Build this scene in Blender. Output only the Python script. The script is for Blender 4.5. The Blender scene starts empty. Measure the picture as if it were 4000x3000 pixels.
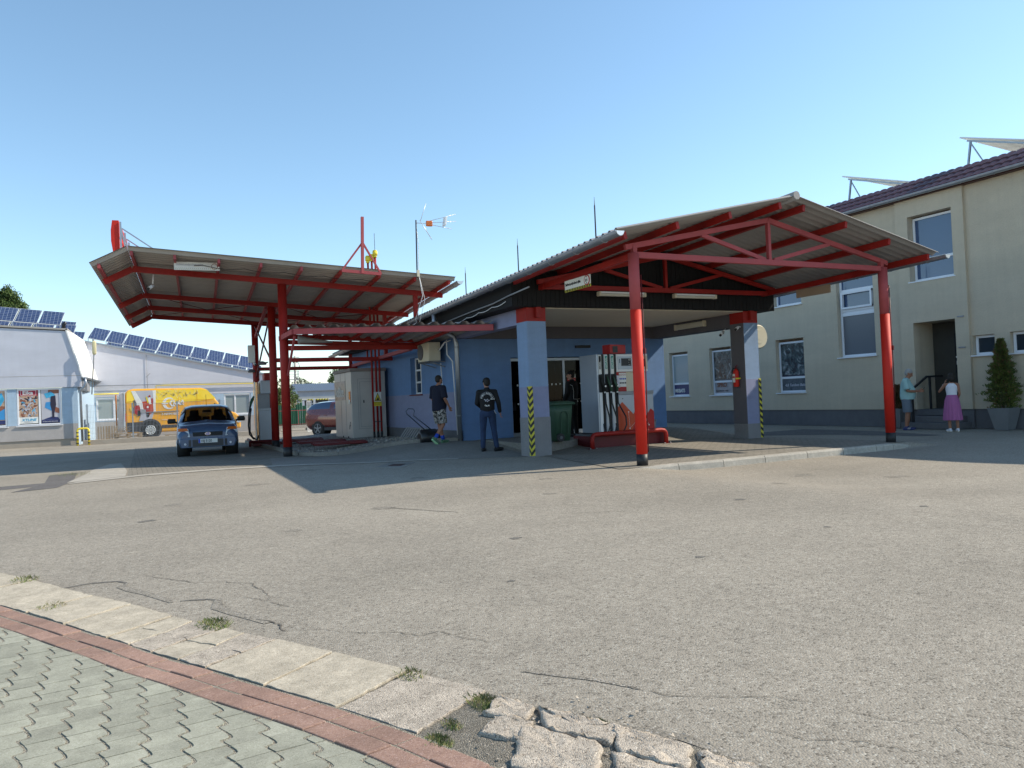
import bpy, math, random
from math import sin, cos, pi, radians, sqrt
from mathutils import Vector, Matrix
random.seed(7)
scn = bpy.context.scene
COL = scn.collection
# ------------------------------------------------------------------ camera
CAM_F, PITCH, ROLL, YAW = 0.75, radians(1.0), radians(2.4), radians(26.768)
cam = bpy.data.cameras.new('camera'); camo = bpy.data.objects.new('camera', cam); COL.objects.link(camo)
cam.sensor_width = 36; cam.lens = 27.0; cam.clip_start = 0.05; cam.clip_end = 2000
fw = Vector((sin(YAW)*cos(PITCH), cos(YAW)*cos(PITCH), sin(PITCH)))
rt = Vector((cos(YAW), -sin(YAW), 0)); up = rt.cross(fw)
r2 = rt*cos(ROLL)-up*sin(ROLL); u2 = up*cos(ROLL)+rt*sin(ROLL)
m = Matrix(((r2.x, u2.x, -fw.x), (r2.y, u2.y, -fw.y), (r2.z, u2.z, -fw.z)))
camo.matrix_world = Matrix.Translation((0, 0, 1.35)) @ m.to_4x4()
scn.camera = camo
# ------------------------------------------------------------------ light
SUN = Vector((1.19, -0.35, 1.0)).normalized()      # towards the sun
elev = math.asin(SUN.z); azim = math.atan2(SUN.x, SUN.y)
w = bpy.data.worlds.new('World'); scn.world = w; w.use_nodes = True
nt = w.node_tree; bg = nt.nodes['Background']
sky = nt.nodes.new('ShaderNodeTexSky'); sky.sky_type = 'NISHITA'; sky.sun_disc = False
sky.sun_elevation = elev; sky.sun_rotation = azim; sky.air_density = 1.0; sky.dust_density = 0.25; sky.ozone_density = 2.6; sky.altitude = 250
hs = nt.nodes.new('ShaderNodeHueSaturation'); hs.inputs['Hue'].default_value = 0.488; hs.inputs['Saturation'].default_value = 0.98; hs.inputs['Value'].default_value = 1.02; nt.links.new(sky.outputs[0], hs.inputs['Color']); nt.links.new(hs.outputs[0], bg.inputs[0]); bg.inputs[1].default_value = 0.15
sl = bpy.data.lights.new('sun', 'SUN'); sl.energy = 4.0; sl.angle = radians(0.5); sl.color = (1, 0.90, 0.74)
so = bpy.data.objects.new('sun', sl); COL.objects.link(so); so.rotation_euler = SUN.to_track_quat('Z', 'Y').to_euler()
scn.view_settings.view_transform = 'Standard'; scn.view_settings.look = 'None'
scn.view_settings.exposure = 0.55; scn.view_settings.gamma = 1
# ------------------------------------------------------------------ materials
M = {}
def nodes(name):
    m = bpy.data.materials.new(name); m.use_nodes = True
    return m, m.node_tree, m.node_tree.nodes['Principled BSDF']
def mat(name, col, rough=0.7, metal=0.0, var=0.12, vs=3.0, bump=0.0, bs=60.0, spec=0.4, stretch=None, fine=0.0, coat=0.0):
    if name in M: return M[name]
    m, t, p = nodes(name); N = t.nodes.new; Lk = t.links.new
    p.inputs['Roughness'].default_value = rough; p.inputs['Metallic'].default_value = metal
    p.inputs['Specular IOR Level'].default_value = spec; p.inputs['Coat Weight'].default_value = coat
    tc = N('ShaderNodeTexCoord'); vec = tc.outputs['Object']
    if stretch:
        mp = N('ShaderNodeMapping'); mp.inputs['Scale'].default_value = stretch; Lk(vec, mp.inputs[0]); vec = mp.outputs[0]
    n1 = N('ShaderNodeTexNoise'); n1.inputs['Scale'].default_value = vs; n1.inputs['Detail'].default_value = 8; n1.inputs['Roughness'].default_value = 0.65; Lk(vec, n1.inputs['Vector'])
    r = N('ShaderNodeMapRange'); r.inputs[1].default_value = 0.25; r.inputs[2].default_value = 0.75; r.inputs[3].default_value = 1-var; r.inputs[4].default_value = 1+var; Lk(n1.outputs[0], r.inputs[0])
    v = N('ShaderNodeVectorMath'); v.operation = 'SCALE'; v.inputs[0].default_value = col[:3]; Lk(r.outputs[0], v.inputs['Scale']); out = v.outputs[0]
    if fine > 0:
        n3 = N('ShaderNodeTexNoise'); n3.inputs['Scale'].default_value = bs*1.5; n3.inputs['Detail'].default_value = 3; Lk(vec, n3.inputs['Vector'])
        r3 = N('ShaderNodeMapRange'); r3.inputs[1].default_value = 0.3; r3.inputs[2].default_value = 0.7; r3.inputs[3].default_value = 1-fine; r3.inputs[4].default_value = 1+fine; Lk(n3.outputs[0], r3.inputs[0])
        v3 = N('ShaderNodeVectorMath'); v3.operation = 'SCALE'; Lk(out, v3.inputs[0]); Lk(r3.outputs[0], v3.inputs['Scale']); out = v3.outputs[0]
    if name.startswith('stucco'):
        mq = N('ShaderNodeMapping'); mq.inputs['Scale'].default_value = (2.5, 2.5, 0.22); Lk(tc.outputs['Object'], mq.inputs[0])
        n5 = N('ShaderNodeTexNoise'); n5.inputs['Scale'].default_value = 2.2; n5.inputs['Detail'].default_value = 7; n5.inputs['Roughness'].default_value = 0.7; Lk(mq.outputs[0], n5.inputs['Vector'])
        r5 = N('ShaderNodeMapRange'); r5.inputs[1].default_value = 0.3; r5.inputs[2].default_value = 0.7; r5.inputs[3].default_value = 0.955 if 'grey' not in name else 0.975; r5.inputs[4].default_value = 1.035 if 'grey' not in name else 1.02; Lk(n5.outputs[0], r5.inputs[0])
        v5 = N('ShaderNodeVectorMath'); v5.operation = 'SCALE'; Lk(out, v5.inputs[0]); Lk(r5.outputs[0], v5.inputs['Scale']); out = v5.outputs[0]
    Lk(out, p.inputs['Base Color'])
    if var > 0:
        rr = N('ShaderNodeMapRange'); rr.inputs[3].default_value = max(rough-0.12, 0.03); rr.inputs[4].default_value = min(rough+0.12, 1); Lk(n1.outputs[0], rr.inputs[0]); Lk(rr.outputs[0], p.inputs['Roughness'])
    if bump > 0:
        n2 = N('ShaderNodeTexNoise'); n2.inputs['Scale'].default_value = bs; n2.inputs['Detail'].default_value = 5; Lk(vec, n2.inputs['Vector'])
        b = N('ShaderNodeBump'); b.inputs['Strength'].default_value = bump; b.inputs['Distance'].default_value = 0.02; Lk(n2.outputs[0], b.inputs['Height']); Lk(b.outputs[0], p.inputs['Normal'])
    M[name] = m; return m
def emis(name, col, s):
    m, t, p = nodes(name); p.inputs['Base Color'].default_value = (*col, 1); p.inputs['Emission Color'].default_value = (*col, 1); p.inputs['Emission Strength'].default_value = s; M[name] = m; return m
def speckle(name, base, dark, light, scale=90, big=0.12, rough=0.9, bump=0.6, dist=0.006, patch=0.5, thr=0.42, island=0):
    """aggregate surface: stones of light and dark in a matrix, with slow tonal patches"""
    m, t, p = nodes(name); N = t.nodes.new; Lk = t.links.new
    p.inputs['Roughness'].default_value = rough; p.inputs['Specular IOR Level'].default_value = 0.25
    tc = N('ShaderNodeTexCoord'); vec = tc.outputs['Object']
    vo = N('ShaderNodeTexVoronoi'); vo.inputs['Scale'].default_value = scale; Lk(vec, vo.inputs['Vector'])
    bw = N('ShaderNodeSeparateColor'); Lk(vo.outputs['Color'], bw.inputs[0])
    cr = N('ShaderNodeValToRGB'); e = cr.color_ramp.elements
    e[0].position = 0.0; e[0].color = (*dark, 1); e[1].position = 1.0; e[1].color = (*light, 1)
    a = cr.color_ramp.elements.new(0.22); a.color = (*base, 1); a = cr.color_ramp.elements.new(0.8); a.color = (*[c*1.06 for c in base], 1)
    Lk(bw.outputs[0], cr.inputs[0])
    n1 = N('ShaderNodeTexNoise'); n1.inputs['Scale'].default_value = patch; n1.inputs['Detail'].default_value = 7; n1.inputs['Roughness'].default_value = 0.7; Lk(vec, n1.inputs['Vector'])
    r = N('ShaderNodeMapRange'); r.inputs[1].default_value = 0.25; r.inputs[2].default_value = 0.75; r.inputs[3].default_value = 1-big; r.inputs[4].default_value = 1+big; Lk(n1.outputs[0], r.inputs[0])
    n4 = N('ShaderNodeTexNoise'); n4.inputs['Scale'].default_value = 14; n4.inputs['Detail'].default_value = 6; Lk(vec, n4.inputs['Vector'])
    r4 = N('ShaderNodeMapRange'); r4.inputs[1].default_value = 0.3; r4.inputs[2].default_value = 0.7; r4.inputs[3].default_value = 0.9; r4.inputs[4].default_value = 1.1; Lk(n4.outputs[0], r4.inputs[0])
    mu = N('ShaderNodeMath'); mu.operation = 'MULTIPLY'; Lk(r.outputs[0], mu.inputs[0]); Lk(r4.outputs[0], mu.inputs[1])
    v = N('ShaderNodeVectorMath'); v.operation = 'SCALE'; Lk(cr.outputs[0], v.inputs[0]); Lk(mu.outputs[0], v.inputs['Scale']); Lk(v.outputs[0], p.inputs['Base Color'])
    b = N('ShaderNodeBump'); b.inputs['Strength'].default_value = bump; b.inputs['Distance'].default_value = dist; b.invert = True; Lk(vo.outputs['Distance'], b.inputs['Height']); Lk(b.outputs[0], p.inputs['Normal'])
    if island:
        gi = N('ShaderNodeNewGeometry'); ri = N('ShaderNodeMapRange'); ri.inputs[3].default_value = 1-island; ri.inputs[4].default_value = 1+island*.8; Lk(gi.outputs['Random Per Island'], ri.inputs[0])
        v2 = N('ShaderNodeVectorMath'); v2.operation = 'SCALE'; Lk(v.outputs[0], v2.inputs[0]); Lk(ri.outputs[0], v2.inputs['Scale']); Lk(v2.outputs[0], p.inputs['Base Color'])
    M[name] = m; return m
def paving(name, c1, c2, mort, bw, bh, rot=0.0, bump=0.5):
    m, t, p = nodes(name); N = t.nodes.new; Lk = t.links.new
    p.inputs['Roughness'].default_value = 0.88; p.inputs['Specular IOR Level'].default_value = 0.25
    tc = N('ShaderNodeTexCoord'); mp = N('ShaderNodeMapping'); mp.inputs['Rotation'].default_value = (0, 0, rot); Lk(tc.outputs['Object'], mp.inputs[0])
    # wobble the joints into interlocking shapes
    sp = N('ShaderNodeSeparateXYZ'); Lk(mp.outputs[0], sp.inputs[0])
    tri = N('ShaderNodeMath'); tri.operation = 'PINGPONG'; tri.inputs[1].default_value = bh; Lk(sp.outputs[0], tri.inputs[0])
    tr2 = N('ShaderNodeMath'); tr2.operation = 'MULTIPLY'; tr2.inputs[1].default_value = 0.35; Lk(tri.outputs[0], tr2.inputs[0])
    ad = N('ShaderNodeMath'); ad.operation = 'ADD'; Lk(sp.outputs[1], ad.inputs[0]); Lk(tr2.outputs[0], ad.inputs[1])
    cb = N('ShaderNodeCombineXYZ'); Lk(sp.outputs[0], cb.inputs[0]); Lk(ad.outputs[0], cb.inputs[1])
    br = N('ShaderNodeTexBrick'); br.inputs['Scale'].default_value = 1; br.inputs['Brick Width'].default_value = bw; br.inputs['Row Height'].default_value = bh
    br.inputs['Mortar Size'].default_value = 0.006; br.inputs['Mortar Smooth'].default_value = 0.2; br.inputs['Color1'].default_value = (*c1, 1); br.inputs['Color2'].default_value = (*c2, 1); br.inputs['Mortar'].default_value = (*mort, 1)
    Lk(cb.outputs[0], br.inputs['Vector'])
    n1 = N('ShaderNodeTexNoise'); n1.inputs['Scale'].default_value = 0.8; n1.inputs['Detail'].default_value = 9; n1.inputs['Roughness'].default_value = 0.75; Lk(tc.outputs['Object'], n1.inputs['Vector'])
    r = N('ShaderNodeMapRange'); r.inputs[1].default_value = 0.3; r.inputs[2].default_value = 0.7; r.inputs[3].default_value = 0.78; r.inputs[4].default_value = 1.18; Lk(n1.outputs[0], r.inputs[0])
    v = N('ShaderNodeVectorMath'); v.operation = 'SCALE'; Lk(br.outputs[0], v.inputs[0]); Lk(r.outputs[0], v.inputs['Scale']); Lk(v.outputs[0], p.inputs['Base Color'])
    b = N('ShaderNodeBump'); b.inputs['Strength'].default_value = bump; b.inputs['Distance'].default_value = 0.006; b.invert = True; Lk(br.outputs['Fac'], b.inputs['Height']); Lk(b.outputs[0], p.inputs['Normal'])
    M[name] = m; return m
def glass(name, tint=(0.03, 0.04, 0.05), see=0.0, rough=0.03, gl_=.8):
    m, t, p = nodes(name); N = t.nodes.new; Lk = t.links.new
    p.inputs['Base Color'].default_value = (*tint, 1); p.inputs['Roughness'].default_value = rough; p.inputs['Specular IOR Level'].default_value = 0.8
    if see > 0:
        tr = N('ShaderNodeBsdfTransparent'); tr.inputs[0].default_value = (see, see, see*1.02, 1)
        gl = N('ShaderNodeBsdfGlossy'); gl.inputs['Roughness'].default_value = rough; gl.inputs['Color'].default_value = (gl_, gl_, gl_, 1)
        lw = N('ShaderNodeFresnel'); lw.inputs[0].default_value = 1.45
        mx = N('ShaderNodeMixShader'); ge = N('ShaderNodeNewGeometry'); iv = N('ShaderNodeMath'); iv.operation = 'SUBTRACT'; iv.inputs[0].default_value = 1; Lk(ge.outputs['Backfacing'], iv.inputs[1])
        mm_ = N('ShaderNodeMath'); mm_.operation = 'MULTIPLY'; Lk(lw.outputs[0], mm_.inputs[0]); Lk(iv.outputs[0], mm_.inputs[1]); Lk(mm_.outputs[0], mx.inputs[0]); Lk(tr.outputs[0], mx.inputs[1]); Lk(gl.outputs[0], mx.inputs[2])
        Lk(mx.outputs[0], t.nodes['Material Output'].inputs[0])
    M[name] = m; return m
speckle('asphalt', (0.288, 0.256, 0.209), (0.12, 0.105, 0.085), (0.42, 0.39, 0.33), scale=105, big=0.2, patch=0.3)
speckle('asphalt_far', (0.288, 0.256, 0.209), (0.12, 0.105, 0.085), (0.42, 0.39, 0.33), scale=105, big=0.2, patch=0.3)
speckle('asphalt_patch', (0.13, 0.12, 0.115), (0.08, 0.075, 0.07), (0.25, 0.24, 0.22), scale=95, big=0.2, patch=1.2)
speckle('old_concrete', (0.43, 0.375, 0.29), (0.27, 0.235, 0.18), (0.54, 0.49, 0.40), scale=190, big=0.22, patch=3.5, bump=0.4, dist=0.004)
speckle('worn_concrete', (0.40, 0.345, 0.28), (0.16, 0.135, 0.11), (0.58, 0.51, 0.42), scale=165, big=0.3, patch=9, bump=0.6, dist=0.006)
speckle('apron_concrete', (0.24, 0.225, 0.20), (0.17, 0.16, 0.14), (0.33, 0.31, 0.28), scale=120, big=0.2, patch=0.7, bump=0.3)
speckle('kerb_concrete', (0.40, 0.37, 0.32), (0.30, 0.27, 0.23), (0.50, 0.47, 0.41), scale=160, big=0.2, patch=1.5, bump=0.4)
speckle('paver_stone', (0.315, 0.31, 0.245), (0.25, 0.245, 0.19), (0.40, 0.39, 0.32), scale=230, big=0.14, patch=5.0, bump=0.35, dist=0.004, island=0.13)
speckle('brick_red', (0.30, 0.19, 0.145), (0.22, 0.13, 0.105), (0.42, 0.29, 0.25), scale=230, big=0.2, patch=5, bump=0.35, dist=0.004, island=0.16)
speckle('sand', (0.38, 0.34, 0.265), (0.09, 0.08, 0.06), (0.52, 0.47, 0.38), scale=200, big=0.15, patch=4, bump=1.0, dist=0.01)
speckle('grit_bed', (0.20, 0.18, 0.145), (0.09, 0.08, 0.065), (0.40, 0.36, 0.30), scale=200, big=0.2, patch=4, bump=.8, dist=.008)
speckle('gravel_bed', (0.30, 0.28, 0.25), (0.08, 0.075, 0.07), (0.55, 0.53, 0.5), scale=28, big=0.1, patch=2, bump=1.0, dist=0.03)
paving('paving', (0.27, 0.245, 0.205), (0.235, 0.215, 0.18), (0.075, 0.065, 0.05), 0.21, 0.105, 0)
mat('crack', (0.10, 0.088, 0.072), 0.95); mat('oil', (0.10, 0.095, 0.085), 0.7, var=0.3, vs=12)
mat('stucco_blue', (0.155, 0.27, 0.50), 0.9, var=0.08, bump=0.7, bs=90, stretch=(1, 1, 2.2), fine=0.08)
mat('stucco_lightblue', (0.40, 0.53, 0.66), 0.9, var=0.08, bump=0.7, bs=90, stretch=(1, 1, 2.2), fine=0.08)
mat('stucco_pillar', (0.27, 0.38, 0.56), 0.9, var=0.08, bump=0.9, bs=70, stretch=(1, 1, 2.6), fine=0.12)
mat('stucco_lavender', (0.28, 0.30, 0.45), 0.9, var=0.08, bump=0.7, bs=90, stretch=(1, 1, 2.2), fine=0.1)
mat('stucco_palegrey', (0.56, 0.575, 0.64), 0.9, var=0.07, vs=0.8, bump=0.5, bs=60, stretch=(1, 1, 3), fine=0.06)
mat('stucco_stone', (0.42, 0.40, 0.39), 0.9, var=0.08, bump=0.5, bs=60, fine=0.08)
mat('stucco_beige', (0.60, 0.515, 0.39), 0.92, var=0.08, vs=0.9, bump=0.9, bs=55, stretch=(1, 0.6, 2.4), fine=0.12)
mat('stucco_pillarbase', (0.26, 0.255, 0.26), 0.95, var=0.1, bump=0.9, bs=110, fine=0.3)
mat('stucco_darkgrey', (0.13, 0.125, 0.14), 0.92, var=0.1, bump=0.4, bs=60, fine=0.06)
mat('recess_shade', (0.05, 0.048, 0.042), 0.8, var=.2)  # near-black colour paints the shade inside the office entrance
mat('plinth_grey', (0.14, 0.14, 0.15), 0.92, var=0.15, bump=0.5, bs=60, fine=0.1)
mat('plinth_tan', (0.36, 0.32, 0.27), 0.92, var=0.12, vs=1.5, bump=0.4, fine=0.1)
mat('ceiling_cream', (0.68, 0.62, 0.50), 0.9, var=0.05, bump=0.3, bs=40)
mat('black_wood', (0.012, 0.012, 0.013), 0.85, var=0.3, vs=8, stretch=(8, 8, 0.5))
mat('red_paint', (0.32, 0.018, 0.013), 0.5, var=0.32, vs=1.6, fine=0.10, spec=.3)
mat('red_faded', (0.40, 0.075, 0.08), 0.68, var=0.18, vs=2.5)
mat('red_bright', (0.58, 0.022, 0.011), 0.62, var=0.12, vs=3, fine=.05, spec=.35)
mat('rust_dark', (0.07, 0.04, 0.035), 0.8, var=.3)
mat('red_dark', (0.13, 0.011, 0.014), 0.5, var=0.2)
mat('black_paint', (0.02, 0.02, 0.022), 0.5, var=0.2)
mat('roof_sheet', (0.31, 0.30, 0.29), 0.85, var=0.12, vs=2.0, bump=0.2, fine=0.06)
mat('roof_metal', (0.42, 0.39, 0.35), 0.6, metal=0.25, var=0.14, vs=1.5, stretch=(1, 5, 1))
mat('zinc', (0.36, 0.39, 0.43), 0.42, metal=0.75, var=0.12, vs=4)
mat('zinc_dull', (0.30, 0.31, 0.33), 0.55, metal=0.5, var=0.15, vs=4)
mat('zinc_bright', (0.72, 0.75, 0.76), 0.35, metal=0.4, var=0.05)
mat('steel', (0.55, 0.56, 0.57), 0.22, metal=0.95, var=0.08, vs=3)
mat('copper_steel', (0.62, 0.40, 0.24), 0.2, metal=0.9, var=0.3, vs=5)
mat('white_plastic', (0.80, 0.80, 0.80), 0.4, var=0.03)
mat('window_white', (0.78, 0.80, 0.84), 0.4, var=0.04)
mat('cream_plastic', (0.66, 0.60, 0.45), 0.5, var=0.05)
mat('tube_cream', (0.62, 0.60, 0.50), 0.5, var=0.06)
mat('black_plastic', (0.02, 0.021, 0.024), 0.32, var=.2); mat('handle_blue', (0.10, 0.12, 0.17), 0.35, metal=.5)
mat('rubber', (0.018, 0.018, 0.02), 0.6, var=0.2)
mat('hose_black', (0.012, 0.014, 0.02), 0.35, var=0.1)
mat('dark_interior', (0.012, 0.014, 0.018), 0.8, var=0.4, vs=2)
mat('yellow_paint', (0.78, 0.62, 0.05), 0.5, var=0.1)
mat('hazard_yellow', (0.62, 0.55, 0.05), 0.55, var=0.1)
mat('hazard_black', (0.02, 0.02, 0.025), 0.5, var=0.1)
mat('tile_roof', (0.055, 0.007, 0.012), 0.45, var=0.2, vs=4)
mat('white_metal_roof', (0.85, 0.84, 0.80), 0.5, var=0.03)
mat('wood_pallet', (0.30, 0.23, 0.15), 0.9, var=0.3, vs=6, stretch=(1, 6, 6))
mat('orange_sheet', (0.55, 0.2, 0.05), 0.7)
mat('bark', (0.10, 0.075, 0.05), 0.95, var=0.3, vs=8, bump=0.6, bs=20)
mat('leaf_a', (0.085, 0.135, 0.03), 0.7, var=0.35, vs=1.5); mat('leaf_b', (0.13, 0.18, 0.05), 0.7, var=0.3, vs=1.5); mat('leaf_c', (0.045, 0.08, 0.022), 0.75, var=0.3, vs=1.5)
mat('leaf_grey', (0.16, 0.18, 0.12), 0.8, var=0.3, vs=2)
mat('thuja_a', (0.11, 0.14, 0.03), 0.75, var=0.4, vs=5); mat('thuja_b', (0.06, 0.09, 0.025), 0.75, var=0.4, vs=5); mat('thuja_brown', (0.17, 0.10, 0.05), 0.8, var=0.4, vs=5)
mat('grass_green', (0.13, 0.17, 0.05), 0.8, var=0.3); mat('grass_dry', (0.27, 0.24, 0.11), 0.8, var=0.3)
mat('pot_grey', (0.18, 0.19, 0.20), 0.6, var=0.1); mat('bin_green', (0.04, 0.09, 0.055), 0.5, var=0.1, vs=5)
mat('green_panel', (0.015, 0.10, 0.055), 0.5, var=0.2, vs=5, stretch=(6, 6, 0.4))
mat('cabinet_white', (0.60, 0.585, 0.55), 0.33, var=0.1, vs=1.2); mat('cabinet_top', (0.32, 0.27, 0.24), 0.7)
mat('skin', (0.42, 0.22, 0.15), 0.55, var=0.1, vs=20); mat('skin_tan', (0.34, 0.16, 0.10), 0.55, var=0.1, vs=20)
mat('hair_dark', (0.02, 0.015, 0.012), 0.7, var=0.3, vs=60); mat('hair_grey', (0.35, 0.34, 0.33), 0.8, var=0.3, vs=60)
mat('cloth_navy', (0.010, 0.012, 0.028), 0.9, var=0.2, vs=6, bump=0.5, bs=12); mat('cloth_black', (0.007, 0.007, 0.008), 0.75, var=0.2, vs=6, bump=0.5, bs=12)
mat('denim', (0.022, 0.040, 0.09), 0.9, var=0.35, vs=5, bump=0.6, bs=14); mat('cloth_mint', (0.36, 0.56, 0.55), 0.9, var=0.1, bump=0.6, bs=9)
mat('cloth_greyshorts', (0.15, 0.18, 0.22), 0.9, var=0.12, bump=0.6, bs=9); mat('cloth_white', (0.74, 0.74, 0.80), 0.9, var=0.05, bump=0.5, bs=12)
mat('cloth_pink', (0.40, 0.13, 0.30), 0.9, var=0.12, bump=0.6, bs=7, stretch=(3, 3, 0.5)); mat('sock_blue', (0.02, 0.07, 0.45), 0.85); mat('shoe_green', (0.10, 0.20, 0.12), 0.6, var=0.4, vs=20); mat('sole_green', (0.42, 0.75, 0.45), 0.6); mat('shoe_black', (0.012, 0.012, 0.014), 0.5)
mat('car_blue', (0.07, 0.12, 0.215), 0.3, metal=0.15, var=0.05, coat=0.8); mat('car_red', (0.16, 0.010, 0.010), 0.25, metal=0.3, var=0.05, coat=1.0)
mat('van_orange', (0.95, 0.44, 0.02), 0.35, var=0.05, coat=0.5); mat('van_yellow', (1.0, 0.70, 0.05), 0.35, var=0.05, coat=0.5); mat('trim_grey', (0.06, 0.06, 0.065), 0.6)
mat('headlight', (0.62, 0.67, 0.72), 0.2, metal=0.0, var=0.35, vs=30, coat=.6); mat('indicator', (0.65, 0.16, 0.03), 0.25); mat('tail_red', (0.5, 0.03, 0.02), 0.25)
mat('plate_blue', (0.03, 0.08, 0.5), 0.5); mat('ink_black', (0.015, 0.015, 0.015), 0.6); mat('chrome', (0.8, 0.8, 0.8), 0.1, metal=1, var=0)
mat('poster_red', (0.38, 0.02, 0.05), 0.4); mat('poster_dark', (0.03, 0.025, 0.05), 0.4); mat('poster_grey', (0.50, 0.50, 0.55), 0.4, var=0.1, vs=2); mat('poster_cyan', (0.06, 0.38, 0.62), 0.4, var=0.4, vs=5); mat('poster_brown', (0.26, 0.10, 0.06), 0.4, var=0.5, vs=5); mat('poster_tan', (0.50, 0.34, 0.24), 0.4, var=0.5, vs=6); mat('poster_navy', (0.03, 0.04, 0.14), 0.4); mat('poster_blue', (0.05, 0.28, 0.60), 0.4)
mat('sign_brown', (0.42, 0.33, 0.24), 0.7, var=0.06); mat('sign_white', (0.80, 0.80, 0.76), 0.5); mat('teal', (0.02, 0.30, 0.24), 0.5); mat('hut_grey', (0.36, 0.40, 0.47), 0.8); mat('rod', (0.06, 0.06, 0.065), 0.5, metal=0.3)
mat('pump_silver', (0.36, 0.40, 0.46), 0.35, metal=0.4, var=0.05); mat('orange_art', (0.55, 0.07, 0.02), 0.4, var=0.15, vs=2); mat('red_art', (0.42, 0.015, 0.015), 0.4, var=0.1); mat('collector', (0.80, 0.82, 0.84), 0.3, var=0.05); mat('van_print', (0.95, 0.76, 0.26), 0.4)
mat('lamp_yellowed', (0.70, 0.62, 0.36), 0.5)
glass('glass_dark'); glass('glass_blue', (0.05, 0.09, 0.18)); glass('glass_pale', (0.30, 0.36, 0.37), 0, 0.08); glass('glass_car', see=0.28, gl_=.5); glass('glass_shop', see=0.45, gl_=.2); glass('glass_frost', (0.10, 0.11, 0.13), 0, 0.35)
def solar_mat():
    m, t, p = nodes('solar_cells'); N = t.nodes.new; Lk = t.links.new
    tc = N('ShaderNodeTexCoord'); br = N('ShaderNodeTexBrick'); br.offset = 0; br.inputs['Scale'].default_value = 1
    br.inputs['Brick Width'].default_value = 0.158; br.inputs['Row Height'].default_value = 0.158; br.inputs['Mortar Size'].default_value = 0.006
    br.inputs['Color1'].default_value = (0.020, 0.036, 0.095, 1); br.inputs['Color2'].default_value = (0.028, 0.05, 0.125, 1); br.inputs['Mortar'].default_value = (0.24, 0.28, 0.36, 1)
    Lk(tc.outputs['Object'], br.inputs['Vector']); n = N('ShaderNodeTexNoise'); n.inputs['Scale'].default_value = 6; Lk(tc.outputs['Object'], n.inputs['Vector'])
    r = N('ShaderNodeMapRange'); r.inputs[3].default_value = 0.8; r.inputs[4].default_value = 1.25; Lk(n.outputs[0], r.inputs[0])
    v = N('ShaderNodeVectorMath'); v.operation = 'SCALE'; Lk(br.outputs[0], v.inputs[0]); Lk(r.outputs[0], v.inputs['Scale']); Lk(v.outputs[0], p.inputs['Base Color']); p.inputs['Roughness'].default_value = 0.25
    M['solar_cells'] = m
solar_mat()
def camo_mat():
    m, t, p = nodes('camouflage'); N = t.nodes.new; Lk = t.links.new
    tc = N('ShaderNodeTexCoord'); n = N('ShaderNodeTexNoise'); n.inputs['Scale'].default_value = 14; n.inputs['Distortion'].default_value = 1.2; Lk(tc.outputs['Object'], n.inputs['Vector'])
    cr = N('ShaderNodeValToRGB'); cr.color_ramp.interpolation = 'CONSTANT'; e = cr.color_ramp.elements; e[0].color = (0.03, 0.03, 0.03, 1); e[1].position = 0.6; e[1].color = (0.42, 0.40, 0.38, 1)
    a = e.new(0.42); a.color = (0.13, 0.12, 0.11, 1); a = e.new(0.5); a.color = (0.28, 0.26, 0.24, 1); Lk(n.outputs[0], cr.inputs[0]); Lk(cr.outputs[0], p.inputs['Base Color']); p.inputs['Roughness'].default_value = 0.9
    M['camouflage'] = m
camo_mat()
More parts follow.
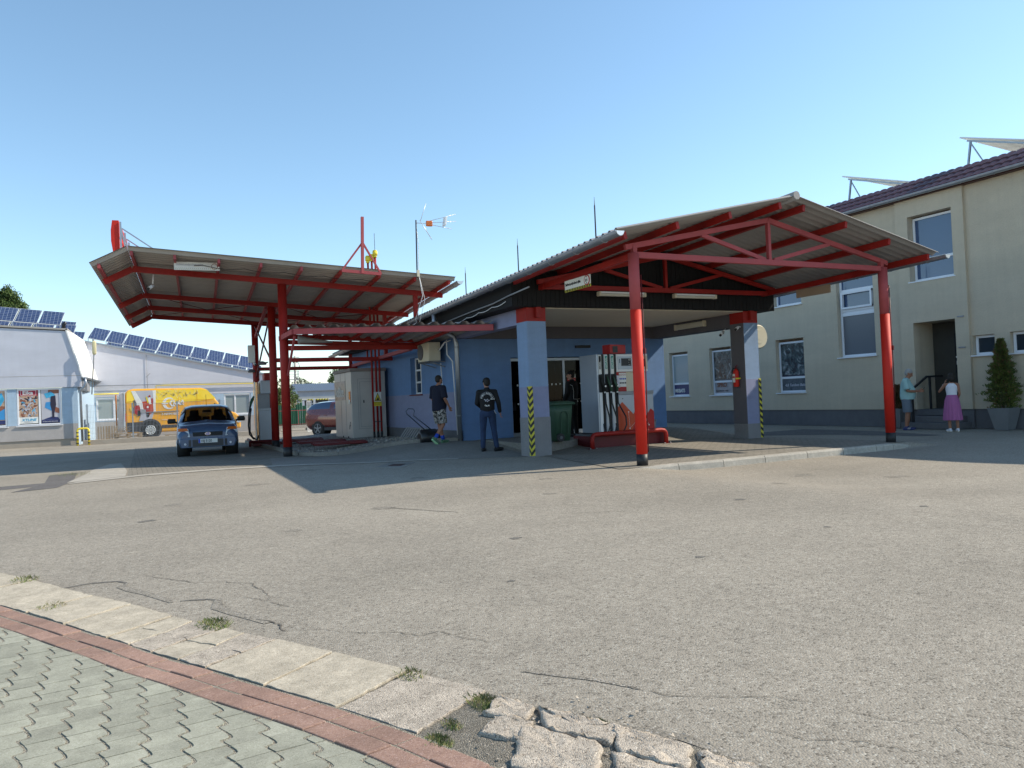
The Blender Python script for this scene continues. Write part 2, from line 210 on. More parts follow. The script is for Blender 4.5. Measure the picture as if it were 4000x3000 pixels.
# ------------------------------------------------------------------ mesh helpers
class MB:
    def __init__(s): s.v = []; s.f = []; s.mi = []; s.sm = []; s.cur = 0; s.smooth = False
    def face(s, idx): s.f.append(idx); s.mi.append(s.cur); s.sm.append(s.smooth)
    def add(s, pts):
        b = len(s.v); s.v.extend([tuple(p) for p in pts]); return list(range(b, b+len(pts)))
    def poly(s, pts): s.face(s.add(pts)); return s
    def box(s, x0, x1, y0, y1, z0, z1):
        i = s.add([(x, y, z) for z in (z0, z1) for y in (y0, y1) for x in (x0, x1)])
        for q in ((0, 2, 3, 1), (4, 5, 7, 6), (0, 1, 5, 4), (2, 6, 7, 3), (0, 4, 6, 2), (1, 3, 7, 5)): s.face([i[k] for k in q])
        return s
    def obox(s, c, ax, ay, az):     # centre and three half-axis vectors
        c, ax, ay, az = map(Vector, (c, ax, ay, az))
        i = s.add([c+ax*a+ay*b+az*d for d in (-1, 1) for b in (-1, 1) for a in (-1, 1)])
        for q in ((0, 2, 3, 1), (4, 5, 7, 6), (0, 1, 5, 4), (2, 6, 7, 3), (0, 4, 6, 2), (1, 3, 7, 5)): s.face([i[k] for k in q])
        return s
    def beam(s, p0, p1, w, h, upv=(0, 0, 1)):
        p0, p1, upv = Vector(p0), Vector(p1), Vector(upv); d = p1-p0; L = d.length; d = d/L
        sd = d.cross(upv); sd = sd.normalized() if sd.length > 1e-4 else Vector((1, 0, 0)); u = sd.cross(d)
        return s.obox((p0+p1)/2, d*L/2, sd*w/2, u*h/2)
    def tube(s, pts, r, n=10, cap=True):
        pts = [Vector(p) for p in pts]; rs = r if isinstance(r, (list, tuple)) else [r]*len(pts)
        rings = []; ref = None
        for k, p in enumerate(pts):
            d = (pts[min(k+1, len(pts)-1)]-pts[max(k-1, 0)]).normalized()
            if ref is None: ref = d.orthogonal().normalized()
            else:
                ref = ref-d*ref.dot(d); ref = ref.normalized() if ref.length > 1e-5 else d.orthogonal().normalized()
            b = d.cross(ref); rings.append(s.add([p+(ref*cos(a)+b*sin(a))*rs[k] for a in [2*pi*j/n for j in range(n)]]))
        old = s.smooth; s.smooth = True
        for a, b in zip(rings, rings[1:]):
            for j in range(n): s.face([a[j], a[(j+1) % n], b[(j+1) % n], b[j]])
        s.smooth = old
        if cap: s.face(rings[0][::-1]); s.face(rings[-1])
        return s
    def cyl(s, p0, p1, r, n=16, r1=None): return s.tube([p0, p1], [r, r if r1 is None else r1], n)
    def prism(s, pts, off):        # polygon extruded by off
        off = Vector(off); a = s.add(pts); b = s.add([Vector(p)+off for p in pts]); n = len(pts)
        s.face(a[::-1]); s.face(b)
        for j in range(n): s.face([a[j], a[(j+1) % n], b[(j+1) % n], b[j]])
        return s
    def loft(s, rings, cap=True):
        idx = [s.add(r) for r in rings]; n = len(rings[0]); old = s.smooth; s.smooth = True
        for a, b in zip(idx, idx[1:]):
            for j in range(n): s.face([a[j], a[(j+1) % n], b[(j+1) % n], b[j]])
        s.smooth = old
        if cap: s.face(idx[0][::-1]); s.face(idx[-1])
        return s
    def grid(s, P):
        nr, nc = len(P), len(P[0]); i = s.add([p for r in P for p in r])
        for a in range(nr-1):
            for b in range(nc-1): s.face([i[a*nc+b], i[a*nc+b+1], i[(a+1)*nc+b+1], i[(a+1)*nc+b]])
        return s
    def ball(s, c, r, nu=14, nv=9):
        r = r if isinstance(r, (list, tuple)) else (r, r, r); rings = []
        for k in range(1, nv):
            t = pi*k/nv; rings.append([(c[0]+r[0]*sin(t)*cos(a), c[1]+r[1]*sin(t)*sin(a), c[2]-r[2]*cos(t)) for a in [2*pi*j/nu for j in range(nu)]])
        return s.loft(rings)
    def xform(s, mtx, start=0):
        for k in range(start, len(s.v)): s.v[k] = tuple(mtx @ Vector(s.v[k]))
        return s
    def build(s, name, mats, parent=None, world=True, bevel=0.0, fixn=True):
        me = bpy.data.meshes.new(name)
        vs = s.v; loc = Vector((0, 0, 0))
        if parent is not None and world:
            inv = WM(parent).inverted(); vs = [tuple(inv @ Vector(p)) for p in vs]
        if parent is None:
            xs = [p[0] for p in vs]; ys = [p[1] for p in vs]; zs = [p[2] for p in vs]
            loc = Vector(((min(xs)+max(xs))/2, (min(ys)+max(ys))/2, min(zs))) if vs else loc
            vs = [(p[0]-loc.x, p[1]-loc.y, p[2]-loc.z) for p in vs]
        me.from_pydata(vs, [], s.f)
        mats = mats if isinstance(mats, (list, tuple)) else [mats]
        for q in mats: me.materials.append(M[q])
        me.polygons.foreach_set('material_index', s.mi); me.polygons.foreach_set('use_smooth', s.sm); me.update()
        if fixn:
            import bmesh
            bm = bmesh.new(); bm.from_mesh(me); bmesh.ops.recalc_face_normals(bm, faces=bm.faces); bm.to_mesh(me); bm.free()
        o = bpy.data.objects.new(name, me); COL.objects.link(o); o.location = loc
        if parent is not None: o.parent = parent
        if bevel > 0:
            b = o.modifiers.new('bevel', 'BEVEL'); b.width = bevel; b.segments = 2; b.limit_method = 'ANGLE'; b.harden_normals = False
        return o
def WM(o):
    m = Matrix.LocRotScale(o.location, o.rotation_euler, o.scale)
    return WM(o.parent) @ m if o.parent else m
def tag(o, label=None, cat=None, group=None, kind=None):
    if label: o['label'] = label
    if cat: o['category'] = cat
    if group: o['group'] = group
    if kind: o['kind'] = kind
    return o
def thing(name, label, cat, loc=(0, 0, 0), rz=0, group=None):
    o = bpy.data.objects.new(name, None); COL.objects.link(o); o.location = loc; o.rotation_euler = (0, 0, rz); o.empty_display_size = 0.2
    return tag(o, label, cat, group)
def struct(o): o['kind'] = 'structure'; return o
def text(s, size, mname, parent, mtx, name='lettering', world=True, ext=0.002, align='LEFT', sx=1.0, bold=0.0, shear=0.0, spc=1.0):
    cu = bpy.data.curves.new(name, 'FONT'); cu.body = s; cu.size = size; cu.extrude = ext; cu.align_x = align; cu.offset = bold; cu.shear = shear; cu.space_character = spc
    to = bpy.data.objects.new(name, cu); COL.objects.link(to); bpy.context.view_layer.update()
    me = bpy.data.meshes.new_from_object(to.evaluated_get(bpy.context.evaluated_depsgraph_get())); bpy.data.objects.remove(to)
    mt = mtx @ Matrix.Diagonal((sx, 1, 1, 1))
    if parent is not None and world: mt = WM(parent).inverted() @ mt
    me.transform(mt); me.materials.clear(); me.materials.append(M[mname])
    o = bpy.data.objects.new(name, me); COL.objects.link(o)
    if parent is not None: o.parent = parent
    return o
def frame(origin, xdir, ydir):     # text frame: x along writing, y up of letters
    x = Vector(xdir).normalized(); y = Vector(ydir).normalized(); z = x.cross(y); o = Vector(origin)
    return Matrix(((x.x, y.x, z.x, o.x), (x.y, y.y, z.y, o.y), (x.z, y.z, z.z, o.z), (0, 0, 0, 1)))
def remeshed(mb, name, mname, parent, voxel=0.009, smooth=3):
    me = bpy.data.meshes.new(name); me.from_pydata(mb.v, [], mb.f); o = bpy.data.objects.new(name, me); COL.objects.link(o)
    r = o.modifiers.new('r', 'REMESH'); r.mode = 'VOXEL'; r.voxel_size = voxel
    sm = o.modifiers.new('s', 'SMOOTH'); sm.iterations = smooth; sm.factor = 0.5
    bpy.context.view_layer.update(); me2 = bpy.data.meshes.new_from_object(o.evaluated_get(bpy.context.evaluated_depsgraph_get())); bpy.data.objects.remove(o)
    me2.name = name; me2.materials.clear(); me2.materials.append(M[mname]); me2.polygons.foreach_set('use_smooth', [True]*len(me2.polygons))
    q = bpy.data.objects.new(name, me2); COL.objects.link(q); q.parent = parent; return q
def sst(t): t = max(0.0, min(1.0, t)); return t*t*(3-2*t)
def gz(x, y):
    rise = 0.22*sst((y-15.6)/3.4)*sst((x-4.8)/2.4)*(1-sst((x-15.2)/1.2))*(1-0.45*sst((y-20)/5))*(1-sst((y-31)/4))
    A_ = sst((x-7.5)/1.9)*sst((y-3.5)/5.5)*(1-sst((y-11.2)/0.12))
    B_ = sst((x-15.3)/1.4)*sst((y-1)/4)*(1-sst((y-34)/4))
    dip = -0.12*max(A_, B_)
    return rise+dip
def wall_open(mb, axis, c, u0, u1, z0, z1, ops, depth, sgn):
    """wall plane with real openings and reveals going depth*sgn behind it"""
    P = (lambda u, z, d=0: (c+d, u, z)) if axis == 'x' else (lambda u, z, d=0: (u, c+d, z))
    us = sorted({u0, u1, *[k for o in ops for k in o[:2]]}); zs = sorted({z0, z1, *[k for o in ops for k in o[2:4]]})
    for a, b in zip(us, us[1:]):
        for e, f in zip(zs, zs[1:]):
            mu, mz = (a+b)/2, (e+f)/2
            if any(o[0] < mu < o[1] and o[2] < mz < o[3] for o in ops): continue
            mb.poly([P(a, e), P(b, e), P(b, f), P(a, f)])
    D = depth*sgn
    for a, b, e, f in [o[:4] for o in ops]:
        mb.poly([P(a, e), P(a, f), P(a, f, D), P(a, e, D)]); mb.poly([P(b, e), P(b, f), P(b, f, D), P(b, e, D)])
        mb.poly([P(a, f), P(b, f), P(b, f, D), P(a, f, D)]); mb.poly([P(a, e), P(b, e), P(b, e, D), P(a, e, D)])
def window(parent, axis, c, u0, u1, z0, z1, zs=(), us=(), pane='glass_dark', fr=0.06, sill=0, sgn=1, frame_mat='window_white', panes=None):
    """frame set in plane c; pane slightly behind (sgn = into the wall)"""
    def bx(mb, a, b, e, f, d0, d1):
        lo, hi = sorted((c+d0*sgn, c+d1*sgn))
        mb.box(lo, hi, a, b, e, f) if axis == 'x' else mb.box(a, b, lo, hi, e, f)
    mb = MB(); bx(mb, u0, u1, z0, z0+fr, 0, 0.06); bx(mb, u0, u1, z1-fr, z1, 0, 0.06); bx(mb, u0, u0+fr, z0+fr, z1-fr, 0, 0.06); bx(mb, u1-fr, u1, z0+fr, z1-fr, 0, 0.06)
    for z in zs: bx(mb, u0+fr, u1-fr, z-fr*0.6, z+fr*0.6, 0.002, 0.058)
    for u in us: bx(mb, u-fr*0.55, u+fr*0.55, z0+fr, z1-fr, 0.004, 0.056)
    wo = mb.build('window', frame_mat, parent, bevel=0.006)
    zz = [z0+fr]+list(zs)+[z1-fr]
    for k in range(len(zz)-1):
        p = MB(); bx(p, u0+fr, u1-fr, zz[k], zz[k+1], 0.03, 0.036); p.build('pane', (panes[k] if panes else pane), wo)
    if sill:
        p = MB(); lo, hi = sorted((c+0.0*sgn, c-sill*sgn))
        (p.box(lo, hi, u0-0.05, u1+0.05, z0-0.035, z0-0.004) if axis == 'x' else p.box(u0-0.05, u1+0.05, lo, hi, z0-0.035, z0-0.004)); p.build('sill', 'window_white', wo)
    return wo
def corrugated(mb, origin, along, across, La, Lw, pitch, amp, th=0.012, seg=8, trap=False):
    """sheet: waves repeat over Lw in direction `across`, ridges run in direction `along`"""
    o, a, c = Vector(origin), Vector(along).normalized(), Vector(across).normalized(); n = a.cross(c).normalized()
    if n.z < 0: n = -n
    N = int(Lw/pitch*seg)+1; top = []; bot = []
    for k in range(N):
        t = k*pitch/seg
        if t > Lw: break
        ph = (k % seg)/seg
        h = (amp if ph < 0.4 else (0 if 0.5 <= ph < 0.9 else amp/2)) if trap else amp/2*(1+sin(2*pi*ph))
        top.append(o+c*t+n*(h+th)); bot.append(o+c*t+n*h)
    mb.smooth = not trap
    mb.grid([[p, p+a*La] for p in top]); mb.grid([[p, p+a*La] for p in bot]); mb.smooth = False
    mb.grid([[p, q] for p, q in zip(top, bot)]); mb.grid([[p+a*La, q+a*La] for p, q in zip(top, bot)])
    return mb
def gutter(mb, p0, p1, r=0.075):
    p0, p1 = Vector(p0), Vector(p1); d = (p1-p0).normalized(); sd = d.cross(Vector((0, 0, 1))).normalized(); u = sd.cross(d)
    R = [[p+sd*r*cos(a)+u*r*sin(a) for p in (p0, p1)] for a in [pi+pi*k/10 for k in range(11)]]; R2 = [[p+sd*(r-.006)*cos(a)+u*(r-.006)*sin(a) for p in (p0, p1)] for a in [pi+pi*k/10 for k in range(11)]]
    mb.smooth = True; mb.grid(R); mb.grid(R2); mb.smooth = False
    for e in (0, 1): mb.poly([x[e] for x in R])
    mb.tube([p0+sd*r, p1+sd*r], 0.011, 6).tube([p0-sd*r, p1-sd*r], 0.011, 6)
    n = max(2, int((p1-p0).length/0.9))
    for k in range(n):
        p = p0+(p1-p0)*(k+0.5)/n; mb.tube([p+sd*(r+.006)*cos(a)+u*(r+.006)*sin(a) for a in [pi+pi*j/8 for j in range(9)]], 0.007, 5)
    return mb
# ------------------------------------------------------------------ ground
def axisvals(lo, hi, a, b, st):
    v = []; x = a
    while x <= b+1e-6: v.append(x); x += st
    for k in (1, 4, 12, 30, 80, 200, 400):
        v.append(b+k); v.insert(0, a-k)
    return [x for x in v if lo <= x <= hi]
XS = axisvals(-400, 420, -6, 22, 0.25); YS = axisvals(-200, 440, 0, 36, 0.25)
YS = sorted(YS+[11.2, 11.26, 11.32])
mb = MB(); mb.smooth = True; mb.grid([[(x, y, gz(x, y)) for x in XS] for y in YS]); g = mb.build('ground', 'asphalt', fixn=False); struct(g)
def densify(pts, st=0.3):
    out = []
    for a, b in zip(pts, pts[1:]):
        n = max(1, int(sqrt((a[0]-b[0])**2+(a[1]-b[1])**2)/st))
        out += [(a[0]+(b[0]-a[0])*k/n, a[1]+(b[1]-a[1])*k/n) for k in range(n)]
    return out+[pts[-1]]
def resample(pts, n):
    L = [0]
    for a, b in zip(pts, pts[1:]): L.append(L[-1]+sqrt((a[0]-b[0])**2+(a[1]-b[1])**2))
    out = []; k = 0
    for j in range(n):
        t = L[-1]*j/(n-1)
        while k < len(L)-2 and L[k+1] < t: k += 1
        f = (t-L[k])/(L[k+1]-L[k]+1e-9); out.append((pts[k][0]+(pts[k+1][0]-pts[k][0])*f, pts[k][1]+(pts[k+1][1]-pts[k][1])*f))
    return out
def sheet(A, B, n, m, dz):          # surface lofted between two ground curves, following gz
    a, b = resample(A, n), resample(B, n); mb = MB(); mb.smooth = True
    mb.grid([[(p[0]+(q[0]-p[0])*j/m, p[1]+(q[1]-p[1])*j/m, gz(p[0]+(q[0]-p[0])*j/m, p[1]+(q[1]-p[1])*j/m)+dz) for j in range(m+1)] for p, q in zip(a, b)])
    return mb
struct(sheet([(3.0, 18.4), (4.7, 17.2), (6.4, 16.2), (8.4, 15.2)], [(3.4, 21.2), (4.6, 20.3), (6.2, 20.2), (8.3, 19.3)], 40, 24, 0.005).build('concrete_apron', 'apron_concrete', fixn=False))
struct(sheet([(-1.1, 17.5), (0.3, 18.25), (1.83, 18.3), (3.3, 17.95), (4.7, 17.1), (6.6, 16.0)], [(-0.9, 17.95), (0.3, 18.65), (1.9, 18.7), (3.4, 18.35), (4.75, 17.35), (6.7, 16.12)], 40, 2, 0.009).build('concrete_edge', 'kerb_concrete', fixn=False))
struct(sheet([(-1.1, 17.9), (-0.85, 20), (-0.75, 21.5), (-0.4, 23.5)], [(-0.05, 18.5), (0.0, 20), (-0.05, 21.5), (-0.15, 23.5)], 40, 3, 0.008).build('concrete_strip', 'kerb_concrete', fixn=False))
struct(sheet([(0.0, 18.5), (1.9, 18.6), (3.4, 18.2), (4.6, 17.3)], [(0.3, 33), (1.6, 33), (2.8, 33), (4.1, 33)], 30, 60, 0.004).build('paving_left_island', 'paving', fixn=False))
struct(sheet([(7.75, 11.3), (8.7, 11.3), (10, 11.3), (12, 11.3), (14, 11.3), (15.55, 11.32)], [(8.45, 15.5), (9, 16.8), (10.5, 18.5), (12.5, 19.2), (14, 19.25), (15.1, 19.2)], 50, 40, 0.010).build('paving_canopy_island', 'paving', fixn=False))
# kerb stones of the canopy island, one metre each, top chamfered
kx = [(7.9, 11.28, 0.0), (9.0, 11.2, 1), (10.0, 11.13, 1), (11.05, 11.13, 1), (12.2, 11.14, 1), (13.2, 11.12, 1), (14.2, 11.11, 1), (14.75, 11.12, 1), (15.9, 11.3, 0)]
mb = MB()
for (x0, y0, h0), (x1, y1, h1) in zip(kx, kx[1:]):
    g0, g1 = gz(x0+.02, 10.9)-0.05, gz(x1-.02, 10.9)-0.05; t0 = 0.014 if h0 else -0.004; t1 = 0.014 if h1 else (gz(x1, 10.9)+.004 if x1 > 15 else -0.004); j = 0.008
    R = []
    for x, y, gb, tp in ((x0+j, y0, g0, t0), (x1-j, y1, g1, t1)): R.append([(x, y, gb), (x, y+.012, tp-.035), (x, y+.035, tp), (x, y+.16, tp), (x, y+.16, gb)])
    a = mb.add(R[0]); b = mb.add(R[1]); n = 5; mb.face(a[::-1]); mb.face(b)
    for q in range(n): mb.face([a[q], a[(q+1) % n], b[(q+1) % n], b[q]])
struct(mb.build('kerb', 'kerb_concrete'))
# gravel bed and its concrete edging
GB = [(4.2, 21.45), (4.5, 20.65), (5.2, 20.35), (6.2, 20.25), (7.1, 19.95), (8.1, 19.45)]
mb = MB()
for a, b in zip(resample(GB, 14), resample(GB, 14)[1:]):
    za, zb = gz(*a)+.10, gz(*b)+.10; d = Vector((b[0]-a[0], b[1]-a[1], 0)).normalized(); nrm = Vector((-d.y, d.x, 0))*0.07
    mb.prism([(a[0], a[1], gz(*a)-.05), (b[0]-d.x*.006, b[1]-d.y*.006, gz(*b)-.05), (b[0]-d.x*.006, b[1]-d.y*.006, zb), (a[0], a[1], za)], nrm)
mb.box(4.13, 4.2, 21.5, 31.5, -0.05, 0.12)
struct(mb.build('gravel_kerb', 'apron_concrete'))
mb = sheet([(4.22, 21.5), (4.55, 20.75), (5.2, 20.45), (6.2, 20.35), (7.1, 20.05), (8.1, 19.6)], [(4.22, 31.5), (5, 31.5), (5.8, 31.5), (6.6, 31.5), (7.4, 31.5), (8.12, 31.5)], 20, 30, 0.07)
struct(mb.build('gravel_bed', 'gravel_bed', fixn=False))
mb = MB(); rr = random.Random(3)
for k in range(2600):
    y = 20.2+abs(rr.gauss(0, 3.2)); x = rr.uniform(4.35, 8.05)
    if y > 30 or y < 20.3+0.12*max(0, 6-x) and x < 6 or (x > 6 and y < 20.55-(x-6)*0.42): continue
    r = rr.uniform(.012, .03); c = Vector((x, y, gz(x, y)+.075+r*.3)); i = mb.add([c+Vector((rr.uniform(-1, 1), rr.uniform(-1, 1), rr.uniform(-.5, .8)))*r for _ in range(4)])
    mb.cur = rr.choice((0, 0, 1, 2))
    for q in ((0, 1, 2), (0, 1, 3), (1, 2, 3), (0, 2, 3)): mb.face([i[z] for z in q])
tag(mb.build('gravel_stones', ['kerb_concrete', 'plinth_tan', 'cabinet_white']), 'loose grey and tan gravel stones covering the bed behind the kerb', 'gravel', kind='stuff')
# ---- foreground pavement: slabs, red brick band, interlocking pavers
OUT = [(-2.2, 10.2), (-1.35, 8.6), (-1.02, 8.03), (-0.78, 7.60), (-0.51, 7.02), (-0.26, 6.50), (0.00, 6.03), (0.23, 5.55), (0.42, 5.17), (0.59, 4.88), (0.78, 4.52), (0.96, 4.19), (1.22, 3.67), (1.43, 3.23), (1.56, 2.94), (1.67, 2.73), (1.82, 2.46), (1.95, 2.11), (2.1, 1.6), (2.2, 1.0)]  # unprojected offline from image pixels, like most coordinates in this scene
INN = [(-2.7, 9.9), (-1.75, 8.3), (-1.2, 7.25), (-0.84, 6.59), (-0.61, 6.14), (-0.40, 5.74), (-0.19, 5.31), (-0.02, 4.99), (0.14, 4.63), (0.31, 4.33), (0.54, 3.88), (0.79, 3.42), (1.00, 2.97), (1.14, 2.60), (1.3, 2.15), (1.45, 1.6), (1.55, 1.0)]
def offs(pts, d):
    out = []
    for k, p in enumerate(pts):
        a, b = pts[max(k-1, 0)], pts[min(k+1, len(pts)-1)]; t = Vector((b[0]-a[0], b[1]-a[1])).normalized(); out.append((p[0]-t.y*d*-1*-1, p[1]+t.x*d))
    return out
INN = resample(INN, 60)
B1 = offs(INN, -0.012); B2 = offs(INN, -0.118); B3 = offs(INN, -0.128); B4 = offs(INN, -0.235)
struct(sheet([(-4.5, 12), (-4.5, 0.5)], INN, 60, 40, 0.0192).build('sand_bed', 'sand', fixn=False)); struct(sheet(INN, resample(OUT, 60), 60, 10, 0.011).build('grit_bed', 'grit_bed', fixn=False))
BR = random.Random(11)
def row(A, B, L, name, mname, h=0.024, jit=0.003):
    mb = MB(); a, b = densify(A, 0.02), densify(B, 0.02); n = int(len(INN)); tot = sum(sqrt((p[0]-q[0])**2+(p[1]-q[1])**2) for p, q in zip(A, A[1:])); N = int(tot/L); ra, rb = resample(A, N*4+1), resample(B, N*4+1)
    for k in range(N):
        i0, i1 = k*4, k*4+4; g = 0.05; z = h+BR.uniform(-jit, jit); tl = BR.uniform(-.0015, .0015)
        P = []
        for r_, s in ((ra, 1), (rb, -1)):
            seq = [(r_[i0][0]*(1-g)+r_[i0+1][0]*g, r_[i0][1]*(1-g)+r_[i0+1][1]*g), r_[i0+1], r_[i0+2], r_[i0+3], (r_[i1][0]*(1-g)+r_[i1-1][0]*g, r_[i1][1]*(1-g)+r_[i1-1][1]*g)]
            P += seq if s == 1 else seq[::-1]
        mb.prism([(p[0], p[1], -0.01) for p in P], (0, 0, z+0.01+tl))
    return mb.build(name, mname, bevel=0.005)
struct(row(B1, B2, 0.2, 'brick_band', 'brick_red')); struct(row(B3, B4, 0.2, 'brick_band', 'brick_red'))
def clipd(poly, p, n):             # keep side where (q-p).n<=0
    out = []
    for k in range(len(poly)):
        a, b = poly[k], poly[(k+1) % len(poly)]; da = (a[0]-p[0])*n[0]+(a[1]-p[1])*n[1]; db = (b[0]-p[0])*n[0]+(b[1]-p[1])*n[1]
        if da <= 0: out.append(a)
        if (da < 0) != (db < 0): t = da/(da-db); out.append((a[0]+(b[0]-a[0])*t, a[1]+(b[1]-a[1])*t))
    return out
mb = MB(); mb2 = MB(); S = 0.155; B5 = offs(INN, -0.245); W = 0.148
ZB = ((0.0, 0.0), (0.28, -0.017), (0.40, -0.020), (0.46, 0.012), (0.54, 0.018), (0.72, 0.014))
for i in range(-30, 12):
    x0 = i*W+0.03
    for j in range(3, 60):
        y0 = j*S; g = 0.003; gx = 0.0062+BR.uniform(0, .003); tw = BR.uniform(-.002, .002)
        ed = [(zz, y0+(g if f == 0 else f*S)) for f, zz in ZB]+[(0.0, y0+S-g)]
        P = [(x0+gx+zz, y+tw) for zz, y in ed][::-1]+[(x0+W-gx+zz, y-tw+.012) for zz, y in ed]
        c = (x0+W/2, y0+S/2); k = min(range(len(B5)), key=lambda q: (B5[q][0]-c[0])**2+(B5[q][1]-c[1])**2)
        a, b = B5[max(k-1, 0)], B5[min(k+1, len(B5)-1)]; t = Vector((b[0]-a[0], b[1]-a[1])).normalized(); n = (-t.y, t.x)
        P = clipd(P, B5[k], n)
        if len(P) < 3 or abs(c[0]-B5[k][0]) > 3.2: continue
        z = 0.022+BR.uniform(-.002, .002); mb.prism([(p[0], p[1], -0.01) for p in P], (0, 0, z+.01))
struct(mb.build('paver_field', 'paver_stone', bevel=0.005))
# concrete slabs between band and asphalt
JO = [(-2.2, 10.2), (-1.6, 9.1), (-1.1, 8.15), (-0.72, 7.45), (-0.25, 6.49), (0.00, 6.03), (0.24, 5.52), (0.50, 5.02), (0.74, 4.6), (0.96, 4.18), (1.22, 3.67), (1.43, 3.22)]
JI = [(-2.68, 9.9), (-2.1, 8.9), (-1.62, 8.02), (-1.15, 7.15), (-0.64, 6.25), (-0.39, 5.74), (-0.14, 5.24), (0.09, 4.78), (0.33, 4.32), (0.56, 3.88), (0.80, 3.41), (1.01, 2.97)]
def rough_edge(P, amp, st, rnd):
    D = densify(P+[P[0]], st)[:-1]; return [(p[0]+rnd.uniform(-amp, amp), p[1]+rnd.uniform(-amp, amp)) for p in D]
SR = random.Random(5)
smb = {'old_concrete': MB(), 'worn_concrete': MB()}
for k in range(len(JO)-1):
    a, b, c, d = JO[k], JO[k+1], JI[k+1], JI[k]
    def lerp(p, q, t): return (p[0]+(q[0]-p[0])*t, p[1]+(q[1]-p[1])*t)
    e = 0.016; P = [lerp(a, b, .03), lerp(a, b, .97), lerp(c, b, .012), lerp(d, c, .97), lerp(d, c, .03)]; P = [lerp(a, b, .025), lerp(b, a, .025), lerp(c, d, .025), lerp(d, c, .025)]
    broken = k in (6, 7)
    if not broken:
        smb['old_concrete' if k != 10 else 'worn_concrete'].prism([(p[0], p[1], -.01) for p in rough_edge(P, 0.006, 0.04, SR)], (0, 0, .032+SR.uniform(-.002, .002)))
    else:
        m1 = lerp(lerp(a, b, .45), lerp(d, c, .55), .5); q1 = lerp(P[0], P[1], .4); q2 = lerp(P[1], P[2], .5); q3 = lerp(P[2], P[3], .5); q4 = lerp(P[3], P[0], .45)
        for T, mm in (([P[0], q1, m1, q4], 'old_concrete'), ([q1, P[1], q2, m1], 'worn_concrete'), ([m1, q2, P[2], q3], 'worn_concrete'), ([q4, m1, q3, P[3]], 'old_concrete')):
            cx = sum(p[0] for p in T)/4; cy = sum(p[1] for p in T)/4; T = [(cx+(p[0]-cx)*.975, cy+(p[1]-cy)*.975) for p in T]
            smb[mm].prism([(p[0], p[1], -.01) for p in rough_edge(T, 0.008, 0.05, SR)], (0, 0, .032+SR.uniform(-.005, .004)))
for nm, q in smb.items(): struct(q.build('pavement_slab', nm, bevel=0.0025))
# crumbled slabs towards the camera: low lumps
def lump(mb, poly, h, rnd, st=0.028):
    cx = sum(p[0] for p in poly)/len(poly); cy = sum(p[1] for p in poly)/len(poly); D = rough_edge(poly, 0.010, st, rnd); rings = []
    for f, z in ((1.01, 0.0), (1.0, h*.72), (.965, h), (.85, h*1.0), (.65, h*.9), (.42, h*.97), (.2, h*.9), (.03, h)):
        rings.append([(cx+(p[0]-cx)*f+rnd.uniform(-1, 1)*.004*f, cy+(p[1]-cy)*f+rnd.uniform(-1, 1)*.004*f, z+(rnd.uniform(-1, .6)*h*.3*f if z > 0 else -.004)) for p in D])
    mb.loft(rings); return mb
mb = MB(); LR = random.Random(9)
for poly, h in [([(p[0]+(p[0]-sum(q[0] for q in P_)/len(P_))*.12, p[1]+(p[1]-sum(q[1] for q in P_)/len(P_))*.12) for p in P_], h_*.9) for P_, h_ in (([(1.45, 3.12), (1.52, 2.93), (1.42, 2.84), (1.33, 3.0)], .035), ([(1.36, 2.93), (1.44, 2.82), (1.33, 2.70), (1.24, 2.84)], .032), ([(1.54, 2.90), (1.72, 2.55), (1.60, 2.50), (1.47, 2.72)], .036),
                ([(1.40, 2.78), (1.56, 2.50), (1.40, 2.28), (1.22, 2.52)], .034), ([(1.70, 2.58), (1.84, 2.30), (1.72, 2.20), (1.60, 2.42)], .036), ([(1.58, 2.40), (1.69, 2.18), (1.60, 1.95), (1.44, 2.18)], .03), ([(1.84, 2.24), (1.93, 2.05), (1.88, 1.8), (1.74, 2.05)], .034), ([(1.7, 2.1), (1.8, 1.85), (1.7, 1.5), (1.5, 1.8)], .03))]:
    lump(mb, poly, h, LR)
struct(mb.build('crumbled_slab', 'worn_concrete'))
# loose grit at the broken edge
mb = MB()
for k in range(1300):
    t = LR.random()
    if k < 500: i = LR.randrange(2, len(OUT)-2); p = (OUT[i][0]+(OUT[i+1][0]-OUT[i][0])*t+LR.gauss(0, .02), OUT[i][1]+(OUT[i+1][1]-OUT[i][1])*t+LR.gauss(0, .02))
    else: p = (LR.uniform(1.1, 1.75), LR.uniform(2.3, 3.2))
    r = LR.uniform(.002, .006) if k < 900 else LR.uniform(.005, .014); c = Vector((p[0]+(LR.uniform(-.1, .25) if k >= 900 else 0), p[1]-(LR.uniform(0, .5) if k >= 900 else 0), .008 if k < 900 else .012)); i = mb.add([c+Vector((LR.uniform(-1, 1), LR.uniform(-1, 1), LR.uniform(0, 1)))*r for _ in range(4)])
    for q in ((0, 1, 2), (0, 1, 3), (1, 2, 3), (0, 2, 3)): mb.face([i[z] for z in q])
tag(mb.build('loose_grit', 'worn_concrete'), 'fine loose grit scattered along the crumbling slab edge', 'grit', kind='stuff')
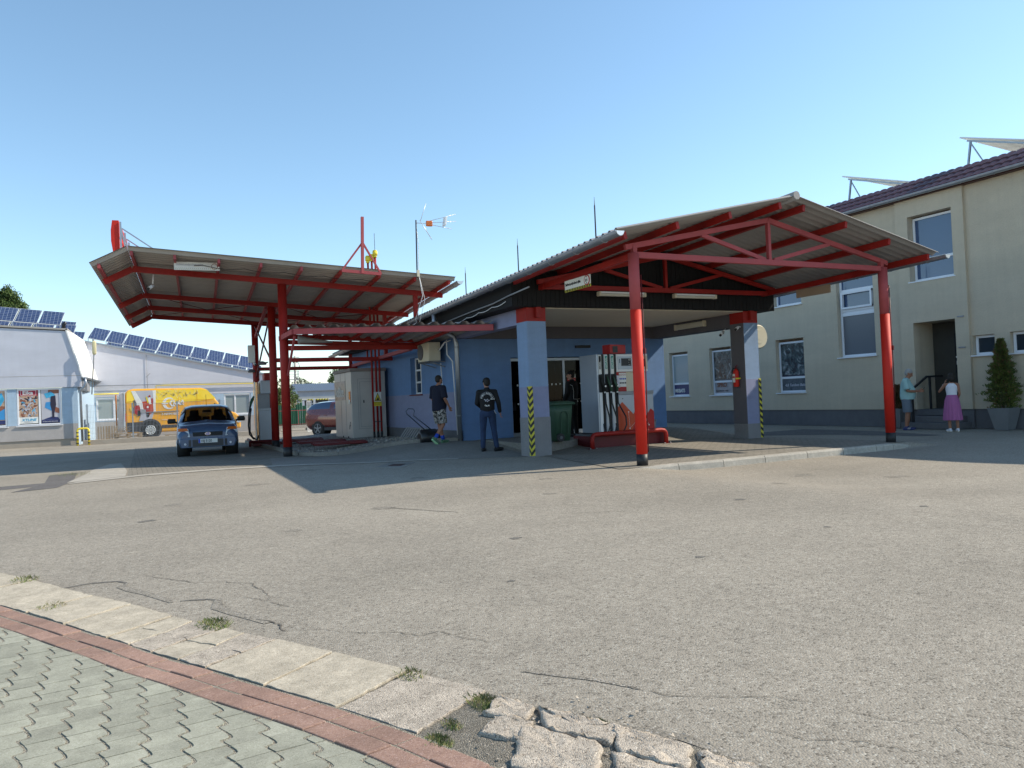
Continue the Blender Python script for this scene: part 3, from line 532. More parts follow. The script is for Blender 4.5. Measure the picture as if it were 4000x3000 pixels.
def strip(pts, wd, name, mname, dz=0.004, rag=0.35, label=None):
    rn = random.Random(len(pts)*13+int(wd*1000)); P = densify(pts, 0.025 if wd < .05 else 0.12); L_, R_ = [], []
    if mname == 'crack':
        a_ = [0, 0]; Q = []
        for p in P: a_ = [a_[0]*.8+rn.gauss(0, .006), a_[1]*.8+rn.gauss(0, .006)]; Q.append((p[0]+a_[0], p[1]+a_[1]))
        P = Q
    for k, p in enumerate(P):
        a, b = P[max(k-1, 0)], P[min(k+1, len(P)-1)]; t = Vector((b[0]-a[0], b[1]-a[1])).normalized(); f = sin(pi*(k+.3)/(len(P)-.4))**.4*(1+rn.uniform(-rag, rag)); wob = rn.uniform(-1, 1)*wd*rag*1.2
        L_.append((p[0]-t.y*(wd*f/2+wob*.5), p[1]+t.x*(wd*f/2+wob*.5))); R_.append((p[0]+t.y*(wd*f/2-wob*.5), p[1]-t.x*(wd*f/2-wob*.5)))
    mb = MB(); mb.grid([[(l[0], l[1], gz(*l)+dz), (r[0], r[1], gz(*r)+dz)] for l, r in zip(L_, R_)]); return struct(mb.build(name, mname, fixn=False))
for pts, wd in (([(0.09, 7.14), (0.23, 6.89), (0.43, 6.55), (0.64, 6.47), (0.84, 6.20), (0.88, 5.79), (0.86, 5.61)], .010), ([(0.71, 5.83), (0.84, 5.59), (0.97, 5.32)], .010), ([(0.70, 5.16), (0.82, 4.95), (0.83, 4.78)], .018), ([(0.83, 4.78), (1.02, 4.67), (1.25, 4.46), (1.37, 4.40), (1.46, 4.24), (1.60, 4.24), (1.66, 4.04), (1.84, 3.78)], .007),
                ([(1.99, 3.06), (2.13, 2.76), (2.29, 2.64), (2.46, 2.54), (2.59, 2.35)], .007), ([(2.59, 2.35), (2.62, 2.25), (2.69, 2.12), (2.85, 1.95)], .006), ([(2.21, 2.32), (2.27, 2.17), (2.45, 2.04), (2.50, 1.95), (2.53, 1.85)], .006), ([(2.83, 1.93), (2.79, 1.86), (2.82, 1.80), (2.86, 1.69)], .007), ([(4.3, 7.7), (4.6, 7.5), (5.0, 7.35), (5.2, 7.0)], .012)):
    strip(pts, wd*.6, 'asphalt_crack', 'crack', rag=.8)
speckle('asphalt_oiled', (0.15, 0.14, 0.122), (0.07, 0.065, 0.06), (0.28, 0.26, 0.23), scale=95, big=0.2, patch=2)
speckle('asphalt_stained', (0.232, 0.208, 0.17), (0.09, 0.08, 0.07), (0.40, 0.37, 0.33), scale=95, big=0.2, patch=2)
for pts, wd, mm in (([(-0.50, 7.01), (-0.28, 7.07), (-0.09, 7.01), (-0.03, 6.89)], .035, 'asphalt_oiled'), ([(-0.03, 6.89), (-0.06, 6.77), (-0.01, 6.59), (0.11, 6.39), (0.20, 6.17), (0.25, 5.98)], .07, 'asphalt_stained'), ([(0.31, 5.99), (0.49, 5.92), (0.54, 5.86)], .03, 'asphalt_oiled'), ([(0.54, 5.86), (0.53, 5.63), (0.60, 5.41), (0.69, 5.22), (0.75, 5.03)], .08, 'asphalt_stained'),
                    ([(0.11, 10.6), (0.29, 10.68)], .16, 'asphalt_oiled'), ([(2.80, 9.7), (3.06, 9.52)], .22, 'asphalt_stained'), ([(3.0, 9.56), (3.30, 8.98), (3.53, 8.57)], .05, 'asphalt_stained'), ([(1.7, 3.4), (1.95, 3.1), (2.05, 2.9)], .03, 'asphalt_stained'), ([(1.55, 2.75), (1.75, 2.62), (1.9, 2.4), (1.95, 2.2), (2.0, 2.0)], .05, 'asphalt_stained')):
    strip(pts, wd, 'asphalt_stain', mm, dz=0.003, rag=0.2)
OS = random.Random(77)
def blob(x, y, r, mname, dz=0.0025):
    n = 18; a0 = OS.uniform(0, 6); P = [(x+r*cos(2*pi*k/n)*(1+.3*sin(2*pi*k/n*3+a0)+OS.uniform(-.15, .15)), y+r*OS.uniform(.85, 1.15)*.8*sin(2*pi*k/n)*(1+.2*sin(2*pi*k/n*2+a0))) for k in range(n)]
    mb = MB(); c = mb.add([(x, y, gz(x, y)+dz)])[0]; i = mb.add([(p[0], p[1], gz(*p)+dz) for p in P]); [mb.face([c, i[k], i[(k+1) % n]]) for k in range(n)]; return struct(mb.build('asphalt_stain', mname, fixn=False))
for x, y, r, mm in ((6.6, 7.1, .07, 'asphalt_oiled'), (5.2, 9.3, .10, 'asphalt_stained'), (8.4, 8.2, .14, 'asphalt_stained'), (4.1, 4.9, .04, 'asphalt_oiled'), (9.9, 9.1, .2, 'asphalt_stained'), (3.3, 6.6, .06, 'asphalt_oiled'), (1.6, 8.6, .08, 'asphalt_stained'), (0.6, 12.2, .12, 'asphalt_stained'), (4.6, 12.9, .16, 'asphalt_stained'), (2.0, 14.2, .2, 'asphalt_stained'), (6.1, 11.0, .13, 'asphalt_stained'), (7.6, 5.4, .05, 'asphalt_oiled'), (5.9, 5.2, .035, 'asphalt_oiled'), (2.5, 5.1, .03, 'asphalt_oiled'), (3.4, 16.4, .25, 'asphalt_stained'), (10.5, 7.9, .18, 'asphalt_stained')): blob(x, y, r, mm)
struct(sheet([(-4.5, 17.6), (-2.5, 17.3), (-1.5, 17.6)], [(-4.5, 18.0), (-2.4, 18.2), (-1.1, 18.4)], 12, 2, 0.004).build('asphalt_patch', 'asphalt_patch', fixn=False))
struct(sheet([(-1.9, 16.6), (-1.5, 18.0), (-1.6, 20.6)], [(-1.2, 16.9), (-1.0, 18.2), (-1.05, 20.8)], 12, 3, 0.005).build('asphalt_patch', 'asphalt_patch', fixn=False))
struct(sheet([(16.4, 18.5), (17.2, 17.2), (18.2, 15.8), (18.6, 13.2)], [(20.2, 18.6), (20.2, 17.2), (20.0, 15.5), (19.2, 13.0)], 12, 4, 0.005).build('asphalt_patch', 'asphalt_patch', fixn=False))
# manhole
t = thing('manhole', 'rusty rectangular drain cover set in a pale concrete collar on the asphalt', 'drain cover', (5.1, 15.8, 0))
c = Vector((5.12, 15.85)); q = [(4.62, 15.72), (5.3, 16.75), (5.75, 16.25), (5.02, 15.15)]
mb = MB(); mb.prism([(p[0], p[1], -0.01) for p in q], (0, 0, .018)); mb.build('collar', 'apron_concrete', t, bevel=.004)
q = [(4.92, 15.75), (5.16, 16.15), (5.38, 15.92), (5.12, 15.52)]; mb = MB(); mb.prism([(p[0], p[1], 0.0) for p in q], (0, 0, .015)); mb.build('cover', 'rust_dark', t, bevel=.003)
def tuft(x, y, r, n, label, dry=.3, z=0.01):
    rn = random.Random(int(x*1000+y*77)); mb = MB()
    for k in range(n):
        a = rn.uniform(0, 2*pi); d = rn.random()**.6*r; b = Vector((x+cos(a)*d, y+sin(a)*d*1.5, z)); h = rn.uniform(.25, 1)*min(r*.35, .028)+.005; ln = Vector((rn.gauss(0, .5), rn.gauss(0, .5), 1))*h; s_ = Vector((cos(a+1.5), sin(a+1.5), 0))*.0022
        mb.cur = 1 if rn.random() < dry else 0; mb.poly([b-s_, b+s_, b+ln*.6+s_*.6+Vector((ln.x*.2, ln.y*.2, 0)), b+ln])
    return tag(mb.build('grass_tuft', ['grass_green', 'grass_dry'], fixn=False), label, 'grass tuft', 'grass tufts in the pavement joints')
tuft(-0.78, 7.5, .10, 260, 'green grass tuft at the slab edge, farthest left on the near pavement')
tuft(0.45, 5.15, .10, 420, 'dense green grass tuft beside the crumbled slab, at the asphalt edge')
tuft(-0.5, 6.3, .09, 200, 'thin dry weeds in the joint across an unbroken pale slab', .5)
tuft(1.2, 3.62, .07, 260, 'small weeds growing in the joint between the two large clean slabs', .4)
tuft(1.37, 3.1, .07, 380, 'spreading weeds at the far corner of the last whole slab', .4)
tuft(1.06, 2.86, .05, 380, 'low green weeds next to the red brick band near the rubble')
tuft(1.16, 2.98, .04, 160, 'small dry weed clump in the gap before the rubble', .5)
tuft(1.68, 2.67, .035, 300, 'bright green grass clump on the rubble edge, nearest the camera', .1)
tuft(1.57, 2.6, .03, 140, 'brownish dry weed clump in the rubble beside the bright green one', .9)
tuft(-1.15, 20.3, .45, 300, 'flat patch of weeds on the asphalt left of the car paving', .3)['kind'] = 'stuff'
# ------------------------------------------------------------------ petrol station building with its gabled canopy
XC, HW, YF, YB = 11.77, 4.23, 10.72, 31.0
def rz_(y): return -0.036*(y-YF)
def eave(y): return 4.09+rz_(y)
def ridge(y): return 5.0+rz_(y)
st = thing('petrol_station', 'low blue rendered petrol station shop with long gabled corrugated canopy on red columns', 'petrol station', (11.77, 15.2, 0))
# roof sheets
for s in (-1, 1):
    mb = MB(); sl_ = Vector((s*HW, 0, eave(YF)-ridge(YF))); ac = Vector((0, 1, -0.036)); corrugated(mb, (XC, YF, ridge(YF)), sl_, ac, sl_.length, (YB-YF), 0.2, 0.065, 0.010); mb.build('roof', 'roof_sheet', st)
mb = MB(); mb.tube([(XC, YF-.01, ridge(YF)+.045), (XC, YB, ridge(YB)+.045)], .085, 10); mb.build('ridge_cap', 'roof_sheet', st)
# purlins
def slope_pt(s, d, y, dz=0): # d horizontal distance from the ridge
    return Vector((XC+s*d, y, ridge(y)-(ridge(y)-eave(y))*d/HW+dz))
for s, ds in ((-1, (0.32, 1.6, 2.85, 4.0)), (1, (0.32, 1.5, 2.8, 4.05))):
    for d in ds:
        mb = MB(); mb.beam(slope_pt(s, d, YF+.12, -.075), slope_pt(s, d, 15.25, -.075), .07, .13, (s*.21, 0, 1)); mb.build('purlin', 'red_paint', st, bevel=.004)
def truss(y, xl, xr, zt, mname, web=True):
    mb = MB(); zb = zt-.06
    mb.beam((xl, y, zb), (xr, y, zb), .08, .11)
    pk = (XC, y, ridge(y)-.24)
    for s in (-1, 1):
        e = slope_pt(s, 3.55, y, -.21); mb.beam(pk, e, .07, .10)
        q = slope_pt(s, 1.75, y, -.26); mb.beam((XC+s*.12, y+.001, zb+.05), q, .06, .08)
        f = (XC+s*3.35, y, zb+.03); mb.beam(f, (XC+s*3.35, y, eave(y)+.0), .09, .09, (0, 1, 0))
    mb.beam((XC, y-.001, zb+.05), pk, .07, .08, (0, 1, 0)); return mb.build('truss', mname, st, bevel=.004)
tf = truss(11.5, 8.45, 15.1, 3.93, 'red_faded'); tb = truss(14.85, 8.35, 15.05, 3.84, 'red_paint')
for x in (8.42, 15.14):
    mb = MB(); mb.beam((x, 11.5, 3.86), (x, 15.25, 3.79), .09, .12); mb.build('side_beam', 'red_paint', st, bevel=.004)
# round columns
for x, zs in ((8.40, .0), (15.17, 0.0)):
    mb = MB(); mb.cyl((x, 11.5, .22), (x, 11.5, 2.86), .102, 24); mb.cur = 1; mb.cyl((x, 11.5, 2.86), (x, 11.5, 3.9), .101, 24); mb.cur = 2; mb.cyl((x, 11.5, -.02), (x, 11.5, .22), .104, 24); mb.build('column', ['red_bright', 'red_faded', 'black_paint'], st)
    mb = MB(); mb.tube([(x+.098, 11.44, .25), (x+.113, 11.43, 1.7), (x+.106, 11.43, 2.1), (x+.108, 11.44, 3.5)], .011, 8); mb.box(x+.09, x+.125, 11.40, 11.44, 2.05, 2.15); mb.build('lightning_cable', 'red_dark', st)
# pillars
for x in (8.1, 14.53):
    y0, y1 = 15.2, 15.7; w = .49; gb = gz(x, 15.2)-.1; mb = MB()
    zt = 0.88 if x < 10 else 0.40
    mb.box(x-.012, x+w+.012, y0-.012, y1, gb, zt); mb.cur = 1; mb.box(x, x+w, y0, y1, zt, 1.57); mb.cur = 2; mb.box(x+.001, x+w-.001, y0+.001, y1, 1.57, 3.05); mb.cur = 3; mb.box(x-.002, x+w+.002, y0-.002, y1, 3.05, 3.36)
    mb.build('pillar', ['stucco_pillarbase', 'stucco_lavender', 'stucco_pillar', 'red_paint'], st)
    xm = x+.27 if x < 10 else x+.24
    mb = MB(); mb.beam((xm, y0-.05, 3.12), (xm, y0-.05, 3.84), .12, .09, (0, 1, 0)); mb.build('bracket_post', 'red_paint', st, bevel=.004)
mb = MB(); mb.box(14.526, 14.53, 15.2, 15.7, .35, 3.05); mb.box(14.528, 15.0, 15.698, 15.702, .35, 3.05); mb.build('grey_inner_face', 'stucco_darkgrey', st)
# shop body
YW, XL, XR = 19.3, 8.15, 15.1
mb = MB(); DO = (10.62, 12.35, .2, 2.48); DW = (8.15+1.62, 10.3, 0.25, 2.48)
wall_open(mb, 'y', YW, XL, XR, 0.0, 3.0, [(9.72, 13.0, .22, 2.47)], .22, 1); mb.build('wall', 'stucco_blue', st)
mb = MB(); wall_open(mb, 'x', XL, YW, YB-.5, 1.57, 3.4, [(22.3, 23.3, 1.57, 2.72)], .2, 1); mb.build('wall', 'stucco_blue', st)
mb = MB(); mb.box(XL-.002, XL+.05, YW+.002, YB-.5, .5, 1.57); mb.build('wall_base', 'stucco_lavender', st)
mb = MB(); mb.box(XL-.02, XL+.04, YW, YB-.5, 0, .5); mb.build('plinth', 'plinth_grey', st)
MB().box(XR-.05, XR, YW+.003, YB-.56, 0, 3.3).build('wall', 'stucco_blue', st); MB().box(XL, XR, YB-.55, YB-.5, 0, 3.4).build('wall', 'stucco_blue', st)
wd = window(st, 'x', XL+.16, 22.3, 23.3, 1.58, 2.72, zs=(1.95, 2.33), us=(22.8,), fr=.05)
mb = MB(); mb.box(XL-.05, XL+.18, 22.25, 23.35, 1.53, 1.565); mb.build('sill', 'red_dark', wd)
# ceiling, bulkhead, beams
mb = MB(); mb.box(8.45, 14.6, 15.2, YW-.12, 3.34, 3.36); mb.build('ceiling', 'ceiling_cream', st)
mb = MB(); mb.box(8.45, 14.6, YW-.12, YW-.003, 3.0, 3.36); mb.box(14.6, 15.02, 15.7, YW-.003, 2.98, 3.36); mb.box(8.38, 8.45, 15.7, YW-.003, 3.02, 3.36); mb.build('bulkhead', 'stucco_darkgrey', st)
mb = MB(); mb.box(8.1, 8.38, 15.7, YW-.003, 3.01, 3.36); mb.build('edge_beam', 'stucco_lavender', st)
mb = MB(); mb.box(15.02, 15.09, 15.7, YW-.003, 2.985, 3.36); mb.build('edge_beam', 'stucco_lightblue', st)
# black boarded gable and eaves box
mb = MB(); yb = 15.1
mb.poly([(7.7, yb, 3.365), (15.55, yb, 3.365), (15.55, yb, slope_pt(1, 3.78, yb).z-.03), (XC, yb, ridge(yb)-.03), (7.7, yb, slope_pt(-1, 4.07, yb).z-.03)])
rn = random.Random(2); mb.build('gable_board', 'black_wood', st)
mb = MB()
x = 7.72
while x < 15.5: d = abs(x+.06-XC); zt = slope_pt(1, d+.08, yb).z-.04; mb.box(x, x+.112, yb-.022+rn.uniform(0, .008), yb-.002, 3.36, zt); x += .12
mb.build('gable_boarding', 'black_wood', st)
for s, xo in ((-1, 7.7), (1, 15.55)):
    mb = MB(); zo = slope_pt(s, abs(xo-XC), 0).z
    mb.poly([(xo, yb, 3.37), (xo, yb, eave(yb)-.02), (xo, YB-.4, eave(YB)-.02), (xo, YB-.4, 3.3)]); xi = 8.1 if s < 0 else 15.1
    mb.poly([(xo, yb, 3.37), (xi, yb, 3.368), (xi, YB-.4, 3.3), (xo, YB-.4, 3.3)]); mb.build('eaves_box', 'black_wood', st)
for s in (-1, 1):
    mb = MB(); x = XC+s*(HW+.07); gutter(mb, (x, YF-.15, eave(YF)-.03), (x, YB, eave(YB)-.05), .085); mb.build('gutter', 'zinc', st)
    mb = MB(); p = Vector((x, YF-.155, eave(YF)-.03)); mb.prism([p+Vector((.078*cos(a), 0, .078*sin(a))) for a in [pi+pi*k/10 for k in range(11)]], (0, -.01, 0)); mb.build('gutter_end', 'zinc_bright', st)
mb = MB(); mb.tube([(7.47, 19.3, 3.66), (7.47, 19.3, 3.4), (7.55, 19.25, 3.28), (7.98, 19.17, 3.05), (8.03, 19.15, 2.85), (8.03, 19.15, .3)], .062, 14)
for z in (.9, 1.9, 2.75): mb.cyl((8.03, 19.15, z), (8.03, 19.15, z+.03), .07, 14)
mb.build('downpipe', 'zinc', st)
mb = MB(); mb.tube([(7.93, 19.6, 3.0), (7.93, 19.6, 2.6), (8.0, 19.4, 2.4), (8.05, 19.35, .4)], .018, 8); mb.build('cable', 'white_plastic', st)
mb = MB(); mb.tube([(7.66, y, z) for y, z in ((14.2, 3.66), (15.2, 3.60), (16, 3.53), (17, 3.5), (18, 3.46), (19.2, 3.40))], .018, 8); mb.build('cable_duct', 'zinc_dull', st)
mb = MB(); P = []
for k in range(41): tt = k/40; P.append((7.67, 15.35+3.7*tt, 3.50-.20*tt-.035*abs(sin(tt*pi*5)))) 
mb.tube(P, .008, 6); mb.build('cable', 'white_plastic', st)
# shop glazing behind the doors
dr = MB()
for a, b in ((9.72, 9.78), (10.55, 10.62), (11.46, 11.54), (12.33, 12.40), (12.94, 13.0)): dr.box(a, b, YW+.1, YW+.16, .24, 2.45)
dr.box(9.72, 13.0, YW+.09, YW+.165, 2.37, 2.45); dr.box(9.73, 12.99, YW+.095, YW+.16, .225, .34); do = dr.build('door', 'zinc', st, bevel=.004)
mb = MB(); mb.box(9.78, 12.95, YW+.125, YW+.131, .34, 2.37); mb.build('glass', 'glass_shop', do)
mb = MB()
for z in (1.13, 1.66):
    x = 9.95
    while x < 12.9: mb.box(x, x+.045, YW+.116, YW+.12, z, z+.045); x += .14
mb.build('safety_mark', 'sign_white', do)
mb = MB(); mb.box(11.62, 11.9, YW+.113, YW+.12, 1.72, 1.86); mb.cur = 1; mb.box(11.62, 11.9, YW+.11, YW+.12, 1.86, 1.97); mb.build('notice_sticker', ['red_art', 'sign_white'], do)
text('KAMEROVÝ SYSTÉM', .026, 'sign_white', do, frame((11.63, YW+.11, 1.80), (1, 0, 0), (0, 0, 1)))
mb = MB(); mb.cyl((11.76, YW+.112, 1.52), (11.76, YW+.119, 1.52), .09, 16); mb.build('round_sticker', 'sign_white', do)
mb = MB(); mb.box(8.2, 15.0, 26.0, 26.1, .2, 3.3); mb.box(8.2, 15.0, YW+.3, 26, .19, .22); mb.box(8.2, 15.0, YW+.3, 26, 3.1, 3.12); mb.build('shop_interior', 'dark_interior', st)
mb = MB(); mb.cur = 0
for k, (x, z) in enumerate(((9.9, .25), (9.9, .8), (10.2, 1.3), (11.9, .3), (12.3, .9), (12.5, 1.5))): mb.box(x, x+.5, 20.6, 21.0, z, z+.42)
mb.cur = 1; mb.cyl((12.55, 20.3, 2.0), (12.95, 20.3, 2.0), .13, 14); mb.box(9.85, 10.3, 20.2, 20.4, .95, 1.2); mb.build('shop_shelf', ['plinth_grey', 'poster_grey'], st)
mb = MB(); mb.box(11.85, 12.35, YW-.09, YW-.004, 2.72, 2.8); mb.build('door_sensor', 'black_paint', st, bevel=.01)
# platform in front of the shop door
mb = MB(); mb.prism([(8.62, 15.72, .0), (9.1, 16.05, 0), (9.95, 16.55, 0), (11.0, 17.2, 0), (13.2, 18.6, 0), (13.2, 19.32, 0), (8.6, 19.32, 0)], (0, 0, .23)); struct(mb.build('shop_platform', 'apron_concrete', bevel=.01))
for y, z, n in ((17.8, 6.81, 'nearest'), (22.5, 6.61, 'middle'), (26.9, 6.41, 'farthest')):
    mb = MB(); mb.tube([(XC, y, ridge(y)+.06), (XC, y, z-.25), (XC, y, z-.22), (XC, y, z)], [.022, .02, .011, .004], 8)
    tag(mb.build('lightning_rod', 'rod'), 'thin dark lightning rod on the station roof ridge, %s of the three' % n, 'lightning rod', 'lightning rods on the ridge')
# ------------------------------------------------------------------ tall left canopy
CA = radians(4.5); C0 = (3.91, 21.44, 0)
cp = thing('pump_canopy', 'tall flat red steel canopy with kinked corrugated roof on round columns over the car', 'canopy', C0, -CA)
def zr(u, v): return (5.25-.07*(u+3.65) if u > -3.65 else 5.25+.53*(u+3.65))-.03*(v+1.4)
V0, V1, U0, UK, U1 = -1.42, 9.4, -4.43, -3.65, 4.52
for a, b in ((UK, U1), (UK, U0)):
    mb = MB(); p0 = Vector((a, V0, zr(a, V0))); p1 = Vector((b, V0, zr(b, V0)+(.0 if b > a else 0))); corrugated(mb, p0, p1-p0, Vector((0, 1, -.03)), (p1-p0).length, V1-V0, .24, .085, .008, 10, True); mb.build('roof_sheet', 'roof_metal', cp, world=False)
for u in (-4.28, -3.58, -2.63, -1.62, -.62, .38, 1.38, 2.41, 3.39, 4.36):
    mb = MB(); mb.beam((u, V0+.1, zr(u, V0)-.06), (u, V1-.1, zr(u, V1)-.06), .06, .11); mb.build('purlin', 'red_faded' if u < 1 else 'red_paint', cp, world=False)
for v in (0, 4.0, 6.4, 8.5):
    mb = MB(); k = (UK, v, zr(UK, v)-.185); mb.beam(k, (4.56, v, zr(4.56, v)-.185), .1, .15); mb.beam(k, (U0+.12, v, zr(U0+.12, v)-.185), .1, .15); mb.build('beam', 'red_paint', cp, world=False, bevel=.005)
for u, v, zb in ((0, 0, .0), (.05, 4.0, 0.04), (-.18, 8.4, .05)):
    mb = MB(); zt = zr(u, v)-.26; mb.cyl((u, v, zb+.26), (u, v, zt), .118, 22); mb.cur = 1; mb.cyl((u, v, zb-.04), (u, v, zb+.26), .121, 22); mb.build('column', ['red_paint', 'black_paint'], cp, world=False)
for u, v, z0 in ((3.73, 0, 3.0), (3.73, 4.0, 2.9), (3.73, 6.9, 2.9), (3.34, 8.4, 2.8)):
    mb = MB(); mb.beam((u, v, z0), (u, v, zr(u, v)-.26), .12, .12, (0, 1, 0)); mb.build('post', 'red_paint', cp, world=False)
for v, z, a, b in ((0, 3.26, .1, 4.0), (0, 2.95, .1, 4.1), (4.0, 2.86, .1, 3.95), (8.4, 2.8, -.1, 4.0)):
    mb = MB(); mb.beam((a, v, z), (b, v, z-.02 if z < 3.2 else z-.14), .1, .13); mb.build('tie_beam', 'red_paint', cp, world=False, bevel=.004)
mb = MB(); mb.beam((3.4, 8.4, 2.84), (3.6, 0.2, 2.9), .09, .11); mb.build('tie_beam', 'red_faded', cp, world=False)
for p, q in (((-.18, 8.3, 4.4), (.05, 4.1, 2.75)), ((-.18, 8.3, 2.5), (.05, 4.1, 4.5))):
    mb = MB(); mb.beam(p, q, .045, .045); mb.build('brace', 'red_dark', cp, world=False)
mb = MB(); mb.beam((-.15, 8.2, 4.0), (0, 5.2, 4.72), .1, .1); mb.build('brace', 'red_faded', cp, world=False)
for p, q in (((-3.5, 4, 4.93), (-.3, 8.4, 4.6)), ((-3.5, 8.4, 4.8), (-.1, 4, 4.7)), ((.1, 4, 4.7), (3.6, 8.4, 4.25)), ((0, 8.4, 4.5), (3.6, 4, 4.4))):
    mb = MB(); mb.tube([p, q], .012, 6); mb.build('cross_rod', 'red_dark', cp, world=False)
mb = MB(); gutter(mb, (U1+.06, V0-.2, zr(U1, V0)-.06), (U1+.06, V1, zr(U1, V1)-.06), .09); mb.build('gutter', 'zinc_dull', cp, world=False)
mb = MB(); mb.prism([Vector((U1+.06+.085*cos(a), V0-.2, zr(U1, V0)-.06+.085*sin(a))) for a in [pi+pi*k/10 for k in range(11)]], (0, -.01, 0)); mb.build('gutter_end', 'zinc_bright', cp, world=False)
def LW(u, v, z): return WM(cp) @ Vector((u, v, z))
mb = MB(); mb.tube([LW(u, -.95, zr(u, -.95)-.12-.05*abs(sin((u+3)*pi/1.0))) for u in [-2.2+k*.1 for k in range(62)]], .008, 5); tag(mb.build('hanging_cable', 'rubber'), 'thin black cable sagging under the front edge of the tall canopy', 'cable')
# ---- low lean-to canopy
lc = thing('lean_to_canopy', 'low red framed lean-to roof with trapezoid sheet between tall canopy and shop', 'canopy', (5.5, 19, 0))
A_, B_ = Vector((3.98, 20.35, 3.30)), Vector((8.0, 16.72, 3.06)); E_ = Vector((8.12, 19.3, 3.0)); D_ = Vector((3.95, 21.5, 3.22))
mb = MB(); mb.beam(A_, B_, .06, .15); mb.build('front_beam', 'red_faded', lc, bevel=.004)
mb = MB(); mb.beam(A_+Vector((-.03, .05, 0)), D_+Vector((-.12, .1, 0)), .06, .13); mb.build('side_beam', 'red_faded', lc)
vd = Vector((sin(CA), cos(CA), -.03)); ud = (B_-A_); 
mb = MB(); mb.beam((4.0, 21.5, 3.12), (8.1, 21.2, 2.98), .08, .12); mb.build('rear_beam', 'red_paint', lc)
for f in (.16, .38, .60, .82):
    p = A_.lerp(B_, f)+Vector((0, 0.02, -.0)); L_ = (21.3-p.y); mb = MB(); mb.beam(p, p+vd*L_ , .05, .08); mb.build('purlin', 'red_paint', lc)
mb = MB(); N = 140; top = []; 
for k in range(N*1+1):
    f = k/N; p = A_.lerp(B_, f)+Vector((-.06, -.09, .10)); ph = (k % 10)/10; h = .065 if ph < .4 else (0 if .5 <= ph < .9 else .032); L_ = 21.7-p.y; top.append([p+Vector((0, 0, h)), p+vd*L_+Vector((0, 0, h))])
mb.grid(top); mb.grid([[a-Vector((0, 0, .008)), b-Vector((0, 0, .008))] for a, b in top]); mb.build('roof_sheet', 'roof_metal', lc)
mb = MB(); mb.beam((3.96, 21.3, 2.2), (4.02, 20.5, 3.2), .05, .05); mb.build('brace', 'red_faded', lc)
mb = MB(); rn = random.Random(8); mb.loft([[(4.15+t_*.9, 20.7+.12*cos(a)+t_*.05+rn.uniform(-.02, .02), 3.12-.07*t_+(.09*(1-t_)+.02)*sin(a)) for a in [2*pi*j/8 for j in range(8)]] for t_ in (0, .15, .3, .5, .75, 1)]); tag(mb.build('foil_bundle', 'roof_sheet'), 'crumpled silver foil bundle wedged under the lean-to roof corner', 'foil')
# ---- things on the tall canopy
mb = MB()
p0, p1 = LW(1.38, V0-.05, 4.86), LW(2.42, V0-.05, 4.79); ap = LW(1.95, V0-.05, 5.62); tp = LW(1.97, V0-.05, 6.30)
tf = thing('mast_frame', 'pale red triangular steel mast frame standing on the tall canopy edge', 'mast', tuple(p0.lerp(p1, .5)))
mb = MB().beam(p0, p1, .05, .08); mb.build('base_bar', 'red_faded', tf)
mb = MB().beam(p0, ap, .045, .045, (0, 1, 0)).beam(p1, ap, .045, .045, (0, 1, 0)); mb.build('strut', 'red_faded', tf)
mb = MB().beam(p0.lerp(p1, .52)-Vector((0, 0, .03)), tp, .07, .07, (0, 1, 0)); mb.build('mast_pole', 'red_faded', tf)
# vent pipes
vs_ = thing('vent_pipes', 'three thin red fuel vent pipes with yellow caps rising through the canopies', 'vent pipes', (7.6, 25.2, .1))
for k, (x, y, h) in enumerate(((7.47, 25.25, 6.1), (7.59, 25.2, 6.15), (7.70, 25.15, 6.28))):
    mb = MB(); mb.cyl((x, y, .40), (x, y, h), .035, 10); mb.cur = 1; mb.cyl((x, y, .1), (x, y, .40), .04, 10); q = mb.build('pipe', ['red_paint', 'black_paint'], vs_)
    mb = MB(); mb.cyl((x, y, h), (x, y, h+.07), .06, 12).cyl((x, y, h+.07), (x, y, h+.2), .085, 12).cyl((x, y, h+.2), (x, y, h+.24), .07, 12); mb.build('cap', 'yellow_paint', q)
mb = MB(); mb.tube([(7.70, 25.15, 6.5), (7.70, 25.15, 7.1)], .008, 6); mb.build('aerial', 'rod', vs_)
mb = MB(); mb.box(7.45, 7.72, 25.1, 25.13, .72, .74); mb.build('clamp', 'rod', vs_)
# warning sign
ws = thing('warning_sign', 'white and yellow triangular warning sign fixed to the vent pipes', 'sign', (7.56, 25.05, 1.3))
mb = MB(); mb.box(7.44, 7.70, 25.05, 25.055, 1.40, 1.72); mb.cur = 1; mb.box(7.44, 7.70, 25.05, 25.055, 1.25, 1.398); mb.build('board', ['sign_white', 'yellow_paint'], ws)
mb = MB(); mb.prism([(7.455, 25.048, 1.42), (7.685, 25.048, 1.42), (7.57, 25.048, 1.70)], (0, -.003, 0)); mb.build('triangle_border', 'ink_black', ws)
mb = MB(); mb.prism([(7.48, 25.043, 1.44), (7.66, 25.043, 1.44), (7.57, 25.043, 1.66)], (0, -.003, 0)); mb.build('triangle', 'yellow_paint', ws)
mb = MB(); mb.prism([(7.51, 25.038, 1.45), (7.62, 25.038, 1.45), (7.585, 25.038, 1.56)], (0, -.002, 0)); mb.build('symbol', 'ink_black', ws)
for k, s_ in enumerate(('NEBEZPEČÍ VÝBUCHU', 'ZÁKAZ KOUŘENÍ')): text(s_, .025, 'ink_black', ws, frame((7.45, 25.048, 1.35-.05*k), (1, 0, 0), (0, 0, 1)), sx=.9)
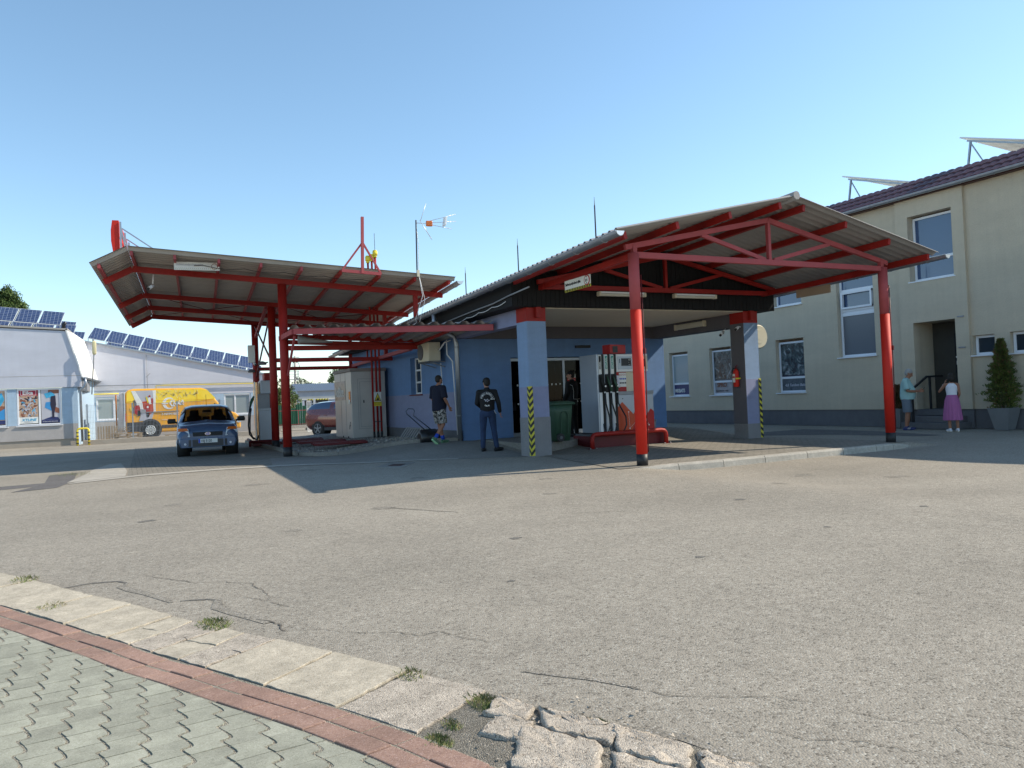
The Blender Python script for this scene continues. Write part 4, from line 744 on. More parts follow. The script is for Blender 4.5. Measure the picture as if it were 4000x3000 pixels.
# tv antenna
p = LW(3.42, V0, 4.72); an = thing('tv_antenna', 'television aerial with orange dipole box on a thin dark mast above the canopy', 'antenna', tuple(p))
mb = MB(); mb.tube([p, p+Vector((.03, 0, 1.58))], .02, 8); mb.build('mast_pole', 'rod', an)
h = p+Vector((.03, 0, 1.5)); ub = Vector((cos(CA), -sin(CA), 0)); vb = Vector((sin(CA), cos(CA), 0))
mb = MB()
for dz, e in ((0.02, .30), (.0, .10), (-.0, -.12)):
    a = h+ub*.35+Vector((0, 0, dz+e*.15)); b = h+ub*(1.15 if e > 0 else 1.02)+Vector((0, 0, e)); mb.tube([a, b], .008, 5)
    for k in range(9): q = a.lerp(b, (k+1)/9.5); mb.tube([q-vb*.07-Vector((0, 0, .012)), q+vb*.07+Vector((0, 0, .012))], .004, 4)
mb.tube([h, h+ub*.4], .01, 6); mb.build('boom', 'zinc_bright', an)
mb = MB(); mb.obox(h+ub*.37, ub*.09, vb*.04, Vector((0, 0, .075))); mb.build('dipole_box', 'indicator', an, bevel=.02)
mb = MB(); mb.obox(h+ub*.82+Vector((0, 0, .08)), ub*.03, vb*.1, Vector((.02, 0, .12))); mb.build('spacer', 'white_plastic', an, bevel=.01)
mb = MB()
a0, a1 = h+ub*.12+Vector((0, 0, .05)), h+ub*.42-Vector((0, 0, .42))
for s_ in (-.14, -.05, .05, .14): mb.tube([a0+vb*s_+ub*s_*.4, a1+vb*s_+ub*s_*.4], .006, 4)
for k in range(6): q = a0.lerp(a1, k/5); mb.tube([q-vb*.14-ub*.056, q+vb*.14+ub*.056], .006, 4)
mb.tube([a0, h+ub*.3+Vector((0, 0, .55))], .009, 5); mb.build('reflector', 'zinc_bright', an)
mb = MB(); mb.box(p.x-.02, p.x+.05, p.y-.08, p.y-.02, p.z+.02, p.z+.2); mb.build('amplifier', 'cream_plastic', an)
mb = MB(); mb.tube([h, p+Vector((.06, -.03, .9)), p+Vector((.03, -.05, .1)), p+Vector((.12, -.05, -.5)), p+Vector((.02, .3, -1.1)), p+Vector((.2, .6, -1.5))], .009, 5); mb.tube([p+Vector((.05, -.05, .0)), p+Vector((.2, 0, -.6)), p+Vector((.1, .3, -1.3)), p+Vector((.25, .9, -1.55))], .007, 5); mb.build('cable', 'white_plastic', an)
# red light box on the kink
rs = thing('sign_box', 'red curved sign box on a grey lattice frame above the canopy corner', 'sign', tuple(LW(-4.0, 2, 5.3)))
mb = MB(); pr = [(-4.15, 5.50), (-4.22, 5.75), (-4.26, 6.05), (-4.26, 6.35), (-4.22, 6.62), (-4.06, 6.62), (-4.06, 5.76)]
mb.prism([LW(u, 1.6, z) for u, z in pr], LW(0, 4.4, 0)-LW(0, 1.6, 0)); mb.build('box', 'red_bright', rs)
mb = MB()
for v in (1.6, 3.0, 4.4):
    mb.beam(LW(-4.02, v, 5.2), LW(-4.02, v, 6.58), .05, .05, (0, 1, 0)); mb.beam(LW(-4.02, v, 6.5), LW(-3.8, v, 5.2), .035, .035, (0, 1, 0)); mb.beam(LW(-3.98, v, 6.4), LW(-2.2, v, 5.15), .03, .03, (0, 1, 0))
for z in (5.7, 6.2): mb.beam(LW(-4.0, 1.6, z), LW(-4.0, 4.4, z), .035, .035)
mb.build('lattice', 'zinc', rs)
# clearance sign at the front beam (faded; sunlit wash-out put into its pale colours)
cs = thing('clearance_sign', 'pale washed-out white clearance sign hanging from the tall canopy edge', 'sign', tuple(LW(-2.12, -.9, 4.86)))
mb = MB(); a = LW(-2.66, -.9, 4.88); u_ = (LW(1, 0, 0)-LW(0, 0, 0)); mb.prism([a, a+u_*1.06, a+u_*1.06+Vector((0, 0, .2)), a+Vector((0, 0, .2))], (0, .02, 0)); mb.build('board', 'sign_white', cs)
text('Snížená podjezdová výška', .085, 'poster_grey', cs, frame(a+u_*.04+Vector((0, -.006, .11)), u_, (0, 0, 1)), sx=.72)
mb = MB(); c = a+u_*.94+Vector((0, -.004, .1)); mb.tube([c+u_*.07*cos(k*pi/10)+Vector((0, 0, .07*sin(k*pi/10))) for k in range(21)], .006, 5, False); mb.build('ring', 'poster_brown', cs)
mb = MB()
for k in range(22): q = a+u_*(.02+k*.047)+Vector((0, -.003, .01)); mb.prism([q, q+u_*.022, q+u_*.04+Vector((0, 0, .045)), q+u_*.018+Vector((0, 0, .045))], (0, -.002, 0))
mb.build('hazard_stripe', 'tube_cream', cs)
def camera_unit(name, label, p, d, arm):
    t = thing(name, label, 'camera', tuple(p)); p = Vector(p); d = Vector(d).normalized()
    MB().tube([p-d*.02, p+d*.16], .04, 12).build('housing', 'white_plastic', t); MB().tube([p+d*.155, p+d*.19], .034, 12).build('lens', 'black_paint', t); MB().tube([p+Vector(arm), p+Vector((0, 0, .03))], .018, 8).build('arm', 'white_plastic', t); return t
camera_unit('security_camera', 'white security camera hanging on two rods under the tall canopy', LW(-3.2, .1, 4.62), (-.5, -.5, -.45), (.02, 0, .32))
camera_unit('security_camera', 'white security camera on the grey pillar above the fire extinguisher', (14.42, 15.3, 2.93), (-.7, -.4, -.25), (.11, 0, .02))
camera_unit('security_camera', 'small white security camera just behind the grey pillar', (14.5, 15.95, 2.86), (-.7, -.3, -.35), (.1, 0, .1))
camera_unit('security_camera', 'dark dome camera on the far column of the tall canopy', LW(-.25, 8.1, 3.0), (.1, -.8, -.3), (.0, .15, -.02))
mb = MB(); mb.obox(LW(-.34, 8.15, 3.35), LW(.12, 0, 0)-LW(0, 0, 0), LW(0, .09, 0)-LW(0, 0, 0), (0, 0, .32)); tag(mb.build('switch_box', 'zinc_bright', bevel=.01), 'tall grey electrical box mounted on the far canopy column', 'electrical box')
def flood(p, s, label):
    t = thing('floodlight', label, 'floodlight', tuple(p)); p = Vector(p); MB().loft([[p+Vector((s*a*cos(k), a*sin(k)*.8, z)) for k in [2*pi*j/10 for j in range(10)]] for a, z in ((.02, .06), (.1, .03), (.14, -.02), (.12, -.06))]).build('housing', 'plinth_grey', t); MB().tube([p, p+Vector((.18, 0, .02))], .02, 6).build('arm', 'rod', t)
flood(LW(-.28, 4.0, 2.78), 1, 'small grey floodlight on the middle column of the tall canopy')
flood(LW(-.34, 8.3, 2.74), 1, 'grey floodlight at the far column below the dome camera')
# ---- signs & lights under the main canopy
def clr(a, b, c, label):
    pass
sg = thing('clearance_sign', 'white clearance sign reading 3,4 with yellow black edge under the main canopy', 'sign', (8.3, 13.3, 3.5))
mb = MB(); mb.box(8.295, 8.31, 12.82, 13.8, 3.545, 3.73); mb.build('board', 'sign_white', sg)
mb = MB(); k = 0
mb.box(8.294, 8.311, 12.82, 13.8, 3.49, 3.544); mb.build('hazard_band', 'hazard_yellow', sg)
mb = MB()
for k in range(15): y = 13.78-k*.065; mb.prism([(8.293, y, 3.491), (8.293, y-.036, 3.491), (8.293, y-.056, 3.543), (8.293, y-.02, 3.543)], (-.002, 0, 0))
mb.build('hazard_stripe', 'ink_black', sg)
text('Snížená podjezdová výška', .074, 'ink_black', sg, frame((8.292, 13.77, 3.62), (0, -1, 0), (0, 0, 1)), sx=.78, bold=.002)
mb = MB(); mb.cyl((8.293, 12.93, 3.63), (8.285, 12.93, 3.63), .105, 24); mb.build('disc_rim', 'red_art', sg); mb = MB(); mb.cyl((8.284, 12.93, 3.63), (8.281, 12.93, 3.63), .083, 24); mb.build('disc', 'sign_white', sg)
text('3,4', .075, 'ink_black', sg, frame((8.279, 12.99, 3.605), (0, -1, 0), (0, 0, 1)), bold=.002)
mb = MB(); mb.prism([(8.279, 12.96, 3.70), (8.279, 12.90, 3.70), (8.279, 12.93, 3.675)], (-.002, 0, 0)).prism([(8.279, 12.96, 3.56), (8.279, 12.90, 3.56), (8.279, 12.93, 3.585)], (-.002, 0, 0)); mb.build('arrow', 'ink_black', sg)
mb = MB(); mb.box(15.28, 15.3, 13.03, 14.08, 3.56, 3.77); tag(mb.build('blank_sign', 'sign_brown'), 'blank brown rectangular board seen from behind under the right gutter', 'sign')
for a, b, n in ((9.79, 11.1, 'left'), (11.97, 13.27, 'right')):
    t = thing('tube_light', '%s of the two long cream tube lights under the rear truss' % n, 'tube light', (a, 14.8, 3.62), group='tube lights on the truss')
    MB().box(a, b, 14.76, 14.86, 3.66, 3.70).build('tray', 'white_plastic', t); MB().box(a+.03, b-.03, 14.75, 14.87, 3.60, 3.658).build('diffuser', 'tube_cream', t, bevel=.02); [MB().box(e-.03, e+.03, 14.745, 14.875, 3.595, 3.70).build('end_cap', 'cream_plastic', t, bevel=.015) for e in (a+.02, b-.02)]
t = thing('strip_light', 'grey boxed strip light on the dark beam left of the extinguisher pillar', 'light', (14.55, 17.3, 3.2)); MB().box(14.50, 14.595, 16.74, 17.96, 3.12, 3.27).build('diffuser', 'tube_cream', t, bevel=.03); [MB().box(14.49, 14.597, e, e+.06, 3.11, 3.28).build('end_cap', 'cream_plastic', t, bevel=.01) for e in (16.70, 17.94)]
t = thing('round_lamp', 'large round cream lamp mounted behind the sunlit pillar edge', 'lamp', (15.4, 15.62, 2.72)); mb = MB()
for a, b, y in ((.33, .33, 0), (.33, .30, -.035), (.27, .26, -.03), (.2, .19, -.045), (.1, .09, -.05)): mb.tube([(15.43, 15.64+y, 2.72), (15.43, 15.62+y-.012, 2.72)], [a, b], 28)
mb.build('reflector', 'cream_plastic', t)
mb = MB().tube([(15.43, 15.65, 2.72), (15.2, 15.66, 2.72), (15.02, 15.6, 2.72)], .025, 8); mb.build('arm', 'zinc', t)
# fire extinguisher
t = thing('fire_extinguisher', 'red fire extinguisher with black hose hung on the grey side of the pillar', 'fire extinguisher', (14.42, 15.45, 1.4))
mb = MB(); mb.tube([(14.43, 15.45, z) for z in (1.38, 1.40, 1.78, 1.83, 1.86)], [.06, .075, .075, .05, .02], 16); mb.build('cylinder', 'red_bright', t)
mb = MB(); mb.box(14.352, 14.356, 15.41, 15.50, 1.50, 1.72); mb.build('label_plate', 'sign_white', t); mb = MB(); mb.box(14.349, 14.353, 15.415, 15.495, 1.62, 1.66); mb.build('label_print', 'red_art', t)
mb = MB(); mb.tube([(14.43, 15.45, 1.85), (14.43, 15.45, 1.91)], .02, 8); mb.beam((14.43, 15.47, 1.90), (14.40, 15.36, 1.95), .02, .015); mb.build('valve', 'red_dark', t)
mb = MB(); mb.tube([(14.43, 15.47, 1.88), (14.41, 15.56, 1.86), (14.40, 15.57, 1.75), (14.42, 15.55, 1.5)], .011, 8); mb.build('hose', 'hose_black', t)
MB().box(14.36, 14.50, 15.36, 15.40, 1.58, 1.62).build('inspection_tag', 'yellow_paint', t)
# hazard corner guards
def corner_guard(x, y, z0, z1, label, chev):
    t = thing('corner_guard', label, 'corner guard', (x, y, z0)); n = int(round((z1-z0)/.16)); hw = .085
    mb = MB(); mb.box(x-.006, x+hw, y-.008, y-.003, z0, z1); mb.box(x-.009, x-.003, y-.008, y+hw, z0, z1); mb.build('strip', 'hazard_yellow', t)
    mb = MB(); 
    for k in range(n):
        z = z0+k*(z1-z0)/n; d = .10 if chev else .06
        mb.prism([(x-.008, y-.0085, z+(.0 if chev else .1)), (x+hw, y-.0085, z+(d if chev else 0)), (x+hw, y-.0085, min(z+d+.08 if chev else z+.08, z1)), (x-.008, y-.0085, min(z+.08+(.0 if chev else .1), z1))], (0, -.002, 0))
        mb.prism([(x-.0095, y-.008, z+(.0 if chev else .1)), (x-.0095, y+hw, z+(d if chev else .2)), (x-.0095, y+hw, min(z+d+.08 if chev else z+.28, z1)), (x-.0095, y-.008, min(z+.08+(.0 if chev else .1), z1))], (-.002, 0, 0))
    mb.build('stripe', 'hazard_black', t); return t
corner_guard(8.088, 15.188, .02, 1.58, 'yellow and black chevron guard on the near corner of the left pillar', True)
t = thing('corner_guard', 'yellow and black striped guard on the right edge of the sunlit pillar', 'corner guard', (15.03, 15.19, 0))
MB().box(14.95, 15.035, 15.179, 15.186, .02, 1.58).build('strip', 'hazard_yellow', t); mb = MB()
for k in range(10): z = .02+k*.156; mb.prism([(14.949, 15.177, z+.07), (15.037, 15.177, z), (15.037, 15.177, z+.078), (14.949, 15.177, min(z+.148, 1.58))], (0, -.003, 0))
mb.build('stripe', 'hazard_black', t)
# air conditioner
t = thing('air_conditioner', 'cream outdoor air conditioner unit on brackets high on the shop side wall', 'air conditioner', (7.8, 20.6, 2.45))
MB().box(7.62, 7.98, 20.2, 21.1, 2.47, 3.0).build('casing', 'cream_plastic', t, bevel=.02); mb = MB(); mb.cyl((7.622, 20.85, 2.74), (7.60, 20.85, 2.74), .22, 24); mb.build('fan_grille', 'plinth_grey', t)
MB().beam((8.13, 20.3, 2.3), (7.65, 20.3, 2.45), .03, .03).beam((8.13, 20.3, 2.45), (7.6, 20.3, 2.45), .03, .03).beam((8.13, 21.0, 2.3), (7.65, 21.0, 2.45), .03, .03).beam((8.13, 21.0, 2.45), (7.6, 21.0, 2.45), .03, .03).build('bracket', 'zinc_dull', t)
MB().tube([(7.9, 20.2, 2.8), (7.85, 19.95, 2.75), (7.95, 19.8, 2.95), (8.1, 19.7, 3.0)], .02, 8).tube([(8.05, 20.4, 2.4), (8.1, 20.4, .9)], .014, 6).build('pipe', 'white_plastic', t)
# ------------------------------------------------------------------ right office building
ob = thing('office_building', 'two-storey beige rendered office building with dark red tile roof', 'building', (24, 14, 0))
FX, YA, YZ = 20.4, 3.5, 33.0
ops = [(24.55, 25.74, 1.10, 2.92), (22.06, 23.27, 1.10, 2.93), (18.59, 19.83, 1.11, 2.96), (18.60, 19.84, 4.10, 5.95), (24.5, 25.7, 4.1, 5.95), (22.0, 23.2, 4.1, 5.95), (15.82, 17.17, 2.17, 5.95), (12.25, 12.84, 1.95, 2.49), (11.27, 11.86, 1.94, 2.50), (9.5, 10.7, 1.1, 2.95), (9.5, 10.7, 4.2, 6.05), (28, 29.2, 1.1, 2.9)]
mb = MB(); wall_open(mb, 'x', FX, YA, 12.87, .52, 6.6, [o for o in ops if o[1] < 12.87], .2, 1); mb.build('wall', 'stucco_beige', ob); mb = MB(); wall_open(mb, 'x', FX, 14.9, YZ, .52, 6.6, [o for o in ops if o[0] > 14.9], .2, 1); mb.build('wall', 'stucco_beige', ob)
bo = [(13.24, 14.49, .52, 3.0), (13.2, 14.52, 4.18, 6.06)]
mb = MB(); wall_open(mb, 'x', FX-.09, 12.87, 14.9, .52, 6.56, bo, .3, 1); mb.box(FX-.09, FX+.05, 12.868, 12.87, .52, 6.56); mb.box(FX-.09, FX+.05, 14.9, 14.902, .52, 6.56); mb.box(FX-.09, FX+.1, 12.87, 14.9, 6.56, 6.57); mb.build('wall', 'stucco_beige', ob)
mb = MB(); mb.box(FX+.03, FX+.1, YA, 13.24, 0, .52).box(FX+.03, FX+.1, 14.49, YZ, 0, .52).box(FX-.05, FX+.02, 12.87, 13.24, 0, .51).box(FX-.05, FX+.02, 14.49, 14.9, 0, .51); mb.build('plinth', 'plinth_grey', ob)
mb = MB(); mb.box(FX+.2, 30, YA, YA+.05, 0, 6.6).box(FX+.2, 30, YZ-.05, YZ, 0, 6.6).box(29.95, 30, YA, YZ, 0, 6.6); mb.build('wall', 'stucco_beige', ob)
# entrance recess
mb = MB(); mb.poly([(FX+.2, 14.49, .52), (FX+1.3, 14.49, .52), (FX+1.3, 14.49, 3), (FX+.2, 14.49, 3)]); mb.poly([(FX+.2, 13.24, .52), (FX+1.3, 13.24, .52), (FX+1.3, 13.24, 3), (FX+.2, 13.24, 3)]); mb.poly([(FX+.2, 13.24, 3), (FX+1.3, 13.24, 3), (FX+1.3, 14.49, 3), (FX+.2, 14.49, 3)]); mb.build('entrance_recess', 'stucco_beige', ob); MB().box(FX+.75, FX+1.3, 13.25, 14.48, .5, 2.995).build('recess_shade_box', 'recess_shade', ob)  # dark box stands in for the shade deep in the entrance
mb = MB(); mb.box(FX+.70, FX+.749, 13.26, 13.8, .53, 2.65); d = mb.build('door', 'dark_interior', ob); mb = MB(); mb.box(FX+.66, FX+.70, 13.68, 13.74, 1.75, 1.86).box(FX+.64, FX+.68, 13.66, 13.74, 1.95, 1.99); mb.build('handle', 'sign_white', d); MB().box(FX+.692, FX+.698, 13.3, 13.42, 1.4, 1.8).build('notice', 'sign_white', d)
for z in (3.02, 2.18): mb = MB().box(FX-.12, FX-.092, 12.98, 13.16, z, z+.035); mb.build('name_plate', 'zinc_dull', ob)
def photo_print():
    m, t, p = nodes('poster_photo'); N = t.nodes.new; Lk = t.links.new; tc = N('ShaderNodeTexCoord'); n = N('ShaderNodeTexNoise'); n.inputs['Scale'].default_value = 3.2; n.inputs['Detail'].default_value = 5; n.inputs['Distortion'].default_value = 1.5; Lk(tc.outputs['Object'], n.inputs['Vector'])
    cr = N('ShaderNodeValToRGB'); e = cr.color_ramp.elements; e[0].position = .38; e[0].color = (.012, .014, .02, 1); e[1].position = .68; e[1].color = (.34, .36, .38, 1); a = e.new(.5); a.color = (.05, .075, .08, 1); a = e.new(.58); a.color = (.13, .15, .15, 1); Lk(n.outputs[0], cr.inputs[0]); Lk(cr.outputs[0], p.inputs['Base Color']); p.inputs['Roughness'].default_value = .25; M['poster_photo'] = m
photo_print()
def poster(wo, y0, y1, z0, z1, seed, base='glass_dark'):
    x = FX+.155-.001*seed*.1; MB().box(x, x+.004, y0, y1, z0, z1).build('poster', 'poster_photo', wo); return
    r_ = random.Random(seed); x = FX+.155; mb = MB(); mb.box(x, x+.004, y0, y1, z0, z1); mb.cur = 1
    cy, cz = y0+(y1-y0)*.48, z0+(z1-z0)*.42
    mb.prism([(x-.002, cy+.33*(y1-y0)*cos(a)*(1+.2*sin(3*a)), cz+.19*(z1-z0)*sin(a)*(1+.15*cos(2*a))) for a in [2*pi*k/18 for k in range(18)]], (-.001, 0, 0)); mb.cur = 2
    mb.prism([(x-.003, cy+.1*(y1-y0)*cos(a), cz+.30*(z1-z0)+.09*(z1-z0)*sin(a)) for a in [2*pi*k/12 for k in range(12)]], (-.001, 0, 0)); mb.cur = 3
    mb.prism([(x-.003, y0+.02, z0+.02), (x-.003, y1-.02, z0+.02), (x-.003, y1-.02, z0+.12*(z1-z0)), (x-.003, cy, z0+.2*(z1-z0)), (x-.003, y0+.02, z0+.13*(z1-z0))], (-.001, 0, 0))
    mb.build('poster', ['poster_dark', 'poster_dim', 'poster_dim', 'plinth_grey'], wo)
mat('poster_dim', (.10, .115, .13), .3, var=.6, vs=7); mat('poster_fade', (.33, .33, .35), .3, var=.3, vs=4)
ws_ = [window(ob, 'x', FX+.14, o[0]+.01, o[1]-.01, o[2]+.01, o[3]-.09, zs=(o[2]+.52,), pane='glass_blue', fr=.065, sill=.2, panes=pn) for o, pn in zip(ops[:3], (['poster_navy', 'glass_pale'], ['poster_fade', 'poster_dim'], ['poster_dim', 'poster_dark']))]
poster(ws_[2], 18.68, 19.74, 1.72, 2.80, 4); poster(ws_[1], 22.15, 23.18, 1.72, 2.78, 8)
text('MIKBAITS', .20, 'sign_white', ws_[0], frame((FX+.15, 25.62, 1.27), (0, -1, 0), (0, 0, 1)), sx=.75, bold=.006); text('SPRO', .22, 'poster_brown', ws_[1], frame((FX+.15, 23.05, 1.42), (0, -1, 0), (0, 0, 1)), bold=.006); text('Gamakatsu  carp', .10, 'ink_black', ws_[1], frame((FX+.15, 23.13, 1.24), (0, -1, 0), (0, 0, 1)))
text('4.8 Tandem Baits', .13, 'poster_grey', ws_[2], frame((FX+.15, 19.62, 1.33), (0, -1, 0), (0, 0, 1)), shear=.25, bold=.003)
for o in ops[3:6]: window(ob, 'x', FX+.14, o[0]+.01, o[1]-.01, o[2]+.01, o[3]-.01, zs=(o[2]+.55,), pane='glass_blue', fr=.065, sill=.2)
o = ops[6]; wt = window(ob, 'x', FX+.14, o[0]+.01, o[1]-.01, o[2]+.01, o[3]-.01, zs=(3.52, 3.66, 4.28, ), fr=.07, sill=.2, panes=['glass_frost', 'window_white', 'glass_blue', 'glass_blue'])
mb = MB()
for (a, b, c_, e) in ((15.93, 17.06, 3.70, 3.76), (15.93, 17.06, 4.17, 4.23)): mb.box(FX+.06, FX+.12, a, b, c_, e)
mb.box(FX+.05, FX+.13, 17.0, 17.06, 3.7, 4.23).box(FX+.05, FX+.13, 15.93, 15.99, 3.7, 4.23); mb.build('open_sash', 'window_white', wt)
for o in ops[7:9]: w_ = window(ob, 'x', FX+.12, o[0]+.01, o[1]-.01, o[2]+.01, o[3]-.01, fr=.065, sill=.2, pane='glass_dark')
for o in ops[9:]: window(ob, 'x', FX+.14, o[0]+.01, o[1]-.01, o[2]+.01, o[3]-.01, fr=.065, sill=.2, zs=(o[2]+.55,), pane='glass_blue')
window(ob, 'x', FX+.13, 13.21, 14.51, 4.19, 6.02, zs=(4.80,), fr=.065, sill=.24, pane='glass_blue')
# tile roof: rounded pantiles stepped in courses
mb = MB(); N = int((YZ-YA+.6)/.24*6); rise = .65
for c_ in range(3):
    x0, x1 = FX-.25+c_*.30, FX-.25+(c_+1)*.30+.03; z0, z1 = 6.66+(x0-FX+.25)*rise+.03, 6.66+(x1-FX+.25)*rise
    mb.smooth = True; mb.grid([[(x0, YA-.3+k*.04, z0+.028*abs(sin(pi*k/6))**.7), (x1, YA-.3+k*.04, z1+.028*abs(sin(pi*k/6))**.7)] for k in range(N+1)]); mb.grid([[(x0, YA-.3+k*.04, z0-.035), (x0, YA-.3+k*.04, z0+.028*abs(sin(pi*k/6))**.7)] for k in range(N+1)])
mb.smooth = False; mb.build('roof', 'tile_roof', ob)
rx = FX-.25+3*.30; rzz = 6.66+3*.30*rise
mb = MB(); mb.poly([(rx, YA-.3, rzz), (rx, YZ+.3, rzz), (rx+8, YZ+.3, 6.9), (rx+8, YA-.3, 6.9)]); mb.box(FX-.2, FX, YA-.3, YZ+.3, 6.56, 6.64); mb.poly([(FX-.25, YA-.2, 6.6), (rx, YA-.2, rzz), (rx+8, YA-.2, 6.6)]); mb.build('roof', 'tile_roof', ob)
mb = MB(); gutter(mb, (FX-.30, YA-.3, 6.64), (FX-.30, YZ+.3, 6.64), .075); mb.build('gutter', 'zinc', ob)
for k, (yc, n) in enumerate(((17.0, 'farther'), (12.9, 'nearer'))):
    t = thing('solar_collector', '%s tilted solar collector on struts above the tile roof edge' % n, 'solar collector', (22, yc, 7.6), group='solar collectors on the tile roof')
    hi = Vector((21.9, yc+.95, 8.38)); lo = Vector((22.3, yc-1.3, 7.62)); d_ = (lo-hi); xx = Vector((4.6, .2, -.1))
    mb = MB(); n_ = xx.cross(d_).normalized()*.04; mb.prism([hi, hi+xx, lo+xx, lo], n_); mb.build('panel', 'collector', t, bevel=.008)
    [MB().beam(*q).build('strut', 'zinc', t) for q in ((hi+d_*.06+Vector((.1, 0, -.1)), lo+Vector((.1, 0, -.1)), .04, .05), (hi+d_*.06+Vector((3.9, .2, -.1)), lo+Vector((3.9, .2, -.1)), .04, .05), (hi+d_*.1+Vector((.1, 0, -.12)), Vector((21.95, yc+.85, 7.0)), .05, .05, (1, 0, 0)), (hi+d_*.1+Vector((.1, 0, -.16)), Vector((22, yc+.1, 7.0)), .03, .03, (1, 0, 0)), (hi+d_*.1+Vector((3.9, 0, -.12)), Vector((25.8, yc+.85, 7.0)), .05, .05, (1, 0, 0)))]
# steps and rail
t = thing('entrance_steps', 'dark tiled entrance steps below the office door', 'steps', (19.9, 13.8, 0))
for k, (x, a, b, z) in enumerate(((19.75, 12.95, 14.62, .17), (20.05, 13.05, 14.5, .34), (20.3, 13.2, 14.49, .52))): mb = MB(); mb.box(x, 21.6, a, b, 0 if k == 0 else z-.17, z); mb.build('step', 'plinth_grey', t, bevel=.01)
t = thing('handrail', 'dark square steel handrail rising beside the entrance steps', 'handrail', (20.0, 14.3, 0))
mb = MB(); mb.beam((19.85, 14.30, .17), (19.85, 14.30, 1.1), .05, .05, (1, 0, 0)); mb.build('post', 'black_paint', t); mb = MB(); mb.beam((20.5, 14.2, .52), (20.5, 14.2, 1.43), .05, .05, (1, 0, 0)); mb.build('post', 'black_paint', t)
mb = MB(); mb.beam((19.8, 14.31, 1.07), (20.4, 14.21, 1.45), .05, .05); mb.beam((20.38, 14.21, 1.45), (21.0, 14.15, 1.45), .05, .05); mb.build('rail', 'black_paint', t)
def conifer(name, label, c, h, r, n, seed, mats_, pot=True, brown=.1):
    rn = random.Random(seed); t = thing(name, label, 'potted plant', c); cx, cy, cz = c
    if pot:
        mb = MB(); ph = .56; mb.loft([[(cx+s_*a, cy+s_*b, cz+z) for a, b in ((-1, -1), (1, -1), (1, 1), (-1, 1))] for z, s_ in ((0, .16), (ph, .27), (ph, .24), (ph-.05, .23))]); mb.smooth = False; o = mb.build('pot', 'pot_grey', t); [setattr(p, 'use_smooth', False) for p in o.data.polygons]
        z0 = ph-.03
    else: z0 = .5
    mb = MB(); mb.cyl((cx, cy, cz+z0-.05), (cx, cy, cz+h*.8), .03, 8, .008); mb.build('trunk', 'bark', t)
    mb = MB()
    for k in range(n):
        f = rn.random()**.75; z = z0+f*(h-z0); rr_ = r*((1-f)**.72)*(.9+.10*sin(f*19+seed)+.08*sin(f*61))*min(1, .62+f*1.9)*(.85+.15*sin(7*f*9))
        if f > .86: rr_ = max(rr_, .03)
        a = rn.uniform(0, 2*pi); d = rr_*rn.random()**.4*(1+.22*sin(5*a+f*19)+(.25 if rn.random() < .06 else 0)); p = Vector((cx+d*cos(a), cy+d*sin(a), cz+z)); out = Vector((cos(a), sin(a), rn.uniform(.2, 1.5))).normalized()
        L_ = rn.uniform(.03, .09); wv = out.cross(Vector((rn.gauss(0, 1), rn.gauss(0, 1), rn.gauss(0, 1)))).normalized()*rn.uniform(.008, .02)
        mb.cur = 2 if rn.random() < brown*(2.6 if f > .6 else 1) else (1 if rn.random() < .35+.3*sin(a*2+f*9) else 0)
        mb.poly([p-wv*.4, p+out*L_*.5-wv, p+out*L_, p+out*L_*.5+wv, p+wv*.4])
    mb.build('foliage', mats_, t, fixn=False); return t
conifer('potted_conifer', 'tall potted thuja in a tapered grey pot right of the office entrance', (20.05, 11.90, 0), 2.3, .50, 11500, 3, ['thuja_a', 'thuja_b', 'thuja_brown'])
conifer('potted_conifer', 'small browned conifer in a square planter behind the man in mint shirt', (20.1, 14.95, 0), 1.22, .27, 3500, 5, ['thuja_b', 'thuja_brown', 'thuja_brown'], brown=.6)
def scale_from_camera(t, k, dz):
    for o in t.children_recursive: o.data.transform(Matrix.Scale(k, 4)); o.location = o.location*k
    t.location = (t.location.x*k, t.location.y*k, t.location.z*k-dz)
bpy.context.view_layer.update()
for o in [o for o in COL.objects if o.parent is None and o.get('category') in ('building', 'solar collector', 'steps', 'handrail', 'potted plant') and o.location.x > 15]: scale_from_camera(o, 1.08, .108)  # office, collectors, steps, rail and plants scaled about the camera position
# ------------------------------------------------------------------ pump island on the right
t = thing('pump_island', 'red raised pump island plinth with bent tube guard in front of the shop', 'pump island', (11.2, 16.4, 0))
MB().box(10.25, 12.42, 16.02, 16.95, -.02, .30).build('plinth', 'red_dark', t, bevel=.01); MB().box(10.3, 12.38, 16.06, 16.92, .298, .34).build('top', 'plinth_grey', t)
mb = MB(); P = [(10.12, 15.86, 0), (10.12, 15.86, .24)]+[(10.12+.12*(1-cos(a)), 15.86, .24+.12*sin(a)) for a in (pi/6, pi/3, pi/2)]+[(12.2, 15.86, .36)]+[(12.24+.12*sin(a), 15.86, .24+.12*cos(a)) for a in (pi/6, pi/3, pi/2)]+[(12.36, 15.86, 0)]
mb.tube(P, .055, 14); mb.build('tube_guard', 'red_paint', t); MB().box(10.0, 10.24, 15.78, 15.94, 0, .02).box(12.24, 12.48, 15.78, 15.94, 0, .02).build('foot_plate', 'red_dark', t)
mb = MB(); [mb.ball((x, 15.8, .025), .014, 6, 4) for x in (10.03, 10.21, 12.27, 12.45)]; mb.build('bolt', 'zinc_bright', t)
fp = thing('fuel_pump', 'white and orange-red fuel pump with three hoses behind the red front column', 'fuel pump', (11.2, 16.4, .34))
Y0 = 16.05
MB().box(10.47, 11.06, Y0+.01, 16.85, .36, 2.33).build('hose_tower', 'pump_silver', fp, bevel=.01)
MB().box(10.45, 11.1, Y0+.03, 16.87, .335, .37).build('base', 'black_paint', fp)
